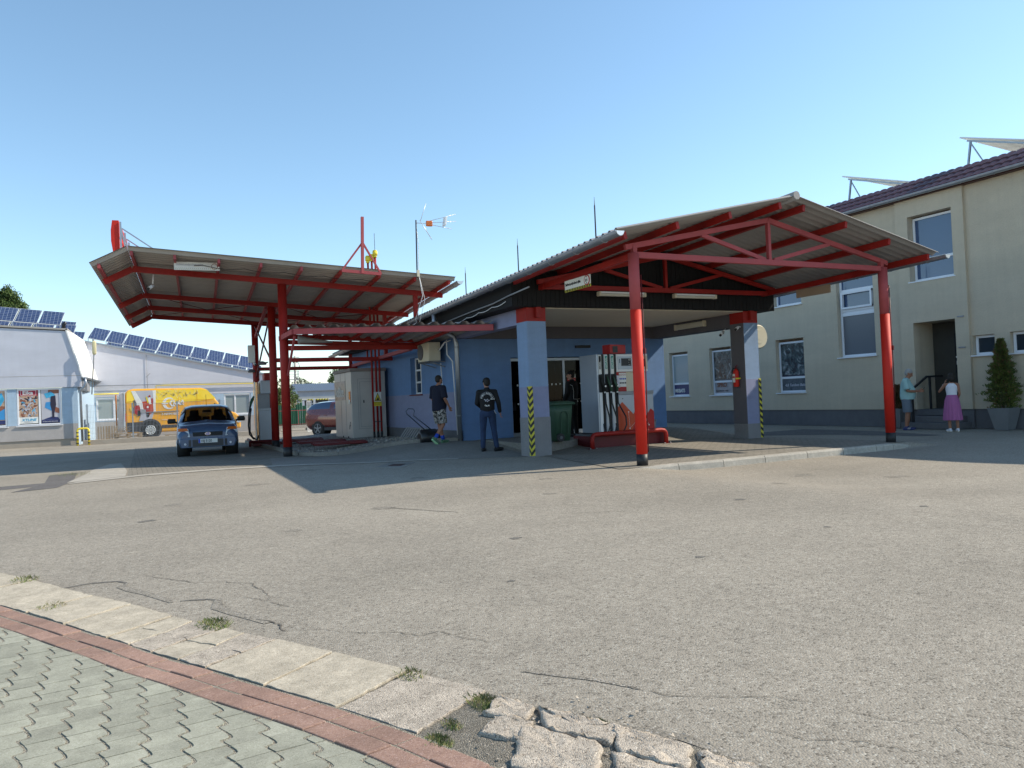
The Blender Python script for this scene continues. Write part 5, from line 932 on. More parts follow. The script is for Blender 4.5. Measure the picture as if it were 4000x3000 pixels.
MB().box(11.07, 12.2, Y0+.06, 16.8, .37, 1.30).build('lower_cabinet', 'pump_silver', fp, bevel=.008)
MB().box(11.065, 12.205, Y0+.04, 16.8, 1.30, 1.385).build('cabinet_top', 'zinc_dull', fp, bevel=.004)
MB().box(11.07, 12.05, Y0+.03, 16.75, 1.88, 2.33).build('display_head', 'white_plastic', fp, bevel=.015)
MB().box(11.08, 11.42, Y0+.12, 16.7, 1.386, 1.878).build('middle_panel', 'red_art', fp); MB().box(11.42, 12.02, Y0+.13, 16.7, 1.386, 1.878).build('middle_panel', 'cream_plastic', fp)
MB().box(11.12, 11.55, Y0+.018, Y0+.03, 1.94, 2.27).build('display_bezel', 'zinc', fp); MB().box(11.22, 11.52, Y0+.012, Y0+.018, 2.03, 2.22).build('screen', 'hose_black', fp); MB().box(11.85, 12.03, Y0+.018, Y0+.03, 1.93, 2.28).build('display_bezel', 'cream_plastic', fp); MB().box(11.87, 11.95, Y0+.012, Y0+.018, 2.0, 2.2).build('screen', 'hose_black', fp)
text('1', .16, 'ink_black', fp, frame((11.13, Y0+.014, 2.10), (1, 0, 0), (0, 0, 1)))
for s_, z, q in (('Kč', 2.165, .055), ('L', 2.10, .035), ('Kč/L', 2.05, .028)): text(s_, q, 'sign_white', fp, frame((11.44, Y0+.010, z), (1, 0, 0), (0, 0, 1)))
mb = MB()
x0_, x1_ = 11.078, 12.195
mb.prism([(x0_, Y0+.056, .375), (x1_, Y0+.056, .375), (x1_, Y0+.056, .84), (12.10, Y0+.056, .92), (11.92, Y0+.056, .72), (11.80, Y0+.056, .88), (11.72, Y0+.056, 1.0), (11.55, Y0+.056, .80), (11.22, Y0+.056, 1.12), (x0_, Y0+.056, .98)], (0, -.003, 0)); mb.build('red_graphic', 'orange_art', fp)
mb = MB(); mb.prism([(11.5, Y0+.052, .376), (x1_-.002, Y0+.052, .376), (x1_-.002, Y0+.052, .835), (12.10, Y0+.052, .91), (11.92, Y0+.052, .71), (11.72, Y0+.052, .95)], (0, -.002, 0)); mb.build('red_graphic', 'red_art', fp)
mb = MB()
dots = [(11.4, .86), (11.42, .44), (11.86, .82), (12.02, .5), (11.84, .78)]
for x, z in dots: mb.cyl((x, Y0+.05, z), (x, Y0+.046, z), .016, 10)
mb.build('white_dot', 'sign_white', fp); mb = MB()
for (a, b) in ((0, 1), (1, 2), (2, 3), (3, 4)): mb.beam((dots[a][0], Y0+.049, dots[a][1]), (dots[b][0], Y0+.049, dots[b][1]), .004, .003, (0, 1, 0))
mb.build('white_line', 'sign_white', fp)
mb = MB().cyl((11.24, Y0+.055, 1.2), (11.24, Y0+.05, 1.2), .014, 10).cyl((11.93, Y0+.055, 1.2), (11.93, Y0+.05, 1.2), .014, 10); mb.build('lock', 'ink_black', fp)
for k in range(3):
    xa = 10.52+k*.185
    MB().box(xa, xa+.085, Y0-.004, Y0+.01, 1.84, 2.31).build('grade_strip', 'sign_white', fp); MB().box(xa+.012, xa+.073, Y0-.008, Y0-.004, 1.96, 2.29).build('grade_label', 'ink_black' if k == 0 else 'teal', fp)
    text(('DIESEL', 'NATURAL', 'NATURAL')[k], .062, 'sign_white', fp, frame((xa+.063, Y0-.010, 1.97), (0, 0, 1), (-1, 0, 0)), bold=.001)
    MB().box(xa+.088, xa+.155, Y0-.006, Y0+.01, .37, 2.33).build('slot', 'ink_black', fp); MB().box(xa-.005, xa+.088, Y0-.02, Y0+.01, 1.38, 1.83).build('holster', 'ink_black', fp, bevel=.01); MB().box(xa, xa+.08, Y0-.005, Y0+.01, .37, 1.375).build('white_strip', 'white_plastic', fp)
    mb = MB(); xn = xa+.06; mb.tube([(xn-.03, Y0-.05, 1.78), (xn, Y0-.07, 1.62), (xn+.05, Y0-.08, 1.52), (xn+.055, Y0-.07, 1.40)], [.012, .03, .04, .028], 10); nz = mb.build('nozzle', 'bin_green' if k else 'ink_black', fp)
    MB().cyl((xn+.05, Y0-.115, 1.53), (xn+.05, Y0-.12, 1.53), .025, 14).build('nozzle_badge', 'sign_white', nz)
    MB().cyl((xn+.055, Y0-.07, 1.36), (xn+.055, Y0-.07, 1.40), .024, 10).build('ferrule', 'zinc_bright', nz)
    sw = (.10, .12, .22)[k]; mb = MB(); mb.tube([(xn+.055, Y0-.07, 1.38), (xn+.075, Y0-.06, 1.1), (xn+.06+sw, Y0-.07, .75), (xn+.06+sw*1.05, Y0-.07, .55), (xn+.04+sw*.8, Y0-.06, .40), (xn+sw*.5, Y0-.05, .372), (xn+.03, Y0-.03, .42), (xn+.02, Y0-.01, .6)], .019, 10); mb.build('hose', 'hose_black', fp)
MB().box(11.20, 11.41, Y0+.108, Y0+.12, 1.50, 1.86).build('pictogram_board', 'sign_white', fp)
mb = MB()
for j in range(3):
    mb.cur = j
    for i in range(4): mb.cyl((11.225+i*.053, Y0+.107, 1.81-j*.105), (11.225+i*.053, Y0+.103, 1.81-j*.105), .021, 12)
mb.build('pictogram', ['red_art', 'plate_blue', 'ink_black'], fp)
mb = MB()
for i in range(4): mb.cyl((11.225+i*.053, Y0+.102, 1.81), (11.225+i*.053, Y0+.100, 1.81), .015, 10)
mb.build('pictogram', 'sign_white', fp)
mb = MB(); rn = random.Random(4)
for (x, z, s_) in ((11.13, 1.74, .055), (11.15, 1.66, .05), (11.13, 1.58, .045), (11.17, 1.52, .035)): mb.ball((x, Y0+.08, z), (s_, .035, s_*1.2), 9, 6)
tag(mb.build('paper_towel', 'cloth_white'), 'crumpled white paper gloves stuffed in the pump towel slot', 'paper towel')
mb = MB(); mb.prism([(11.02, Y0+.2, 2.35), (11.50, Y0+.2, 2.35), (11.50, Y0+.2, 2.575), (11.02, Y0+.2, 2.59)], (0, .35, 0)); tb_ = mb.build('price_box', 'red_art', fp, bevel=.01); MB().box(11.10, 11.25, Y0+.19, Y0+.2, 2.38, 2.545).build('screen', 'hose_black', tb_)
mb = MB(); mb.tube([(12.30, 16.35, .34), (12.30, 16.35, .60)], [.09, .12], 16); mb.tube([(12.3, 16.35, .6), (12.3, 16.35, .615)], .128, 16); tag(mb.build('bucket', 'zinc_dull'), 'small grey bucket standing right of the three-hose pump', 'bucket')
# green bin
t = thing('wheelie_bin', 'dark green two-wheeled refuse bin beside the left pillar', 'bin', (9.42, 16.25, .23))
def rect(cx, cy, hx, hy, z, r_=.04): return [(cx+sx*(hx-r_)+r_*cos(a), cy+sy*(hy-r_)+r_*sin(a), z) for sx, sy, a0 in ((1, 1, 0), (-1, 1, pi/2), (-1, -1, pi), (1, -1, 3*pi/2)) for a in (a0, a0+pi/4, a0+pi/2)]
mb = MB(); mb.loft([rect(9.42, 16.25, .20, .22, .25), rect(9.42, 16.25, .25, .27, .95), rect(9.42, 16.25, .26, .28, 1.12)]); b_ = mb.build('body', 'bin_green', t)
mb = MB(); mb.loft([rect(9.43, 16.25, .30, .31, 1.12), rect(9.43, 16.25, .31, .32, 1.145), rect(9.43, 16.25, .29, .30, 1.18), rect(9.41, 16.25, .2, .22, 1.21)]); mb.build('lid', 'bin_green', t)
MB().box(9.66, 9.76, 15.98, 16.5, 1.13, 1.16).build('handle', 'bin_green', t, bevel=.01)
mb = MB(); mb.tube([(9.31+.02, 15.972, .42), (9.33, 15.962, .9)]+[(9.36+.02, 15.958, .96), (9.46, 15.957, .965), (9.52, 15.96, .9), (9.52, 15.975, .42)], .010, 6, False); mb.build('rib', 'bin_green', b_)
mb = MB(); mb.cyl((9.30, 15.99, .34), (9.30, 15.94, .34), .10, 18); wz = mb.build('wheel', 'rubber', t); MB().cyl((9.30, 15.94, .34), (9.30, 15.93, .34), .04, 12).build('hub', 'plinth_grey', wz)
mb = MB(); mb.cyl((9.30, 16.51, .34), (9.30, 16.56, .34), .10, 18); mb.build('wheel', 'rubber', t)
# ------------------------------------------------------------------ left pump under the tall canopy (local frame)
lp = thing('fuel_pump', 'grey steel fuel pump with one green nozzle beside the parked blue car', 'fuel pump', tuple(LW(.0, 6.7, .05)), -CA)
MB().box(-.55, .45, -.75, 1.0, 0, .12).build('plinth', 'red_dark', lp, world=False, bevel=.01)
mb = MB(); mb.tube([(-.62, -.8, .0), (-.62, -.8, .14), (-.60, -.7, .19), (-.60, .7, .19)], .05, 10); mb.tube([(-.62, -.8, .16), (.1, -.85, .16), (.15, -.85, 0)], .05, 10); mb.build('tube_guard', 'red_dark', lp, world=False)
MB().box(-.28, .36, -.4, .75, .12, 1.2).build('lower_cabinet', 'pump_silver', lp, world=False, bevel=.01); MB().box(-.29, .37, -.41, .76, 1.2, 1.28).build('cabinet_top', 'zinc', lp, world=False)
MB().box(-.30, .10, -.38, .7, 1.28, 1.78).build('middle_panel', 'zinc_dull', lp, world=False); MB().box(.101, .30, -.37, .7, 1.28, 1.78).build('middle_panel', 'red_paint', lp, world=False)
MB().box(-.20, .28, -.44, .7, 1.78, 2.25).build('display_head', 'pump_silver', lp, world=False, bevel=.02); MB().box(-.05, .2, -.3, .5, 2.25, 2.52).build('price_box', 'red_paint', lp, world=False, bevel=.01)
MB().box(-.36, -.285, -.36, .75, .13, 2.2).build('side_panel', 'copper_steel', lp, world=False, bevel=.01); MB().box(-.40, -.365, -.34, -.26, .13, 2.22).build('hose_rail', 'zinc_bright', lp, world=False)
mb = MB(); mb.tube([(-.42, -.3, 1.72), (-.46, -.32, 1.62), (-.52, -.34, 1.5), (-.54, -.34, 1.38)], [.02, .05, .05, .03], 10); mb.build('nozzle', 'green_panel', lp, world=False)
mb = MB(); mb.tube([(-.54, -.34, 1.42), (-.60, -.36, 1.1), (-.63, -.37, .7), (-.6, -.37, .4), (-.48, -.37, .24), (-.36, -.37, .22), (-.3, -.36, .35)], .028, 10).tube([(-.52, -.34, 1.3), (-.57, -.33, .9), (-.58, -.34, .5), (-.5, -.35, .3), (-.42, -.35, .25)], .02, 8); mb.build('hose', 'hose_black', lp, world=False)
# ------------------------------------------------------------------ fluid cabinet
cb = thing('dispenser_cabinet', 'pale metal additive dispenser cabinet with faded lettering behind the vent pipes', 'cabinet', (7.4, 26.7, .12))
CX0, CX1, CY0, CY1 = 7.62, 9.1, 28.5, 30.5
CX0, CX1, CY0, CY1 = 6.83, 8.02, 25.6, 27.9
mb = MB(); mb.box(CX0, CX1, CY0, CY1, .2, 2.45); mb.build('body', 'cabinet_white', cb, bevel=.015); MB().box(CX0-.04, CX1+.04, CY0-.04, CY1+.04, 2.45, 2.56).build('top', 'cabinet_top', cb, bevel=.01); MB().box(CX0+.01, CX1-.01, CY0+.01, CY1-.01, .12, .38).build('base', 'zinc_dull', cb)
mb = MB()
for x0, x1, z0, z1 in ((CX0+.22, CX0+1.0, .5, 2.2), (CX0+.29, CX0+.93, .57, 2.1)):
    for a, b, c_, d_ in ((x0, x0+.008, z0, z1), (x1-.008, x1, z0, z1), (x0, x1, z0, z0+.008), (x0, x1, z1-.008, z1)): mb.box(a, b, CY0-.006, CY0-.001, c_, d_)
mb.build('door_seam', 'zinc_dull', cb); MB().box(CX0+.40, CX0+.43, CY0-.03, CY0-.001, 1.38, 1.47).build('handle', 'ink_black', cb)
mb = MB(); 
for y in (CY0+.75, CY0+1.4): mb.box(CX0-.006, CX0-.001, y, y+.008, .3, 2.6)
mb.box(CX0-.006, CX0-.001, CY0+.7, CY1, 2.15, 2.158); mb.build('panel_seam', 'zinc_dull', cb)
MB().box(CX0-.008, CX0-.002, CY0+.78, CY1-.02, 1.50, 2.15).build('printed_panel', 'poster_fade', cb); text('AdBlue', .50, 'sign_white', cb, frame((CX0-.012, CY1-.08, 1.62), (0, -1, 0), (0, 0, 1)), sx=.85, bold=.01)
MB().box(CX0-.02, CX0-.002, CY0+.12, CY0+.32, 1.42, 1.78).build('notice_sticker', 'indicator', cb); MB().box(CX0-.024, CX0-.018, CY0+.12, CY0+.32, 1.36, 1.5).build('notice_sticker', 'sign_white', cb)
mb = MB().box(CX0-.006, CX0, CY0+.5, CY0+.62, .14, .25).box(CX0-.006, CX0, CY0+1.2, CY0+1.32, .14, .25); mb.build('vent', 'ink_black', cb)
mb = MB(); mb.tube([(CX0-.03, CY0+.15, .75), (CX0-.06, CY0+.13, .62), (CX0-.05, CY0+.2, .5), (CX0-.02, CY0+.22, .65)], .008, 6); mb.build('handle', 'ink_black', cb)
# dark red steel covers on the gravel
for k, (x, y, L_, wd, z, n) in enumerate(((5.55, 22.3, 1.5, .75, .20, 'nearest'), (5.55, 24.6, 1.45, .7, .17, 'middle'), (5.5, 27.2, 1.3, .7, .14, 'farthest'))):
    t = thing('tank_cover', 'dark red ribbed steel tank cover on the gravel, %s of the three' % n, 'tank cover', (x, y, z), -radians(6), 'tank covers on the gravel bed')
    mb = MB(); mb.prism([(-L_/2, -wd/2, 0), (L_/2, -wd/2, 0), (L_/2, wd/2, 0), (-L_/2, wd/2, 0)], (0, 0, .07)); lidc = mb.build('cover', 'red_dark', t, world=False, bevel=.02)
    mb = MB(); [mb.beam((-L_/2+.02, y_, .075), (L_/2-.02, y_, .075), .03, .02) for y_ in (-wd/4, 0, wd/4)]; mb.build('rib', 'red_dark', lidc, world=False); mb = MB(); [mb.cyl((-L_/2-.04, y_, .05), (-L_/2+.02, y_, .05), .03, 8) for y_ in (-wd/3, wd/3)]; mb.build('hinge', 'red_dark', t, world=False)
# snow pusher and grate by the side wall
t = thing('snow_pusher', 'large dark scoop pusher with bent tube handle parked by the shop side wall', 'snow pusher', (7.4, 19.9, .2))
gp = gz(7.4, 20)
mb = MB(); mb.loft([[(x, 19.98+y*f, gp+z*h) for y, z in ((-.22, 0), (-.27, .12), (-.22, .27), (-.08, .36), (.10, .35), (.2, .2), (.2, 0))] for x, f, h in ((7.16, .7, .7), (7.20, .95, .95), (7.35, 1, 1), (7.60, 1, 1), (7.72, .95, .9), (7.76, .7, .65))]); mb.build('scoop', 'black_plastic', t)
mb = MB(); mb.loft([[(x, 19.75+y, gp+z*h) for y, z in ((-.2, 0), (-.1, .10), (.15, .12), (.25, 0))] for x, h in ((7.74, .6), (7.85, 1.0), (8.0, .8), (8.08, .3))]); mb.build('blade', 'black_plastic', t)
mb = MB(); mb.tube([(7.38, 20.05, gp+.32), (6.86, 20.05, 1.02), (6.84, 20.05, 1.09), (6.90, 20.04, 1.16), (7.02, 19.98, 1.15), (7.05, 19.97, 1.09), (7.02, 19.96, .96), (7.60, 19.92, gp+.26)], .015, 8); mb.build('handle', 'handle_blue', t)
t = thing('metal_grate', 'small pale slatted metal grate leaning on the shop plinth', 'grate', (8.0, 22.6, .2))
mb = MB()
for k in range(10): mb.beam((7.95-.1, 21.75+k*.22, .18), (8.05, 21.6+k*.22, .52), .02, .03)
mb.beam((7.85, 21.7, .18), (7.85, 23.8, .18), .03, .03).beam((8.06, 21.6, .52), (8.06, 23.6, .52), .03, .03); mb.build('frame', 'zinc_dull', t)
# ------------------------------------------------------------------ left shop building with posters
lb = thing('workshop_building', 'pale blue-grey workshop building with white sloping roof side and poster windows', 'building', (-6, 44, 0))
LY = 40.7
def ztop(x): return 5.35-.055*(x+2.29)
mb = MB(); wall_open(mb, 'y', LY+.06, -14, -1.95, .31, 1.0, [(-4.34, -2.60, .985, 1.0), (-6.6, -4.70, .985, 1.0)], .15, 1); mb.build('wall_base', 'stucco_stone', lb)
mb = MB(); wall_open(mb, 'y', LY+.061, -14, -1.95, 1.0, 2.66, [(-4.34, -2.60, 1.0, 2.659), (-6.6, -4.70, 1.0, 2.659)], .15, 1); mb.build('wall', 'stucco_lightblue', lb)
mb = MB(); mb.box(-14, -1.98, LY+.1, LY+.2, 0, .31); mb.build('plinth', 'plinth_tan', lb)
mb = MB(); mb.prism([(-14, LY, 2.68), (-1.78, LY, 2.68), (-1.78, LY, 3.2), (-2.34, LY, ztop(-2.34)-.1), (-14, LY, ztop(-14)-.1)], (0, .3, 0)); mb.build('wall', 'stucco_palegrey', lb)
mb = MB(); mb.box(-14, -1.79, LY-.004, LY, 3.20, 3.215); mb.build('seam', 'plinth_tan', lb)
mb = MB(); mb.poly([(-1.95, LY+.06, 0), (-1.5, 48, 0), (-1.5, 48, 3.2), (-1.95, LY+.06, 3.0)]); mb.build('wall', 'stucco_lightblue', lb)
mb = MB(); mb.prism([(-14, LY-.05, ztop(-14)-.05), (-2.26, LY-.05, ztop(-2.26)-.05), (-2.26, LY-.05, ztop(-2.26)+.03), (-14, LY-.05, ztop(-14)+.03)], (.3, 7.35, 0)); mb.build('roof', 'roof_metal', lb)
mb = MB(); mb.prism([(-2.30, LY-.05, 5.37), (-1.70, LY-.05, 3.12), (-1.75, LY-.05, 3.10), (-2.36, LY-.05, 5.33)], (.42, 7.35, .06)); mb.build('roof', 'white_metal_roof', lb)
mb = MB(); gutter(mb, (-1.66, LY-.1, 3.12), (-1.2, 48, 3.2), .07); mb.build('gutter', 'zinc', lb)
mb = MB(); mb.box(-1.95, -1.7, LY+.2, LY+1.5, 2.6, 2.95).box(-1.9, -1.62, LY+1.8, 47.5, 2.55, 3.0); mb.build('eaves_box', 'zinc_dull', lb)
mb = MB(); mb.tube([(-1.62, LY-.12, 3.08), (-1.60, LY-.14, 2.85), (-1.66, LY-.14, 2.68), (-1.80, LY-.12, 2.55), (-1.83, LY-.10, 2.4), (-1.80, LY-.10, .15)], .055, 12); mb.build('downpipe', 'zinc', lb)
w1 = window(lb, 'y', LY+.08, -4.33, -2.61, .98, 2.655, us=(-3.465,), fr=.07, sill=.08); w0 = window(lb, 'y', LY+.08, -6.6, -4.71, .98, 2.655, us=(-5.6,), fr=.07, sill=.08)
PY_ = LY+.10
def P2(par, x0, x1, z0, z1, m_, d=0, name='poster'): return MB().box(x0, x1, PY_-.003-d, PY_-d, z0, z1).build(name, m_, par)
po = P2(w1, -4.26, -3.53, 1.09, 2.60, 'sign_white'); P2(w1, -4.26, -3.53, 2.33, 2.60, 'poster_red', .004)
text('Eika', .22, 'sign_white', w1, frame((-4.12, PY_-.009, 2.40), (1, 0, 0), (0, 0, 1)), bold=.006, sx=1.15)
mb = MB(); x0, x1, z0, z1 = -4.19, -3.60, 2.36, 2.575
for a, b in (((x0, z0), (x1, z0)), ((x1, z0), (x1, z1)), ((x1, z1), (x0, z1)), ((x0, z1), (x0, z0))): mb.beam((a[0], PY_-.009, a[1]), (b[0], PY_-.009, b[1]), .012, .004, (0, 1, 0))
mb.build('poster_border', 'sign_white', w1)
text('XTLINE', .15, 'poster_cyan', w1, frame((-4.17, PY_-.006, 1.20), (1, 0, 0), (0, 0, 1)), bold=.005, sx=1.1, shear=.3)
text('PROFESSIONAL TOOLS', .035, 'plinth_grey', w1, frame((-4.08, PY_-.006, 1.14), (1, 0, 0), (0, 0, 1)))
rn = random.Random(21); mb = MB()
P2(w1, -4.26, -3.53, 1.38, 2.33, 'poster_tan', .0042)
for k in range(95):
    x, z = rn.uniform(-4.22, -3.57), rn.uniform(1.40, 2.30); mb.cur = rn.choice((0, 0, 1, 2, 2, 3)); a = rn.uniform(0, 3); L_, w_ = rn.uniform(.03, .12), rn.uniform(.012, .045); c_, s_ = cos(a), sin(a); y = PY_-.0075-k*.00005
    q = [(x+c_*i*L_-s_*j*w_, z+s_*i*L_+c_*j*w_) for i, j in ((-1, -.7), (.4, -1), (1, 0), (.3, 1), (-.8, .7))]; q = [(min(max(p[0], -4.255), -3.535), min(max(p[1], 1.38), 2.325)) for p in q]; mb.prism([(p[0], y, p[1]) for p in q], (0, -.00004, 0))
mb.build('poster_print', ['poster_brown', 'poster_cyan', 'poster_grey', 'poster_dark'], w1)
P2(w1, -3.40, -2.68, 1.09, 2.60, 'poster_grey'); P2(w1, -3.40, -2.68, 1.09, 1.22, 'poster_navy', .004)
text('Značkové profesionální produkty', .052, 'sign_white', w1, frame((-3.36, PY_-.009, 1.13), (1, 0, 0), (0, 0, 1)), sx=.85)
def flat(par, pts, m_, d, name='poster_print'): return MB().prism([(x, PY_-d, z) for x, z in pts], (0, -.002, 0)).build(name, m_, par)
flat(w1, [(-3.12, 2.598), (-2.70, 2.598), (-2.70, 2.42), (-2.95, 2.40), (-3.12, 2.30)], 'poster_brown', .005); flat(w1, [(-3.28, 2.40), (-3.02, 2.50), (-2.86, 2.36), (-2.84, 2.05), (-3.02, 2.05), (-3.06, 2.24), (-3.2, 2.2)], 'poster_cyan', .008)
flat(w1, [(-3.22, 2.02), (-2.9, 2.04), (-2.82, 1.82), (-3.0, 1.62), (-3.26, 1.78)], 'poster_blue', .008); flat(w1, [(-3.02, 2.28), (-2.84, 2.32), (-2.82, 1.9), (-2.90, 1.5), (-2.9, 1.3), (-2.98, 1.3), (-2.99, 1.6), (-3.05, 1.9)], 'poster_dark', .011); flat(w1, [(-2.92, 1.85), (-2.70, 1.72), (-2.70, 1.5), (-2.86, 1.55)], 'poster_brown', .009); flat(w1, [(-3.36, 1.225), (-2.7, 1.225), (-2.75, 1.32), (-3.0, 1.36), (-3.2, 1.29)], 'poster_navy', .006)
P2(w0, -6.5, -5.66, 1.09, 2.60, 'poster_grey'); P2(w0, -5.53, -4.78, 1.09, 2.60, 'poster_tan'); flat(w0, [(-5.2, 2.3), (-4.9, 2.5), (-4.80, 2.2), (-4.95, 1.9), (-5.2, 2.0)], 'poster_cyan', .006); flat(w0, [(-5.3, 1.95), (-4.80, 1.9), (-4.80, 1.4), (-5.3, 1.5)], 'poster_brown', .005); flat(w0, [(-5.3, 1.45), (-4.8, 1.8), (-4.8, 1.3), (-5.3, 1.3)], 'poster_blue', .008); flat(w0, [(-5.5, 1.10), (-4.79, 1.10), (-4.79, 1.27), (-5.5, 1.27)], 'poster_navy', .007)
# hall behind with a long mono-slope gable
hl = thing('hall_building', 'long pale grey hall with sloping roofline and rows of solar panels on top', 'building', (3, 50, 0))
HY = 48.0
def hz(x): return 5.37-.2135*(x+1.94)
ops2 = [(-1.42, .6, 1.02, 2.25), (5.2, 6.72, 1.02, 2.25)]
mb = MB(); wall_open(mb, 'y', HY, -3, 8.08, .95, 2.3, ops2, .15, 1); mb.build('wall', 'stucco_lightblue', hl)
mb = MB(); mb.poly([(-3, HY-.01, 2.3), (8.08, HY-.01, 2.3), (8.08, HY-.01, hz(8.08)), (-3, HY-.01, hz(-3))]); mb.poly([(-3, HY-.01, 2.3), (8.08, HY-.01, 2.3), (8.08, HY, 2.3), (-3, HY, 2.3)]); mb.build('wall', 'stucco_palegrey', hl)
mb = MB(); mb.poly([(-3, HY-.01, 0), (8.08, HY-.01, 0), (8.08, HY-.01, .95), (-3, HY-.01, .95)]); mb.poly([(8.08, HY, 0), (8.6, 62, 0), (8.6, 62, 3.2), (8.08, HY, 3.2)]); mb.build('wall_base', 'stucco_stone', hl)
mb = MB(); mb.prism([(-3, HY-.12, hz(-3)), (8.3, HY-.12, hz(8.3)), (8.3, HY-.12, hz(8.3)+.09), (-3, HY-.12, hz(-3)+.09)], (.5, 14, 0)); mb.build('roof', 'zinc', hl)
window(hl, 'y', HY+.05, -1.41, .59, 1.03, 2.24, us=(-.55,), fr=.08, sill=.06, pane='glass_pale'); window(hl, 'y', HY+.05, 5.21, 6.71, 1.03, 2.24, us=(5.82,), fr=.08, sill=.06, pane='glass_pale')
mb = MB(); mb.tube([(-1.4, HY-.12, 2.93), (2, HY-.12, 2.93), (6.9, HY-.12, 2.90), (8.0, HY-.12, 2.90)], .018, 6); mb.build('heating_pipe', 'zinc_dull', hl)
mb = MB(); mb.tube([(1.59, HY-.14, 2.4), (1.59, HY-.14, 2.86), (2.0, HY-.14, 2.87), (6.9, HY-.14, 2.84), (8.0, HY-.14, 2.83)], .024, 6); mb.build('gas_pipe', 'yellow_paint', hl)
mb = MB(); mb.tube([(-1.85, HY-.2, 2.12), (-1.66, HY-.2, 2.15), (-1.64, HY-.2, 2.48), (-.3, HY-.2, 2.47)], .035, 8); mb.build('gas_pipe', 'yellow_paint', hl)
mb = MB(); mb.tube([(1.15, HY-.05, 4.6), (1.15, HY-.05, 2.6)], .012, 5).tube([(1.1, HY-.05, 3.35), (1.3, HY-.4, 3.55)], .012, 5); mb.build('lightning_cable', 'zinc_dull', hl)
t = thing('wall_lamp_pole', 'thin pole with a yellowed oblong lamp at the corner of the white roof', 'lamp', (-1.3, 40.3, 2.3))
mb = MB(); mb.tube([(-1.36, 40.4, 2.3), (-1.22, 40.4, 4.15), (-1.21, 40.4, 4.85)], .025, 8); mb.build('pole', 'zinc_dull', t); mb = MB(); mb.loft([rect(-1.20, 40.4, .06, .05, 4.14, .02), rect(-1.20, 40.4, .085, .06, 4.2, .03), rect(-1.20, 40.4, .085, .06, 4.7, .03), rect(-1.20, 40.4, .06, .05, 4.78, .02)]); mb.build('lamp', 'lamp_yellowed', t)
# solar panels, each its own thing
def solar(P0, a, b, label, group):
    a, b = Vector(a), Vector(b); L1, L2 = a.length, b.length; x = a.normalized(); n = x.cross(b).normalized(); y = n.cross(x); t = bpy.data.objects.new('photovoltaic_module', None); COL.objects.link(t); t.empty_display_size = .2
    t.matrix_world = Matrix.Translation(P0) @ Matrix(((x.x, y.x, n.x), (x.y, y.y, n.y), (x.z, y.z, n.z))).to_4x4(); tag(t, label, 'solar panel', group)
    sk = b.dot(x); h = b.dot(y); g = .012
    def pt(u, v, z=0): return (u+sk*v/h, v, z)
    m1 = MB(); m1.prism([pt(g, g, -.03), pt(L1-g, g, -.03), pt(L1-g, h-g, -.03), pt(g, h-g, -.03)], (0, 0, .03)); fo = m1.build('frame', 'zinc_bright', t, world=False)
    e = .035; m2 = MB(); m2.poly([pt(e, e, .003), pt(L1-e, e, .003), pt(L1-e, h-e, .003), pt(e, h-e, .003)]); m2.build('cells', 'solar_cells', t, world=False, fixn=False); return t
ORD = ['first', 'second', 'third', 'fourth', 'fifth', 'sixth', 'seventh', 'eighth', 'ninth', 'tenth', 'eleventh', 'twelfth']
A1 = Vector((.886, 0, -.192))
for k in range(10): solar(Vector((-1.80, 49.2, 5.69))+A1*k, A1*.99, (.34, 1.1, .72), '%s panel from left in the long front row on the hall roof' % ORD[k], 'solar panels in the front row on the hall')
for k in range(10): solar(Vector((-1.0, 51.6, 5.33))+A1*k, A1*.97, (.30, 1.1, .70), '%s panel from left in the low row glimpsed under the hall front row' % ORD[k], 'solar panels in the rear row on the hall')
mb = MB(); 
for k in range(11): p = Vector((-1.75, 49.25, 5.66))+A1*k; mb.beam(p, p-Vector((0, 0, .35)), .04, .04, (0, 1, 0)); mb.beam(p+Vector((.2, .7, .42)), p+Vector((.2, .7, -.45)), .04, .04, (0, 1, 0))
tag(mb.build('panel_rack', 'zinc'), 'row of thin metal struts carrying the front solar row on the hall roof', 'rack')
A2 = Vector((.945, 0, -.083))
for k in range(4): solar(Vector((-6.4, 42.2, 6.01))+A2*k, A2*.985, (.17, 1.0, .74), '%s panel from left in the front row on the workshop roof' % ORD[k], 'solar panels in front on the workshop roof')
for k in range(4): solar(Vector((-6.0, 44.2, 5.62))+A2*k, A2*.97, (.17, 1.0, .70), '%s panel from left in the low row under the workshop front row' % ORD[k], 'solar panels in the second row on the workshop roof')
solar(Vector((-3.15, 46, 5.70)), (.82, 0, -.07), (.17, 1.0, .72), 'solar panel just right of the workshop front row, partly behind it', None); solar(Vector((-2.72, 47.5, 5.32)), (.75, 0, -.06), (.15, 1.0, .70), 'small solar panel lowest on the white roof side', None)
mb = MB()
for k in range(4): p = Vector((-5.5, 42.25, 5.95))+A2*k; mb.beam(p, p-Vector((0, 0, .42)), .04, .04, (0, 1, 0))
tag(mb.build('panel_rack', 'zinc'), 'thin metal struts under the front solar row on the workshop roof', 'rack')
mb = MB(); mb.tube([(-2.5, 42.1, 5.4), (-2.5, 42.1, 5.72), (-2.4, 42.1, 5.8)], .09, 10); tag(mb.build('roof_vent', 'hose_black'), 'small black roof vent beside the workshop solar panels', 'vent')
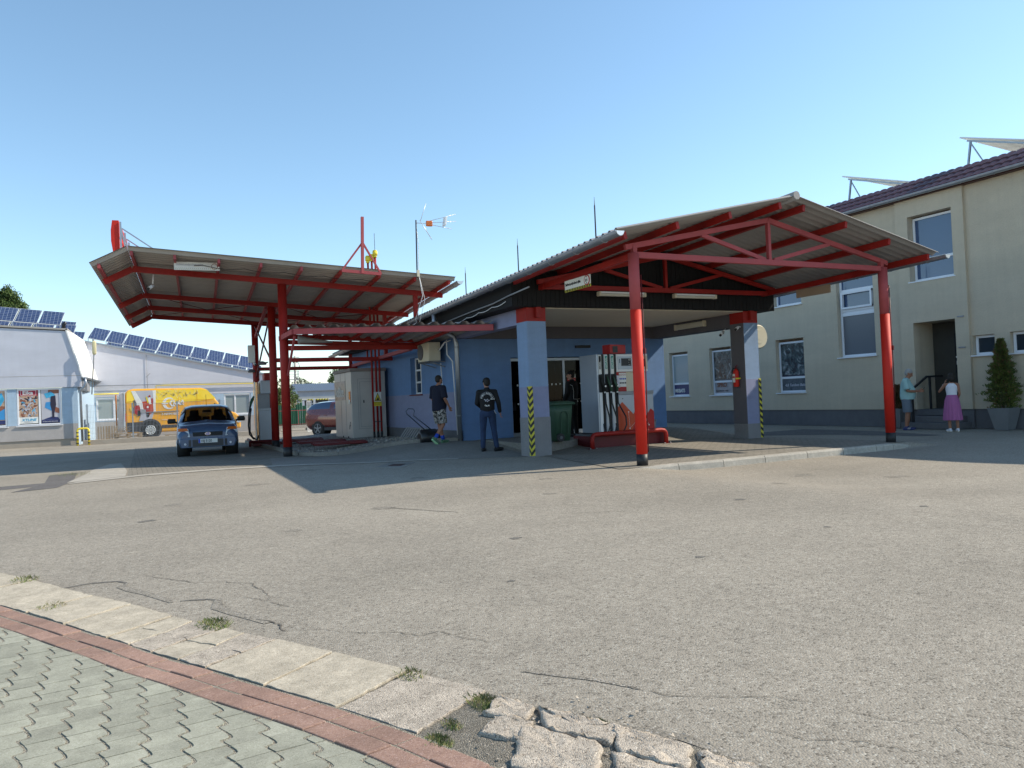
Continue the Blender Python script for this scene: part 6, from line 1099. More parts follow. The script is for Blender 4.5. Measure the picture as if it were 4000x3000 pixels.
# yellow black hoop guard
t = thing('hoop_guard', 'yellow and black striped hoop bollard in front of the workshop downpipe', 'bollard', (-1.73, 39.6, 0))
mb = MB(); mb.tube([(-1.95, 39.6, 0), (-1.95, 39.6, .66)]+[(-1.95+.1*(1-cos(a)), 39.6, .66+.1*sin(a)) for a in (pi/6, pi/3, pi/2)]+[(-1.6, 39.6, .76)]+[(-1.6+.1*sin(a), 39.6, .66+.1*cos(a)) for a in (pi/6, pi/3, pi/2)]+[(-1.5, 39.6, 0)], .045, 12); mb.build('tube', 'yellow_paint', t); mb = MB()
for x in (-1.95, -1.5):
    for z in (.08, .24, .40, .56): mb.cyl((x, 39.6, z), (x, 39.6, z+.05), .047, 12)
mb.build('stripe', 'hazard_black', t)
# mesh fence and its concrete base
struct(MB().box(-1.75, 6.9, 39.75, 39.95, -.05, .22).build('fence_base', 'plinth_tan', bevel=.01))
fe = thing('mesh_fence', 'grey welded wire mesh fence on a concrete base in front of the yellow van', 'fence', (2.5, 39.85, .22))
for x in (-1.55, .30, 2.2, 4.1, 6.0, 6.85): MB().box(x-.03, x+.03, 39.82, 39.88, .2, 1.85).build('post', 'zinc', fe)
mb = MB(); x = -1.6
while x < 6.85: mb.beam((x, 39.85, .25), (x, 39.85, 1.82), .009, .009, (0, 1, 0)); x += .06
for z in (.28, .5, .75, 1.0, 1.25, 1.5, 1.78): mb.beam((-1.6, 39.846, z), (6.85, 39.846, z), .006, .006)
mb.build('mesh', 'zinc', fe)
# pallets
def pallet(c, label, rot=(0, 0, 0), n=1):
    t = thing('wooden_pallet', label, 'pallet', c, rot[2], 'wooden pallets by the fence'); R_ = Matrix.Rotation(rot[0], 4, 'X') @ Matrix.Rotation(rot[1], 4, 'Z') @ Matrix.Scale(.62 if rot[0] else 1, 4)
    mb = MB(); [mb.box(-.6, .6, y-.05, y+.05, .12, .142) for y in (-.35, -.17, 0, .17, .35)]; [mb.box(-.6, .6, y-.05, y+.05, 0, .02) for y in (-.35, 0, .35)]; mb.xform(R_).build('deck_board', 'wood_pallet', t, world=False)
    mb = MB(); [mb.box(x-.07, x+.07, y-.05, y+.05, .021, .119) for x in (-.5, 0, .5) for y in (-.35, 0, .35)]; mb.xform(R_).build('block', 'wood_pallet', t, world=False)
pallet((-.95, 41.2, .42), 'weathered pallet standing on edge by the fence, farthest left', (pi/2, pi/2, .1)); pallet((-.6, 41.5, .42), 'weathered pallet standing on edge directly behind the leftmost one', (pi/2, pi/2, .05)); pallet((.1, 41.3, .1), 'flat pallet lying at ground level behind the van tail', (0, 0, 0)); pallet((.1, 41.3, .26), 'upper pallet of the two stacked at the van tail', (0, 0, .1)); pallet((2.3, 41.4, .1), 'flat pallet lying by the fence right of the van wheel')
mb = MB(); rn = random.Random(5)
for k in range(22): a = Vector((-.5+rn.uniform(-.2, .2), 40.4, .28)); mb.beam(a, a+Vector((rn.uniform(.2, .6), rn.uniform(0, .3), rn.uniform(.25, .5))), .02, .01)
tag(mb.build('scrap_pile', ['wood_pallet']), 'heap of thin wood and wire scrap between the pallets and van tail', 'scrap')
# ------------------------------------------------------------------ vehicles
def wheel(par, c, ax, r, w_, spokes=5, rim='zinc_bright'):
    c, ax = Vector(c), Vector(ax).normalized(); mb = MB(); mb.tube([c-ax*w_/2, c-ax*w_*.42, c+ax*w_*.42, c+ax*w_/2], [r*.93, r, r, r*.93], 28); o = mb.build('wheel', 'rubber', par, world=False)
    mb = MB(); f = c+ax*(w_/2+.004); mb.tube([f-ax*.03, f], r*.63, 24); mb.build('rim_well', 'ink_black', o, world=False)
    mb = MB(); up_ = Vector((0, 0, 1)); sd = ax.cross(up_)
    for k in range(spokes): a = 2*pi*k/spokes; d = up_*cos(a)+sd*sin(a); mb.beam(f+ax*.006+d*.03, f+ax*.006+d*r*.62, r*.17, .012, ax)
    mb.cyl(f, f+ax*.014, r*.15, 14); P = [f+ax*.004+(up_*cos(2*pi*j/24)+sd*sin(2*pi*j/24))*r*.62 for j in range(25)]; mb.tube(P, r*.035, 6, False); mb.build('rim', rim, o, world=False); return o
def catmull(P, m):
    out = []; n = len(P)
    for i in range(n-1):
        p0, p1, p2, p3 = P[max(i-1, 0)], P[i], P[i+1], P[min(i+2, n-1)]
        for k in range(m):
            t = k/m; out.append(tuple(.5*((2*b)+(-a+c)*t+(2*a-5*b+4*c-d)*t*t+(-a+3*b-3*c+d)*t**3) for a, b, c, d in zip(p0, p1, p2, p3)))
    return out+[P[-1]]
def shell(st_, glassf, ms=3, mj=3):
    """stations (y, [(x,z)...]) -> body and glass meshes; glassf(y, jc) says which cells are glass"""
    cols = [[(y, x, z) for x, z in sec] for y, sec in st_]; G = [catmull(c, mj) for c in cols]; nj = len(G[0]); lines = [catmull([g_[j] for g_ in G], ms) for j in range(nj)]; ni = len(lines[0])
    B, W_ = MB(), MB(); B.smooth = W_.smooth = True
    for s in (1, -1):
        for T in (B, W_):
            base = T.add([(s*max(lines[j][i][1], 0), lines[j][i][0], lines[j][i][2]) for i in range(ni) for j in range(nj)])[0]
            for i in range(ni-1):
                for j in range(nj-1):
                    g_ = glassf(i/ms, j/mj)
                    if g_ == (T is W_): T.face([base+i*nj+j, base+i*nj+j+1, base+(i+1)*nj+j+1, base+(i+1)*nj+j])
    for i in (0, ni-1): B.poly([(lines[j][i][1], lines[j][i][0], lines[j][i][2]) for j in range(nj)]+[(-lines[j][i][1], lines[j][i][0], lines[j][i][2]) for j in reversed(range(nj))])
    return B, W_
bc = thing('parked_car', 'metallic blue small hatchback facing the camera under the tall canopy', 'car', tuple(LW(-1.98, 4.65, .0)), -CA+pi)
ST = [(-2.0, [(.62, .30), (.76, .42), (.80, .70), (.74, .94), (.68, 1.0), (0, 1.02)]), (-1.86, [(.70, .26), (.83, .40), (.85, .72), (.80, .98), (.61, 1.40), (0, 1.47)]), (-1.2, [(.72, .24), (.84, .38), (.86, .72), (.82, .99), (.63, 1.47), (0, 1.53)]),
      (-.3, [(.73, .24), (.84, .38), (.86, .71), (.83, .98), (.64, 1.475), (0, 1.535)]), (.35, [(.73, .24), (.84, .38), (.86, .70), (.83, .97), (.62, 1.43), (0, 1.49)]), (.62, [(.73, .24), (.84, .38), (.86, .70), (.83, .97), (.63, 1.30), (0, 1.37)]), (1.12, [(.73, .26), (.85, .40), (.86, .70), (.83, .95), (.70, 1.0), (0, 1.06)]),
      (1.65, [(.72, .28), (.84, .42), (.85, .66), (.80, .85), (.66, .92), (0, .96)]), (1.92, [(.68, .30), (.80, .44), (.82, .60), (.74, .74), (.6, .80), (0, .83)]), (2.0, [(.6, .30), (.72, .42), (.74, .56), (.66, .64), (.55, .68), (0, .69)])]
def gf(i, j): return (j >= 4 and 4.3 <= i < 6) or (j >= 4 and i < 1) or (3.25 <= j < 4 and (1.3 <= i < 2.9 or 3.0 <= i < 5.0))
B, W_ = shell(ST, gf, 4, 3); B.build('body', 'car_blue', bc, world=False); W_.build('glass', 'glass_car', bc, world=False)
mb = MB(); mb.box(-.7, .7, -1.75, 1.05, .3, .92); mb.build('interior', 'dark_interior', bc, world=False)
for x in (-.36, .36): mb = MB(); mb.loft([rect(x, -.1, .22, .07, .8, .05), rect(x, -.18, .22, .06, 1.15, .05), rect(x, -.2, .14, .05, 1.2, .04), rect(x, -.21, .13, .05, 1.34, .04), rect(x, -.21, .10, .04, 1.37, .03)]); mb.build('seat', 'cloth_black', bc, world=False)
mb = MB(); mb.box(-.65, .65, -1.35, -1.2, .9, 1.02); [mb.box(x-.11, x+.11, -1.34, -1.24, 1.02, 1.14) for x in (-.4, 0, .4)]; mb.build('rear_seat', 'cloth_black', bc, world=False); MB().box(-.12, .12, .55, .58, 1.29, 1.36).build('rear_mirror', 'ink_black', bc, world=False, bevel=.01)
mb = MB(); mb.tube([(0, .35, 1.5), (0, .15, 1.85)], .006, 5); mb.build('aerial', 'ink_black', bc, world=False)
for s in (1, -1):
    mb = MB(); mb.loft([rect(s*1.0, .82, .10, .05, .98, .03), rect(s*1.0, .82, .12, .06, 1.05, .03), rect(s*.99, .82, .10, .05, 1.13, .03)]); mb.beam((s*.84, .84, 1.0), (s*.92, .83, 1.03), .06, .06); mb.build('mirror', 'ink_black', bc, world=False)
    hl_ = MB().prism([(s*.48, 1.985, .58), (s*.80, 1.90, .60), (s*.81, 1.85, .84), (s*.53, 1.95, .83)], (0, .035, 0)).build('headlight', 'headlight', bc, world=False, bevel=.02)
    MB().prism([(s*.53, 2.0, .765), (s*.80, 1.915, .76), (s*.80, 1.88, .845), (s*.56, 1.96, .84)], (0, .015, 0)).build('indicator', 'indicator', hl_, world=False)
    mb = MB().prism([(s*.46, 2.03, .30), (s*.78, 1.96, .32), (s*.82, 1.92, .50), (s*.46, 2.03, .50)], (0, .02, 0)); fb = mb.build('bumper_insert', 'trim_grey', bc, world=False, bevel=.015); MB().cyl((s*.62, 2.02, .38), (s*.62, 2.045, .38), .032, 14).build('fog_lamp', 'headlight', fb, world=False)
mb = MB(); mb.loft([[(x*f, y, .27+(z-.27)) for x, z in ((-.74, .27), (.74, .27), (.80, .42), (.78, .54), (-.78, .54), (-.80, .42))] for f, y in ((1, 1.9), (1.0, 1.97), (.97, 2.03))]); mb.build('bumper', 'car_blue', bc, world=False, bevel=.02)
mb = MB().prism([(-.42, 2.035, .30), (.42, 2.035, .30), (.42, 2.035, .50), (-.42, 2.035, .50)], (0, .012, 0)); mb.build('lower_grille', 'trim_grey', bc, world=False, bevel=.01); mb = MB().prism([(-.40, 1.99, .60), (.40, 1.99, .60), (.42, 1.965, .72), (-.42, 1.965, .72)], (0, .03, 0)); gr = mb.build('grille', 'ink_black', bc, world=False, bevel=.01)
mb = MB(); [mb.beam((-.38, 2.025, z), (.38, 2.025, z), .008, .008) for z in (.62, .645, .67, .695)]; mb.build('slat', 'trim_grey', gr, world=False)
mb = MB(); mb.cyl((0, 2.0, .665), (0, 2.035, .665), .042, 20); mb.xform(Matrix.Diagonal((1.9, 1, 1, 1))); mb.build('badge', 'chrome', bc, world=False); mb = MB(); mb.cyl((0, 2.036, .665), (0, 2.040, .665), .034, 20); mb.xform(Matrix.Diagonal((2.0, 1, 1, 1))); bdg = mb.build('badge_oval', 'plate_blue', bc, world=False)
text('Ford', .06, 'chrome', bc, frame((.062, 2.042, .65), (-1, 0, 0), (0, 0, 1)), world=False, shear=.3)
MB().box(-.26, .26, 2.05, 2.06, .40, .52).build('number_plate', 'sign_white', bc, world=False); MB().box(.21, .258, 2.06, 2.063, .402, .518).build('plate_band', 'plate_blue', bc, world=False)
text('1BJ 5120', .105, 'ink_black', bc, frame((.195, 2.063, .423), (-1, 0, 0), (0, 0, 1)), world=False, sx=.80, bold=.001)
for s in (1, -1):
    for y in (-1.25, 1.25): wheel(bc, (s*.76, y, .30), (s, 0, 0), .30, .19)
    MB().tube([(s*.50, 1.3, .3), (s*.84, 1.3, .3)], .36, 24).build('wheel_arch', 'ink_black', bc, world=False); MB().tube([(s*.50, -1.3, .3), (s*.845, -1.25, .3)], .36, 24).build('wheel_arch', 'ink_black', bc, world=False)
# red estate behind the cabinet
rc = thing('parked_car', 'dark red estate car parked behind the pale cabinet, rear end showing', 'car', (8.93, 32.97, 0), radians(210))
ST2 = [(-2.2, [(.66, .38), (.82, .50), (.86, .80), (.80, 1.02), (.74, 1.06), (0, 1.08)]), (-2.0, [(.74, .30), (.88, .46), (.90, .84), (.85, 1.06), (.64, 1.36), (0, 1.43)]), (-1.4, [(.76, .27), (.90, .42), (.92, .84), (.87, 1.06), (.66, 1.46), (0, 1.52)]), (0, [(.76, .27), (.90, .42), (.92, .82), (.87, 1.04), (.67, 1.48), (0, 1.54)]), (.6, [(.76, .27), (.90, .42), (.92, .80), (.87, 1.02), (.62, 1.40), (0, 1.47)]), (1.2, [(.76, .27), (.90, .42), (.91, .78), (.86, 1.0), (.72, 1.04), (0, 1.08)]), (2.1, [(.7, .28), (.84, .42), (.86, .66), (.78, .84), (.6, .88), (0, .90)])]
def gf2(i, j): return (j >= 4 and i < 1) or (j >= 4 and 4 <= i < 5) or (3.25 <= j < 4 and (1.0 <= i < 1.55 or 1.66 <= i < 2.5 or 2.6 <= i < 4.2))
B, W_ = shell(ST2, gf2, 6, 3); B.build('body', 'car_red', rc, world=False); W_.build('glass', 'glass_blue', rc, world=False)
for s in (1, -1):
    for y in (-1.35, 1.35): MB().tube([(s*.5, y, .36), (s*.913, y, .36)], .40, 28).build('wheel_arch', 'ink_black', rc, world=False); wheel(rc, (s*.83, y, .34), (s, 0, 0), .34, .21, 5, 'zinc_dull')
    MB().prism([(s*.86, -2.02, .92), (s*.72, -2.2, .92), (s*.70, -2.19, 1.04), (s*.85, -2.02, 1.04)], (s*.03, -.02, 0)).build('tail_lamp', 'tail_red', rc, world=False); MB().beam((s*.93, -.95, .92), (s*.93, -.80, .92), .02, .03).build('door_handle', 'car_red', rc, world=False); MB().beam((s*.93, .1, .92), (s*.93, .25, .92), .02, .03).build('door_handle', 'car_red', rc, world=False)
    MB().box(min(s*.90, s*.93), max(s*.90, s*.93), -.95, .95, .27, .40).build('sill', 'trim_grey', rc, world=False); MB().tube([(s*.66, -1.5, 1.49), (s*.68, -1.3, 1.54), (s*.68, .3, 1.55), (s*.66, .5, 1.48)], .015, 6).build('roof_rail', 'ink_black', rc, world=False)
# yellow-orange van seen from the side behind the fence
vn = thing('delivery_van', 'yellow-orange delivery van with tool graphics and open rear doors behind the fence', 'van', (2.6, 43.6, .12))
pr = [(0.0, .42), (0.0, 2.35), (.12, 2.50), (.4, 2.56), (3.5, 2.52), (3.80, 2.42), (4.35, 1.70), (4.75, 1.32), (5.15, 1.16), (5.38, .92), (5.4, .35), (.2, .35)]
mb = MB(); mb.prism([(x, 42.5, z) for x, z in pr], (0, 2.05, 0)); mb.build('body', 'van_orange', vn, bevel=.07)
def vflat(pts, m_, d, name='side_graphic', parent=vn): return MB().prism([(x, 42.495-d, z) for x, z in pts], (0, -.003, 0)).build(name, m_, parent)
vflat([(.06, 1.9), (.08, 2.34), (.16, 2.46), (3.5, 2.46), (3.8, 2.40), (4.2, 1.95), (3.4, 1.85), (1.3, 1.80)], 'van_yellow', .002)
vflat([(.33, 2.46), (1.36, 2.46), (1.30, 1.9), (1.34, 1.62), (1.24, 1.2), (1.15, .95), (.60, .95), (.68, 1.25), (.62, 1.55), (.48, 1.8)], 'poster_grey', .006)
vflat([(.28, 2.46), (.46, 2.46), (.72, 1.95), (.98, 1.58), (.90, 1.38), (.68, 1.42), (.54, 1.75)], 'sign_white', .010); vflat([(1.24, 2.46), (1.40, 2.46), (1.37, 1.8), (1.36, 1.4), (1.26, 1.36), (1.2, 1.55), (1.28, 1.9)], 'sign_white', .010)
vflat([(.76, 1.9), (1.24, 1.95), (1.27, 1.42), (1.05, 1.2), (.84, 1.4)], 'orange_art', .012); vflat([(.90, 1.74), (1.08, 1.74), (1.10, 1.48), (1.0, 1.40), (.88, 1.48)], 'red_art', .016); vflat([(.94, 1.40), (1.08, 1.40), (1.07, 1.18), (1.0, 1.10), (.94, 1.18)], 'ink_black', .016)
vflat([(.96, 1.68), (1.05, 1.68), (1.05, 1.58), (.96, 1.58)], 'sign_white', .020); vflat([(.92, 2.14), (.98, 2.16), (1.06, 1.86), (1.0, 1.84)], 'yellow_paint', .018); vflat([(1.02, 2.06), (1.12, 2.14), (1.2, 1.78), (1.08, 1.76)], 'sign_white', .018); vflat([(1.18, 2.06), (1.24, 2.06), (1.25, 1.80), (1.16, 1.80)], 'red_art', .019); vflat([(1.05, 2.2), (1.13, 2.22), (1.15, 2.14), (1.07, 2.12)], 'red_art', .02)
vflat([(.36, 1.98), (.44, 2.0), (.50, 1.85), (.46, 1.45), (.38, 1.3), (.32, 1.5), (.40, 1.72)], 'plinth_grey', .012); vflat([(.42, 1.7), (.62, 1.75), (.70, 1.4), (.56, 1.22), (.40, 1.34)], 'red_art', .014); vflat([(.56, 1.5), (.72, 1.42), (.66, 1.2), (.52, 1.2)], 'ink_black', .016); vflat([(.22, 1.66), (.32, 1.62), (.34, 1.42), (.24, 1.46)], 'yellow_paint', .013); vflat([(.66, 1.55), (.92, 1.5), (.90, 1.36), (.78, 1.30), (.68, 1.36)], 'poster_fade', .02)
mb = MB(); rn = random.Random(12)
for k in range(60): x, z = rn.uniform(1.42, 3.4), rn.uniform(2.10, 2.42); z -= 0 if x > 1.7 else 0; a = rn.uniform(0, pi); L_ = rn.uniform(.05, .11); d = Vector((cos(a), 0, sin(a)))*L_; mb.beam(Vector((x, 42.486, z))-d, Vector((x, 42.486, z))+d, rn.uniform(.015, .04), .003, (0, 1, 0))
mb.build('tool_pattern', 'van_print', vn)
mb = MB(); c = Vector((1.98, 42.488, 1.78)); R1 = [c+Vector((.30*cos(a), 0, .30*sin(a))) for a in [pi*.28+pi*1.44*k/20 for k in range(21)]]; R2 = [c+Vector((.04, 0, 0))+Vector((.20*cos(a), 0, .235*sin(a))) for a in [pi*.28+pi*1.44*k/20 for k in range(21)]]
for k in range(20):
    if k in (9, 10): continue
    mb.poly([R1[k], R1[k+1], R2[k+1], R2[k]])
mb.prism([c+Vector((x, 0, z)) for x, z in ((-.33, .025), (-.05, .025), (-.05, -.025), (-.33, -.025))], (0, -.002, 0))
H_ = [c+Vector((.20, 0, 0))+Vector((.19*cos(a), 0, .19*sin(a))) for a in [pi/3*k for k in range(7)]]; h_ = [c+Vector((.20, 0, 0))+Vector((.11*cos(a), 0, .11*sin(a))) for a in [pi/3*k for k in range(7)]]
for k in (1, 2, 3, 4): mb.poly([H_[k], H_[k+1], h_[k+1], h_[k]])
mb.build('logo', 'sign_white', vn)
text('NÁŘ', .24, 'sign_white', vn, frame((2.16, 42.484, 1.69), (1, 0, 0), (0, 0, 1)), bold=.012, shear=.15); text('S NÁMI BEZ', .15, 'sign_white', vn, frame((1.64, 42.484, 1.20), (1, 0, 0), (0, 0, 1)), bold=.003); text('www.naradi', .10, 'sign_white', vn, frame((1.64, 42.484, .94), (1, 0, 0), (0, 0, 1)))
vflat([(.05, .42), (.05, .90), (.72, .90), (.70, .42)], 'trim_grey', .004, 'cladding'); vflat([(1.62, .55), (2.7, .55), (2.7, .70), (1.62, .70)], 'trim_grey', .006, 'cladding'); MB().box(.9, 2.45, 42.465, 42.49, 1.355, 1.395).build('door_rail', 'zinc_dull', vn)
mb = MB(); [mb.beam((x, 42.485, .5), (x, 42.485, 2.4), .006, .004, (0, 1, 0)) for x in (2.42, 3.3)]; mb.beam((.1, 42.485, 1.95), (4.0, 42.485, 1.90), .004, .006); mb.build('panel_seam', 'orange_art', vn)
mb = MB(); mb.tube([(1.10, 42.7, .52), (1.10, 42.476, .52)], .52, 32); mb.build('wheel_arch', 'trim_grey', vn); mb = MB(); mb.tube([(1.10, 42.7, .50), (1.10, 42.470, .50)], .43, 32); mb.build('wheel_well', 'ink_black', vn)
mb = MB(); mb.tube([(4.55, 42.7, .52), (4.55, 42.476, .52)], .5, 32); mb.build('wheel_arch', 'trim_grey', vn)
wheel(vn, (1.10-2.6, -1.02, .36), (0, -1, 0), .36, .24, 12); wheel(vn, (4.55-2.6, -1.02, .36), (0, -1, 0), .36, .24, 12)
MB().box(-.03, .02, 42.5, 42.6, .95, 1.35).build('tail_lamp', 'tail_red', vn); mb = MB(); mb.prism([(-.04, 42.45, .45), (-.36, 42.38, .48), (-.31, 42.36, 1.4), (-.24, 42.38, 2.3), (-.04, 42.45, 2.42)], (0, .05, 0)); mb.build('rear_door', 'zinc_dull', vn, bevel=.02); mb = MB(); mb.prism([(-.02, 42.42, .5), (-.10, 42.42, .5), (-.07, 42.42, 1.3), (-.05, 42.42, 2.35), (.0, 42.42, 2.38)], (0, .03, 0)); mb.build('door_edge', 'zinc_bright', vn); MB().box(-.43, -.37, 42.4, 43.2, .5, 2.3).build('rear_door', 'orange_sheet', vn, bevel=.03)
MB().box(4.1, 4.16, 42.3, 42.46, 1.35, 1.7).build('mirror', 'ink_black', vn, bevel=.02); MB().tube([(5.3, 42.5, .78), (5.3, 42.47, .78)], .14, 18).build('headlight', 'headlight', vn)
# ------------------------------------------------------------------ background objects in the gap
hut = thing('gatehouse', 'small pale blue gatehouse hut with ribbed metal roof beyond the green fence', 'building', (13, 56, 0))
mb = MB(); wall_open(mb, 'y', 55.0, 10.85, 17, 0, 2.36, [(11.3, 13.05, 0, 1.74)], .2, 1); mb.build('wall', 'hut_grey', hut); mb = MB(); mb.poly([(10.85, 55, 0), (10.85, 57.6, 0), (10.85, 57.6, 2.4), (10.85, 56.3, 2.9), (10.85, 55, 2.4)]); mb.build('wall', 'stucco_lightblue', hut); mb = MB(); mb.box(10.87, 17, 54.98, 55.0, 1.78, 2.02); mb.build('wall', 'cabinet_white', hut)
mb = MB(); corrugated(mb, (10.7, 54.8, 2.38), (0, 1.5, .55), (1, 0, 0), 1.62, 6.4, .14, .04, .01, 6, True); mb.build('roof', 'zinc', hut); mb = MB(); mb.poly([(10.7, 56.3, 2.95), (17, 56.3, 2.95), (17, 57.8, 2.38), (10.7, 57.8, 2.38)]); mb.build('roof', 'zinc', hut)
MB().box(11.3, 13.05, 55.3, 55.34, 0, 1.74).build('doorway', 'trim_grey', hut); mb = MB(); mb.box(10.84, 10.848, 55.35, 56.2, 1.1, 2.2); mb.build('window', 'window_white', hut); MB().box(10.832, 10.838, 55.4, 56.15, 1.15, 2.15).build('pane', 'glass_pale', hut); MB().box(10.83, 10.836, 56.6, 57.3, 1.3, 2.3).build('notice_board', 'poster_red', hut)
mb = MB(); mb.box(11.5, 13.0, 54.97, 54.99, 1.75, 1.83); hz_ = mb.build('hazard_band', 'hazard_yellow', hut); mb = MB()
for k in range(8): x = 11.52+k*.19; mb.prism([(x, 54.968, 1.752), (x+.08, 54.968, 1.752), (x+.13, 54.968, 1.828), (x+.05, 54.968, 1.828)], (0, -.002, 0))
mb.build('hazard_stripe', 'hazard_black', hut)
mb = MB(); x = 11.6
while x < 13.0: mb.beam((x, 54.6, 0), (x, 54.6, 1.6), .02, .02, (0, 1, 0)); x += .12
mb.beam((11.6, 54.6, 1.5), (13, 54.6, 1.5), .03, .03); tag(mb.build('gate', 'zinc_bright'), 'white barred gate in front of the gatehouse doorway', 'gate')
gf_ = thing('green_fence', 'dark green corrugated sheets of uneven height behind a thin red rail', 'fence', (8.6, 44, 0)); mb = MB()
for x0, x1, z in ((7.35, 7.9, 1.45), (7.9, 8.22, 1.38), (8.22, 8.55, 1.25), (8.55, 8.66, 1.45), (8.66, 8.79, 1.46), (8.79, 8.92, 1.56), (8.92, 9.2, 1.38), (9.2, 9.8, 1.36)): corrugated(mb, (x0, 44, .3), (0, 0, 1), (1, 0, 0), z-.3, x1-x0, .09, .025, .006, 6)
mb.build('sheet', 'green_panel', gf_); mb = MB(); mb.beam((7.3, 43.6, 1.13), (9.3, 43.6, 1.13), .03, .03); [mb.beam((x, 43.6, .35), (x, 43.6, 1.13), .025, .025, (0, 1, 0)) for x in (7.35, 8.6, 9.25)]; mb.beam((7.3, 43.6, .36), (9.3, 43.6, .36), .02, .02); mb.build('rail', 'red_faded', gf_)
mb = MB(); mb.box(7.4, 9.3, 43.4, 43.8, .14, .30); mb.box(7.5, 7.6, 43.4, 43.8, 0, .14).box(9.0, 9.1, 43.4, 43.8, 0, .14); tag(mb.build('plank_stack', 'kerb_concrete'), 'low pale stack of planks on bearers under the green fence', 'planks')
cg = thing('mesh_gate', 'open white mesh gate leaf on a grey post left of the red car', 'gate', (8.5, 40, 0)); mb = MB(); [mb.beam((x, 40+(x-8.3)*.6, .05), (x, 40+(x-8.3)*.6, 1.6), .03, .03, (0, 1, 0)) for x in (8.32, 8.62)]; [mb.beam((8.32, 40, z), (8.62, 40.2, z), .03, .03) for z in (.05, .45, .85, 1.2, 1.6)]; mb.build('frame', 'zinc_bright', cg)
mb = MB(); [mb.beam((8.32+k*.03, 40+k*.018, .05), (8.32+k*.03, 40+k*.018, 1.6), .006, .006, (0, 1, 0)) for k in range(11)]; [mb.beam((8.32, 40, .05+k*.05), (8.62, 40.18, .05+k*.05), .005, .005) for k in range(31)]; mb.build('mesh', 'window_white', cg); MB().box(8.70, 8.80, 40.1, 40.2, 0, 1.75).build('post', 'zinc_bright', cg)
mb = MB(); mb.box(7.05, 7.25, 42, 42.05, 1.35, 1.56); mb.cur = 1; mb.box(7.05, 7.25, 42, 42.05, 1.05, 1.35); mb.box(7.12, 7.18, 42.0, 42.05, 0, 1.05); tag(mb.build('notice_sign', ['red_bright', 'sign_white']), 'small red and white notice sign on a post right of the left pump', 'sign')
up_ = thing('utility_pole', 'pale concrete utility pole with steel platform cage and insulators behind the gatehouse', 'pole', (11.65, 60, 0)); mb = MB(); mb.cyl((11.63, 60, 0), (11.72, 60, 5.2), .10, 14, .075); mb.build('pole', 'kerb_concrete', up_)
mb = MB()
for x in (11.25, 11.95): mb.beam((x, 59.9, 3.42), (x, 59.9, 4.05), .03, .03, (0, 1, 0)); mb.beam((x, 60.3, 3.42), (x, 60.3, 4.05), .03, .03, (0, 1, 0))
for z in (3.42, 3.62, 3.82, 4.05): mb.beam((11.22, 59.9, z), (11.98, 59.9, z), .03, .03)
mb.beam((11.25, 60.1, 3.4), (11.98, 60.1, 3.4), .05, .04); mb.beam((11.25, 59.95, 3.35), (11.58, 60, 2.95), .02, .02); mb.build('platform', 'zinc_dull', up_); mb = MB()
for x in (11.4, 11.6, 11.85): mb.tube([(x, 60, 4.7), (x+.02, 60, 4.95)], .05, 8); mb.tube([(x, 60, 4.9), (x+(x-11.65)*.8, 60, 4.6), (x+(x-11.65), 60, 4.4)], .018, 6)
mb.beam((11.2, 60, 5.1), (12.05, 60, 5.12), .03, .03); mb.beam((11.35, 60, 4.15), (11.5, 60, 4.28), .08, .05); mb.build('insulator', 'trim_grey', up_)
def tree(name, label, base, trunk_h, blobs, n, leaf, mats_, seed, limbs=8, tr=.16, group=None):
    rn = random.Random(seed); t = thing(name, label, 'tree', base, 0, group); bx, by, bz = base; top = Vector((bx, by, bz+trunk_h)); mb = MB()
    mb.tube([(bx, by, bz), (bx+.05, by, bz+trunk_h*.5), top], [tr, tr*.7, tr*.5], 10)
    for k in range(limbs): c, r = rn.choice(blobs); c = Vector(c); e = c+Vector((rn.uniform(-1, 1), rn.uniform(-1, 1), rn.uniform(-.3, .8)))*r*.7; s_ = Vector((bx, by, bz))+Vector((0, 0, trunk_h*rn.uniform(.55, 1))); mb.tube([s_, s_.lerp(e, .5)+Vector((0, 0, .15*r)), e], [tr*.4, tr*.22, tr*.06], 6)
    mb.build('trunk', 'bark', t); mb = MB(); tot = sum(r**2 for _, r in blobs); clumps = []
    for c, r in blobs:
        for k in range(max(6, int(60*r*r/tot*len(blobs)))):
            d = Vector((rn.gauss(0, 1), rn.gauss(0, 1), rn.gauss(0, 1))).normalized()*r*rn.uniform(.55, 1.05); clumps.append((Vector(c)+d, r*rn.uniform(.16, .34)))
    for k in range(n):
        c, r = rn.choice(clumps); d = Vector((rn.gauss(0, 1), rn.gauss(0, 1), rn.gauss(0, 1))).normalized()*r*rn.random()**.4; p = c+d; a = Vector((rn.gauss(0, 1), rn.gauss(0, 1), rn.gauss(0, .7))).normalized(); b = a.cross(Vector((rn.gauss(0, 1), rn.gauss(0, 1), rn.gauss(0, 1)))).normalized(); s_ = leaf*rn.uniform(.6, 1.3)
        mb.cur = rn.choice((0, 0, 1, 2)); mb.poly([p-a*s_, p-b*s_*.5, p+a*s_, p+b*s_*.5])
    mb.build('crown', mats_, t, fixn=False); return t
LM = ['leaf_a', 'leaf_b', 'leaf_c']
tree('leafy_tree', 'dense green poplar crown rising behind the workshop solar panels at the left edge', (-8.0, 60, 0), 6, [((-8.2, 60, 8.4), 1.5), ((-6.9, 60, 8.8), 1.15), ((-6.4, 60, 8.4), 1.0), ((-7.4, 60, 9.3), .7), ((-6.6, 59.6, 7.4), 1.3), ((-5.9, 60.2, 8.0), .6)], 32000, .075, LM, 31, 10)
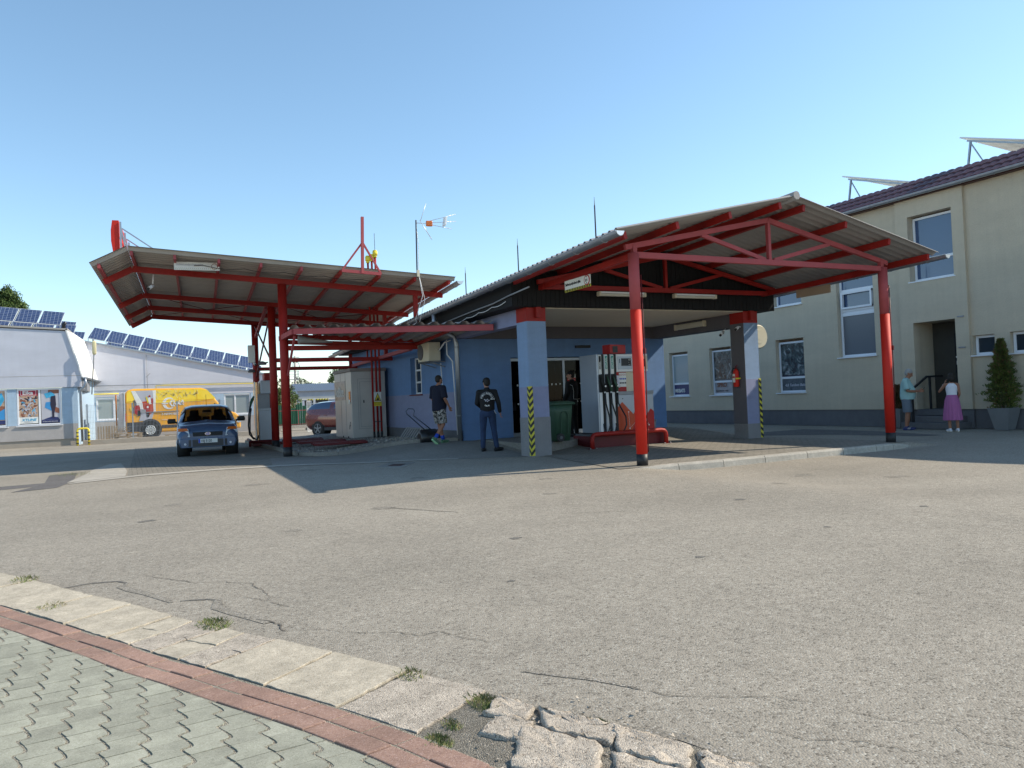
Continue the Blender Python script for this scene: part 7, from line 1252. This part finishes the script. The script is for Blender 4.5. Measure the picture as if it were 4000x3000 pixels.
tree('leafy_tree', 'bushy green tree behind the steel columns left of the gatehouse', (9.0, 50, 0), 1.6, [((8.8, 50, 1.9), .75), ((9.3, 50, 2.1), .6), ((8.75, 50, 2.7), .42), ((8.2, 50, 1.6), .6), ((9.5, 50.2, 1.5), .6), ((8.9, 49.8, 1.2), .8)], 9000, .05, LM, 32, 8, .08)
tree('leafy_tree', 'sparse grey-green tree right behind the utility pole', (15.5, 75, 0), 2.6, [((15.2, 75, 3.3), .7), ((16.1, 75, 3.0), .7), ((14.9, 75, 3.8), .4), ((15.6, 75, 3.6), .35), ((14.6, 75, 2.9), .7)], 2600, .07, ['leaf_grey', 'leaf_grey', 'leaf_a'], 33, 16, .08)
tree('leafy_tree', 'small round distant tree above the middle of the gatehouse roof', (17.1, 75, 0), 2.6, [((17.1, 75, 3.2), .4), ((17.2, 75, 2.8), .6)], 900, .07, ['leaf_grey', 'leaf_grey', 'leaf_a'], 34, 6, .06)
tree('leafy_tree', 'dark tree appearing just left of the cabinet top', (18.4, 75, 0), 3, [((18.3, 75, 3.6), .7), ((18.8, 75, 4.1), .8), ((17.9, 75, 3.1), .6), ((19.3, 75, 4.4), .6)], 3600, .08, LM, 35, 8, .1)
MB_ = MB(); MB_.prism([(9.2, 58, 0), (10.2, 58, 0), (10.2, 58, 2.4), (9.7, 58, 3.3), (9.2, 58, 2.4)], (0, 6, 0)); tag(MB_.build('distant_house', 'brick_red'), 'distant house with orange-red gable glimpsed behind the bushy green tree', 'house')
# ------------------------------------------------------------------ people
def bodypart(mb, pts, rs, n=12):
    mb.tube(pts, rs, n)
    for p, r in ((pts[0], rs[0]), (pts[-1], rs[-1])): mb.ball(p, r*.99, 10, 7)
def ellipse(c, rx, ry, d, n=20):  # horizontal ellipse, d = facing angle offset
    return [(c[0]+rx*cos(a)*cos(d)-ry*sin(a)*sin(d), c[1]+rx*cos(a)*sin(d)+ry*sin(a)*cos(d), c[2]) for a in [2*pi*k/n for k in range(n)]]
def hand(mb, w, d, side, curl=.5, s=1.0):
    """palm, four unequal bent fingers and a thumb; w wrist, d direction, side = thumb direction"""
    w, d, side = Vector(w), Vector(d).normalized(), Vector(side).normalized(); side = (side-d*side.dot(d)).normalized(); nrm = d.cross(side)
    for k, (o, L) in enumerate(((.030, .070), (.010, .078), (-.010, .072), (-.029, .058))):
        b = w+side*o*.6*s; kn = w+d*.088*s+side*o*s; mb.tube([b, kn], [.015*s, .0125*s], 8); mb.ball(kn, .0125*s, 8, 6)
        d1 = (d*cos(curl*.7)+nrm*sin(curl*.7)+side*o*1.5).normalized(); p1 = kn+d1*L*.5*s; d2 = (d*cos(curl*1.7)+nrm*sin(curl*1.7)).normalized(); p2 = p1+d2*L*.45*s; mb.tube([kn, p1, p2], [.0105*s, .0095*s, .008*s], 8); mb.ball(p2, .008*s, 6, 5)
    t0 = w+d*.02*s+side*.022*s; t1 = w+d*.055*s+side*.055*s+nrm*.012*s; t2 = w+d*.088*s+side*.058*s+nrm*.028*s; mb.tube([t0, t1, t2], [.015*s, .0125*s, .0095*s], 8); mb.ball(t2, .0095*s, 6, 5)
def head(mb, c, yaw=0, pitch=0, s=1.0):
    st_ = len(mb.v); mb.ball((0, -.012, .035), (.076, .094, .095), 18, 12); mb.ball((0, .018, -.035), (.058, .068, .075), 14, 10); mb.ball((0, .055, -.075), (.03, .028, .022), 10, 7)
    mb.tube([(0, .082, .025), (0, .102, -.008), (0, .112, -.024), (0, .085, -.034)], [.010, .013, .016, .012], 8); mb.ball((0, .078, .042), (.05, .014, .012), 10, 6); mb.ball((0, .083, -.052), (.024, .012, .008), 8, 6)
    for s_ in (-1, 1): mb.ball((s_*.076, -.008, .0), (.010, .020, .030), 8, 7); mb.ball((s_*.04, .06, -.01), (.022, .02, .02), 8, 6)
    m_ = Matrix.Translation(c) @ Matrix.Rotation(yaw, 4, 'Z') @ Matrix.Rotation(pitch, 4, 'X') @ Matrix.Scale(s, 4); mb.xform(m_, st_); return m_
def hair(t, m_, mname, long=0, bald=0.0, cap=False):
    mb = MB(); mb.ball((0, -.022, .048), (.084, .100, .093), 18, 12)
    mb.ball((0, -.045, .0), (.078, .070, .075), 14, 10)
    if long: mb.ball((0, -.055, -.03), (.095, .075, .10), 14, 10); mb.ball((.055, -.02, -.02), (.04, .06, .09), 12, 8); mb.ball((-.055, -.02, -.02), (.04, .06, .09), 12, 8)
    mb.xform(m_); return remeshed(mb, 'hair', mname, t, .009, 2)
def eyes(t, m_):
    for s_ in (-1, 1): mb = MB(); mb.ball((s_*.031, .079, .018), .0085, 8, 6); mb.xform(m_); mb.build('eye', 'ink_black', t, world=False)
def cap(t, m_):
    mb = MB(); mb.loft([ellipse((0, -.012, z), .086*f, .104*f, 0, 22) for z, f in ((.035, 1.0), (.07, .99), (.105, .88), (.13, .62), (.142, .2))]); mb.xform(m_); c_ = mb.build('cap', 'cloth_black', t, world=False)
    mb = MB(); P = [(.075*cos(a), .07+.085*sin(a), .045-.02*sin(a)) for a in [pi*k/10 for k in range(11)]]; mb.prism([(-.075, .05, .045)]+P[::-1]+[(.075, .05, .045)], (0, 0, .008)); mb.xform(m_); mb.build('brim', 'cloth_black', c_, world=False)
def person(label, loc, d, skin='skin'):
    return thing('person', label, 'person', loc, math.atan2(-d[0], d[1]))
def shoe(t, a, d, mname='shoe_black', sole='shoe_black', s=1.0, up=0.0):
    """shoe from the ankle a pointing along d (pitch up = toe raised)"""
    a = Vector(a); d = Vector(d).normalized(); sd = d.cross(Vector((0, 0, 1))).normalized(); u = sd.cross(d).normalized()
    if u.z < 0: u = -u
    h = a-u*.055*s; mb = MB()
    for (o0, r0), (o1, r1) in (((-.055, .040), (.03, .046)), ((.03, .046), (.11, .044)), ((.11, .044), (.185, .032))): mb.tube([h+d*o0*s, h+d*o1*s], [r0*s, r1*s], 10)
    mb.ball(h+d*.185*s, .033*s, 10, 7); mb.ball(h-d*.055*s, .04*s, 10, 7); mb.tube([a+u*.02, h], [.047*s, .05*s], 10); o = remeshed(mb, 'shoe', mname, t, .009, 3)
    mb = MB(); mb.loft([[tuple(h-u*(.035+z)*s+d*o_*s+sd*w_*s) for o_, w_ in ((-.085, 0), (-.07, -.032), (0, -.038), (.1, -.046), (.18, -.034), (.215, 0), (.18, .034), (.1, .046), (0, .038), (-.07, .032))] for z in (0, .022)]); mb.build('sole', sole, o, world=False)
def figure(t, J, k=1.0, skinm='skin', hw=1.0, belly=0.0, yaw=0, hp=0, male=True, hcurl=.5):
    """one continuous body from joints J; k scales thickness"""
    mb = MB(); hp_, ch, sh = J['hip'], J['chest'], J['neck']
    mb.loft([ellipse(c, rx*k, ry*k, 0) for c, rx, ry in ((Vector(hp_)+Vector((0, 0, -.10)), .11, .085), (Vector(hp_), .155, .105), (Vector(hp_).lerp(Vector(ch), .45), .135, .10+belly*.6), (Vector(ch), .155, .11), (Vector(ch)+Vector((0, 0, .10)), .165, .10), (Vector(sh)-Vector((0, 0, .05)), .11, .075), (Vector(sh), .055, .055))])
    bodypart(mb, [Vector(sh)-Vector((0, 0, .03)), Vector(J['head'])-Vector((0, 0, .07))], [.058*k, .053])
    for s_ in 'LR':
        S_, E_, W_ = (Vector(J[s_+q]) for q in ('sh', 'el', 'wr')); bodypart(mb, [S_, S_.lerp(E_, .5), E_, E_.lerp(W_, .35), W_], [.052*k, .045*k, .037*k, .038*k, .025]); bodypart(mb, [Vector(sh)-Vector((0, 0, .05)), S_], [.055*k, .054*k])
        hd = (W_-E_).normalized() if s_+'hd' not in J else Vector(J[s_+'hd']); hand(mb, W_+hd*.01, hd, Vector(J.get(s_+'th', (0, 1, 0))), J.get(s_+'cu', hcurl), .98)
        H_, K_, A_ = (Vector(J[s_+q]) for q in ('hp', 'kn', 'an')); bodypart(mb, [H_, H_.lerp(K_, .4), K_, K_.lerp(A_, .35), A_], [.088*k, .076*k, .053*k, .054*k, .036])
    m_ = head(mb, J['head'], yaw, hp); remeshed(mb, 'body', skinm, t, .0085, 3); eyes(t, m_); return m_
# --- biker standing with his back to us
def shirt(t, J, secs, mname, name, k=1.0, sleeve=1.0, pad=.015, collar=None, voxel=.011, sm=4):
    mb = MB(); mb.loft([ellipse(c, rx, ry, 0) for c, rx, ry in secs])
    for s_ in 'LR':
        S_, E_, W_ = (Vector(J[s_+q]) for q in ('sh', 'el', 'wr')); mb.ball(S_, .066*k+pad*.6, 12, 8); bodypart(mb, [Vector(J['neck'])-Vector((0, 0, .06)), S_], [.06*k+pad*.5, .058*k+pad])
        if sleeve > 0:
            if sleeve <= 1: e = S_.lerp(E_, sleeve); mb.tube([S_, S_.lerp(e, .5), e], [.058*k+pad, .056*k+pad, .054*k+pad*1.5], 14)
            else: bodypart(mb, [S_, E_, E_.lerp(W_, sleeve-1)], [.057*k+pad, .046*k+pad, .033*k+pad])
    if collar: mb.tube([Vector(J['neck'])-Vector((0, 0, .02)), Vector(J['neck'])+Vector((0, 0, collar))], [.072, .062], 14)
    return remeshed(mb, name, mname, t, voxel, sm)
def trousers(t, J, mname, k=1.0, to=1.0, pad=.012, name='trousers', flare=0):
    mb = MB(); h = Vector(J['hip']); mb.loft([ellipse(h+Vector((0, 0, z)), rx*k, ry*k, 0) for z, rx, ry in ((-.12, .15, .115), (-.05, .172, .125), (.03, .165, .12), (.09, .155, .112))])
    for s_ in 'LR':
        H_, K_, A_ = (Vector(J[s_+q]) for q in ('hp', 'kn', 'an'))
        if to <= 1: e = H_.lerp(K_, to); mb.tube([H_, H_.lerp(e, .5), e], [.092*k+pad, .088*k+pad+flare*.5, .078*k+pad+flare], 16)
        else: bodypart(mb, [H_, H_.lerp(K_, .5), K_, K_.lerp(A_, .5), K_.lerp(A_, to-1)], [.092*k+pad, .078*k+pad, .060*k+pad, .056*k+pad, .052*k+pad])
    return remeshed(mb, name, mname, t, .011, 3)
JB = dict(hip=(0, 0, .95), chest=(0, 0, 1.25), neck=(0, -.01, 1.50), head=(0, .02, 1.645), Lsh=(-.19, 0, 1.43), Lel=(-.25, .04, 1.16), Lwr=(-.12, .20, 1.05), Rsh=(.19, 0, 1.43), Rel=(.27, -.05, 1.17), Rwr=(.30, .03, .94), Rth=(0, 1, 0), Lth=(0, .2, 1), Lhp=(-.10, 0, .90), Lkn=(-.125, .02, .50), Lan=(-.14, -.03, .10), Rhp=(.10, 0, .90), Rkn=(.14, .03, .50), Ran=(.19, .0, .10))
TB = lambda f=1.0: [((0, 0, .90), .165*f, .125*f), ((0, 0, 1.0), .165*f, .125*f), ((0, 0, 1.12), .168*f, .13*f), ((0, 0, 1.28), .19*f, .135*f), ((0, 0, 1.38), .19*f, .125*f), ((0, -.005, 1.46), .13*f, .09*f), ((0, -.01, 1.50), .075, .07)]
t = person('biker in black cap, leather vest with white arched patches and jeans, back turned', (7.83, 16.9, gz(7.83, 16.9)), (.42, .90))
mm = figure(t, JB, 1.0, 'skin', yaw=.35); cap(t, mm); hair(t, mm, 'hair_dark').scale = (1, 1, 1)
shirt(t, JB, TB(.97), 'cloth_black', 'jacket', 1.0, 1.92, .014, .05); ve = shirt(t, JB, [(c, a, b) for c, a, b in TB(1.07)[1:]], 'cloth_black', 'vest', 1.0, 0, .01); trousers(t, JB, 'denim', 1.0, 1.95, .010)
for s_, x, d in ((-1, 0, (.25, .97, 0)), (1, 0, (.75, .66, 0))): shoe(t, JB['Lan' if s_ < 0 else 'Ran'], d)
def arc_text(s, size, r, c, a0, a1, par, y, up_=True, mname='sign_white'):
    n = len(s)
    for k, ch in enumerate(s):
        a = a0+(a1-a0)*k/(n-1); pos = Vector((c[0]-r*cos(a), y(c[0]-r*cos(a)), c[1]+r*sin(a))); yd = Vector((-cos(a), 0, sin(a))) if up_ else Vector((cos(a), 0, -sin(a)))
        xd = Vector((sin(a), 0, cos(a))) if up_ else Vector((-sin(a), 0, -cos(a)))
        text(ch, size, mname, par, frame(pos-xd*size*.3, xd, yd), world=False, bold=.0012)
yb_ = lambda x: -.150+.5*x*x*1.2
arc_text('POKSIREBELS', .052, .115, (0.0, 1.27), radians(12), radians(168), t, yb_); arc_text('SALME', .046, .115, (0.0, 1.20), radians(-118), radians(-62), t, yb_, False)
text('MCC', .048, 'sign_white', t, frame((.085, -.155, 1.245), (1, 0, 0), (0, 0, 1)), world=False, bold=.001)
for rr_, zc in ((.165, 1.27), (.105, 1.27)):
    mb = MB(); mb.tube([(-rr_*cos(a), yb_(rr_*cos(a))-.003, zc+rr_*sin(a)) for a in [radians(8)+radians(164)*k/20 for k in range(21)]], .0022, 5); mb.build('patch_border', 'poster_grey', t, world=False)
mb = MB(); rn = random.Random(3)
for k in range(9): mb.ball((rn.uniform(-.06, .05), -.152, 1.23+rn.uniform(-.03, .035)), (.016, .004, .012), 7, 5)
mb.build('patch_emblem', 'poster_grey', t, world=False); mb = MB(); mb.tube([(.16, -.12, .99), (.19, -.13, .92), (.21, -.10, .90)], .006, 6); mb.build('key_chain', 'zinc_bright', t, world=False)
# --- second biker at the shop door
JD = dict(JB); JD.update(Lwr=(-.14, .16, .98), Lel=(-.27, .0, 1.17), Rel=(.26, .02, 1.17), Rwr=(.20, .17, 1.0), Ran=(.13, -.02, .10), Rkn=(.12, .02, .5))
t = person('man in black cap and leather vest at the shop door behind the green bin', (10.75, 17.75, .23), (-.45, .89))
mm = figure(t, JD, 1.0, 'skin', yaw=.5); cap(t, mm); hair(t, mm, 'hair_dark'); shirt(t, JD, TB(.98), 'cloth_black', 'jacket', 1.0, 1.92, .014, .04); shirt(t, JD, [(c, a, b) for c, a, b in TB(1.07)[1:]], 'cloth_black', 'vest', 1.0, 0, .01); trousers(t, JD, 'cloth_black', 1.0, 1.95, .012)
for q, d in (('Lan', (-.2, 1, 0)), ('Ran', (.3, .95, 0))): shoe(t, JD[q], d)
mb = MB(); mb.tube([(-.205, -.03, 1.42), (-.16, -.13, 1.36), (-.15, -.15, 1.2), (-.16, -.14, 1.02)], .004, 5).tube([(-.15, -.135, 1.01), (0, -.15, 1.0), (.15, -.135, 1.01)], .004, 5); mb.build('vest_piping', 'sign_white', t, world=False)
# --- heavy man in navy shirt and camouflage shorts, striding
JC = dict(hip=(0, 0, .99), chest=(0, .03, 1.32), neck=(0, .0, 1.60), head=(0, .05, 1.745), Lsh=(-.21, .0, 1.52), Lel=(-.27, .02, 1.22), Lwr=(-.20, .20, 1.03), Rsh=(.21, .0, 1.52), Rel=(.285, -.02, 1.22), Rwr=(.25, .16, 1.0), Rth=(0, 1, .3), Lhp=(-.105, 0, .94), Lkn=(-.11, .10, .53), Lan=(-.11, .22, .10), Rhp=(.105, 0, .94), Rkn=(.12, .03, .52), Ran=(.12, -.27, .17), Rhd=(-.2, .5, -.8), Rcu=.8)
JC_S = .955
t = person('heavy dark-haired man in navy t-shirt and camouflage shorts walking past the downpipe', (7.35, 18.9, gz(7.35, 18.9)), (.93, .36))
mm = figure(t, JC, 1.12, 'skin_tan', belly=.06, yaw=-.1); hair(t, mm, 'hair_dark'); mb = MB(); mb.ball((0, .055, -.07), (.050, .045, .035), 12, 8); mb.xform(mm); remeshed(mb, 'beard', 'hair_dark', t, .009, 1)
shirt(t, JC, [((0, .01, .90), .20, .19), ((0, .02, 1.0), .205, .20), ((0, .03, 1.15), .20, .205), ((0, .025, 1.32), .205, .18), ((0, .01, 1.45), .205, .14), ((0, 0, 1.55), .14, .10), ((0, 0, 1.595), .08, .075)], 'cloth_navy', 't_shirt', 1.12, .92, .02); trousers(t, JC, 'camouflage', 1.1, .92, .018, 'shorts', .015)
for q, d in (('Lan', (-.05, 1, 0)), ('Ran', (.05, .75, -.62))): shoe(t, JC[q], d, 'shoe_green', 'sole_green', 1.02); A_ = Vector(JC[q]); K_ = Vector(JC[q[0]+'kn']); mb = MB(); mb.tube([A_, A_.lerp(K_, .27)], [.050, .053], 12); mb.build('sock', 'sock_blue', t, world=False)
t.scale = (.955, .955, .955)
# --- man in mint polo looking at his phone by the office
JM = dict(hip=(0, 0, .90), chest=(0, .02, 1.22), neck=(0, .02, 1.46), head=(0, .09, 1.585), Lsh=(-.20, .0, 1.38), Lel=(-.25, .06, 1.10), Lwr=(-.08, .32, 1.10), Rsh=(.20, .0, 1.38), Rel=(.25, .06, 1.10), Rwr=(.07, .33, 1.08), Lhd=(.25, 1, .1), Rhd=(-.25, 1, .1), Lth=(0, 0, 1), Rth=(0, 0, 1), Lcu=1.1, Rcu=1.1, Lhp=(-.10, 0, .86), Lkn=(-.11, .02, .48), Lan=(-.11, -.02, .09), Rhp=(.10, 0, .86), Rkn=(.11, .02, .48), Ran=(.11, -.03, .09))
t = person('grey-haired man in mint polo shirt and grey shorts looking down at his phone', (20.9, 15.25, gz(20.9, 15.2)), (.52, -.86))
mm = figure(t, JM, 1.08, 'skin_tan', belly=.06, hp=-.45); hair(t, mm, 'hair_grey')
shirt(t, JM, [((0, .03, .86), .195, .185), ((0, .04, .98), .20, .205), ((0, .045, 1.12), .195, .20), ((0, .025, 1.25), .20, .165), ((0, .01, 1.34), .195, .13), ((0, .01, 1.42), .13, .095), ((0, .015, 1.46), .08, .075)], 'cloth_mint', 'polo_shirt', 1.08, .85, .02, .015); trousers(t, JM, 'cloth_greyshorts', 1.08, .95, .016, 'shorts', .012)
for q in ('Lan', 'Ran'): shoe(t, JM[q], (0, 1, 0), 'poster_navy', 'sign_white'); A_ = Vector(JM[q])
mb = MB(); [mb.obox((s_*.162, y, .055), (.004, 0, 0), (0, .004, 0), (0, .01, .026)) for s_ in (1, -1) for y in (.02, .045, .07)]; mb.build('shoe_stripe', 'sign_white', t, world=False)
mb = MB(); mb.obox((0, .42, 1.13), (.036, 0, 0), (0, .05, .05), (0, -.004, .004)); tag(mb.build('phone', 'ink_black', t, world=False, bevel=.003), None)
t.scale = (1.06, 1.06, 1.06)
# --- woman in white top and mauve skirt, hand raised to her head
JW = dict(hip=(0, 0, .90), chest=(0, 0, 1.16), neck=(0, -.01, 1.38), head=(0, .015, 1.505), Lsh=(-.155, 0, 1.31), Lel=(-.30, .12, 1.12), Lwr=(-.16, .15, 1.34), Rsh=(.155, 0, 1.31), Rel=(.19, .0, 1.06), Rwr=(.15, .14, .90), Lhd=(.35, .0, .9), Lth=(0, -1, 0), Lcu=.5, Rth=(0, 1, 0), Lhp=(-.09, 0, .86), Lkn=(-.09, .01, .47), Lan=(-.08, -.02, .085), Rhp=(.09, 0, .86), Rkn=(.10, .01, .47), Ran=(.11, .0, .085))
t = person('dark-haired woman in white sleeveless top and long mauve skirt, hand raised to head', (20.55, 13.6, gz(20.5, 13.6)), (.80, .60))
mm = figure(t, JW, .84, 'skin_tan', yaw=.3); hair(t, mm, 'hair_dark', 1)
mb = MB(); mb.loft([ellipse(c, a, b, 0) for c, a, b in (((0, 0, 1.0), .13, .105), ((0, 0, 1.06), .13, .105), ((0, .01, 1.18), .148, .12), ((0, 0, 1.26), .145, .11), ((0, -.005, 1.32), .115, .085), ((0, -.01, 1.355), .07, .065))]); remeshed(mb, 'top', 'cloth_white', t, .009, 3)
mb = MB(); n = 72; mb.loft([[(((r_+pl*cos(a*16))*cos(a))*1.0, ((r_+pl*cos(a*16))*sin(a))*.85, z) for a in [2*pi*k/n for k in range(n)]] for z, r_, pl in ((1.03, .128, 0), (.98, .145, .002), (.88, .178, .004), (.7, .20, .008), (.5, .22, .012), (.33, .235, .015))], cap=False); mb.build('skirt', 'cloth_pink', t, world=False)
mb = MB(); mb.loft([ellipse((0, 0, z), .131, .108, 0) for z in (1.0, 1.03)]); mb.build('waistband', 'cloth_white', t, world=False)
for q, d in (('Lan', (-.45, .9, 0)), ('Ran', (-.2, 1, 0))): shoe(t, JW[q], d, 'cloth_white', 'cream_plastic', .82)
mb = MB(); w_ = Vector(JW['Lwr']); mb.tube([w_-Vector((.02, -.005, .03)), w_-Vector((.03, -.005, .045))], .031, 12); mb.build('bracelet', 'sign_white', t, world=False)
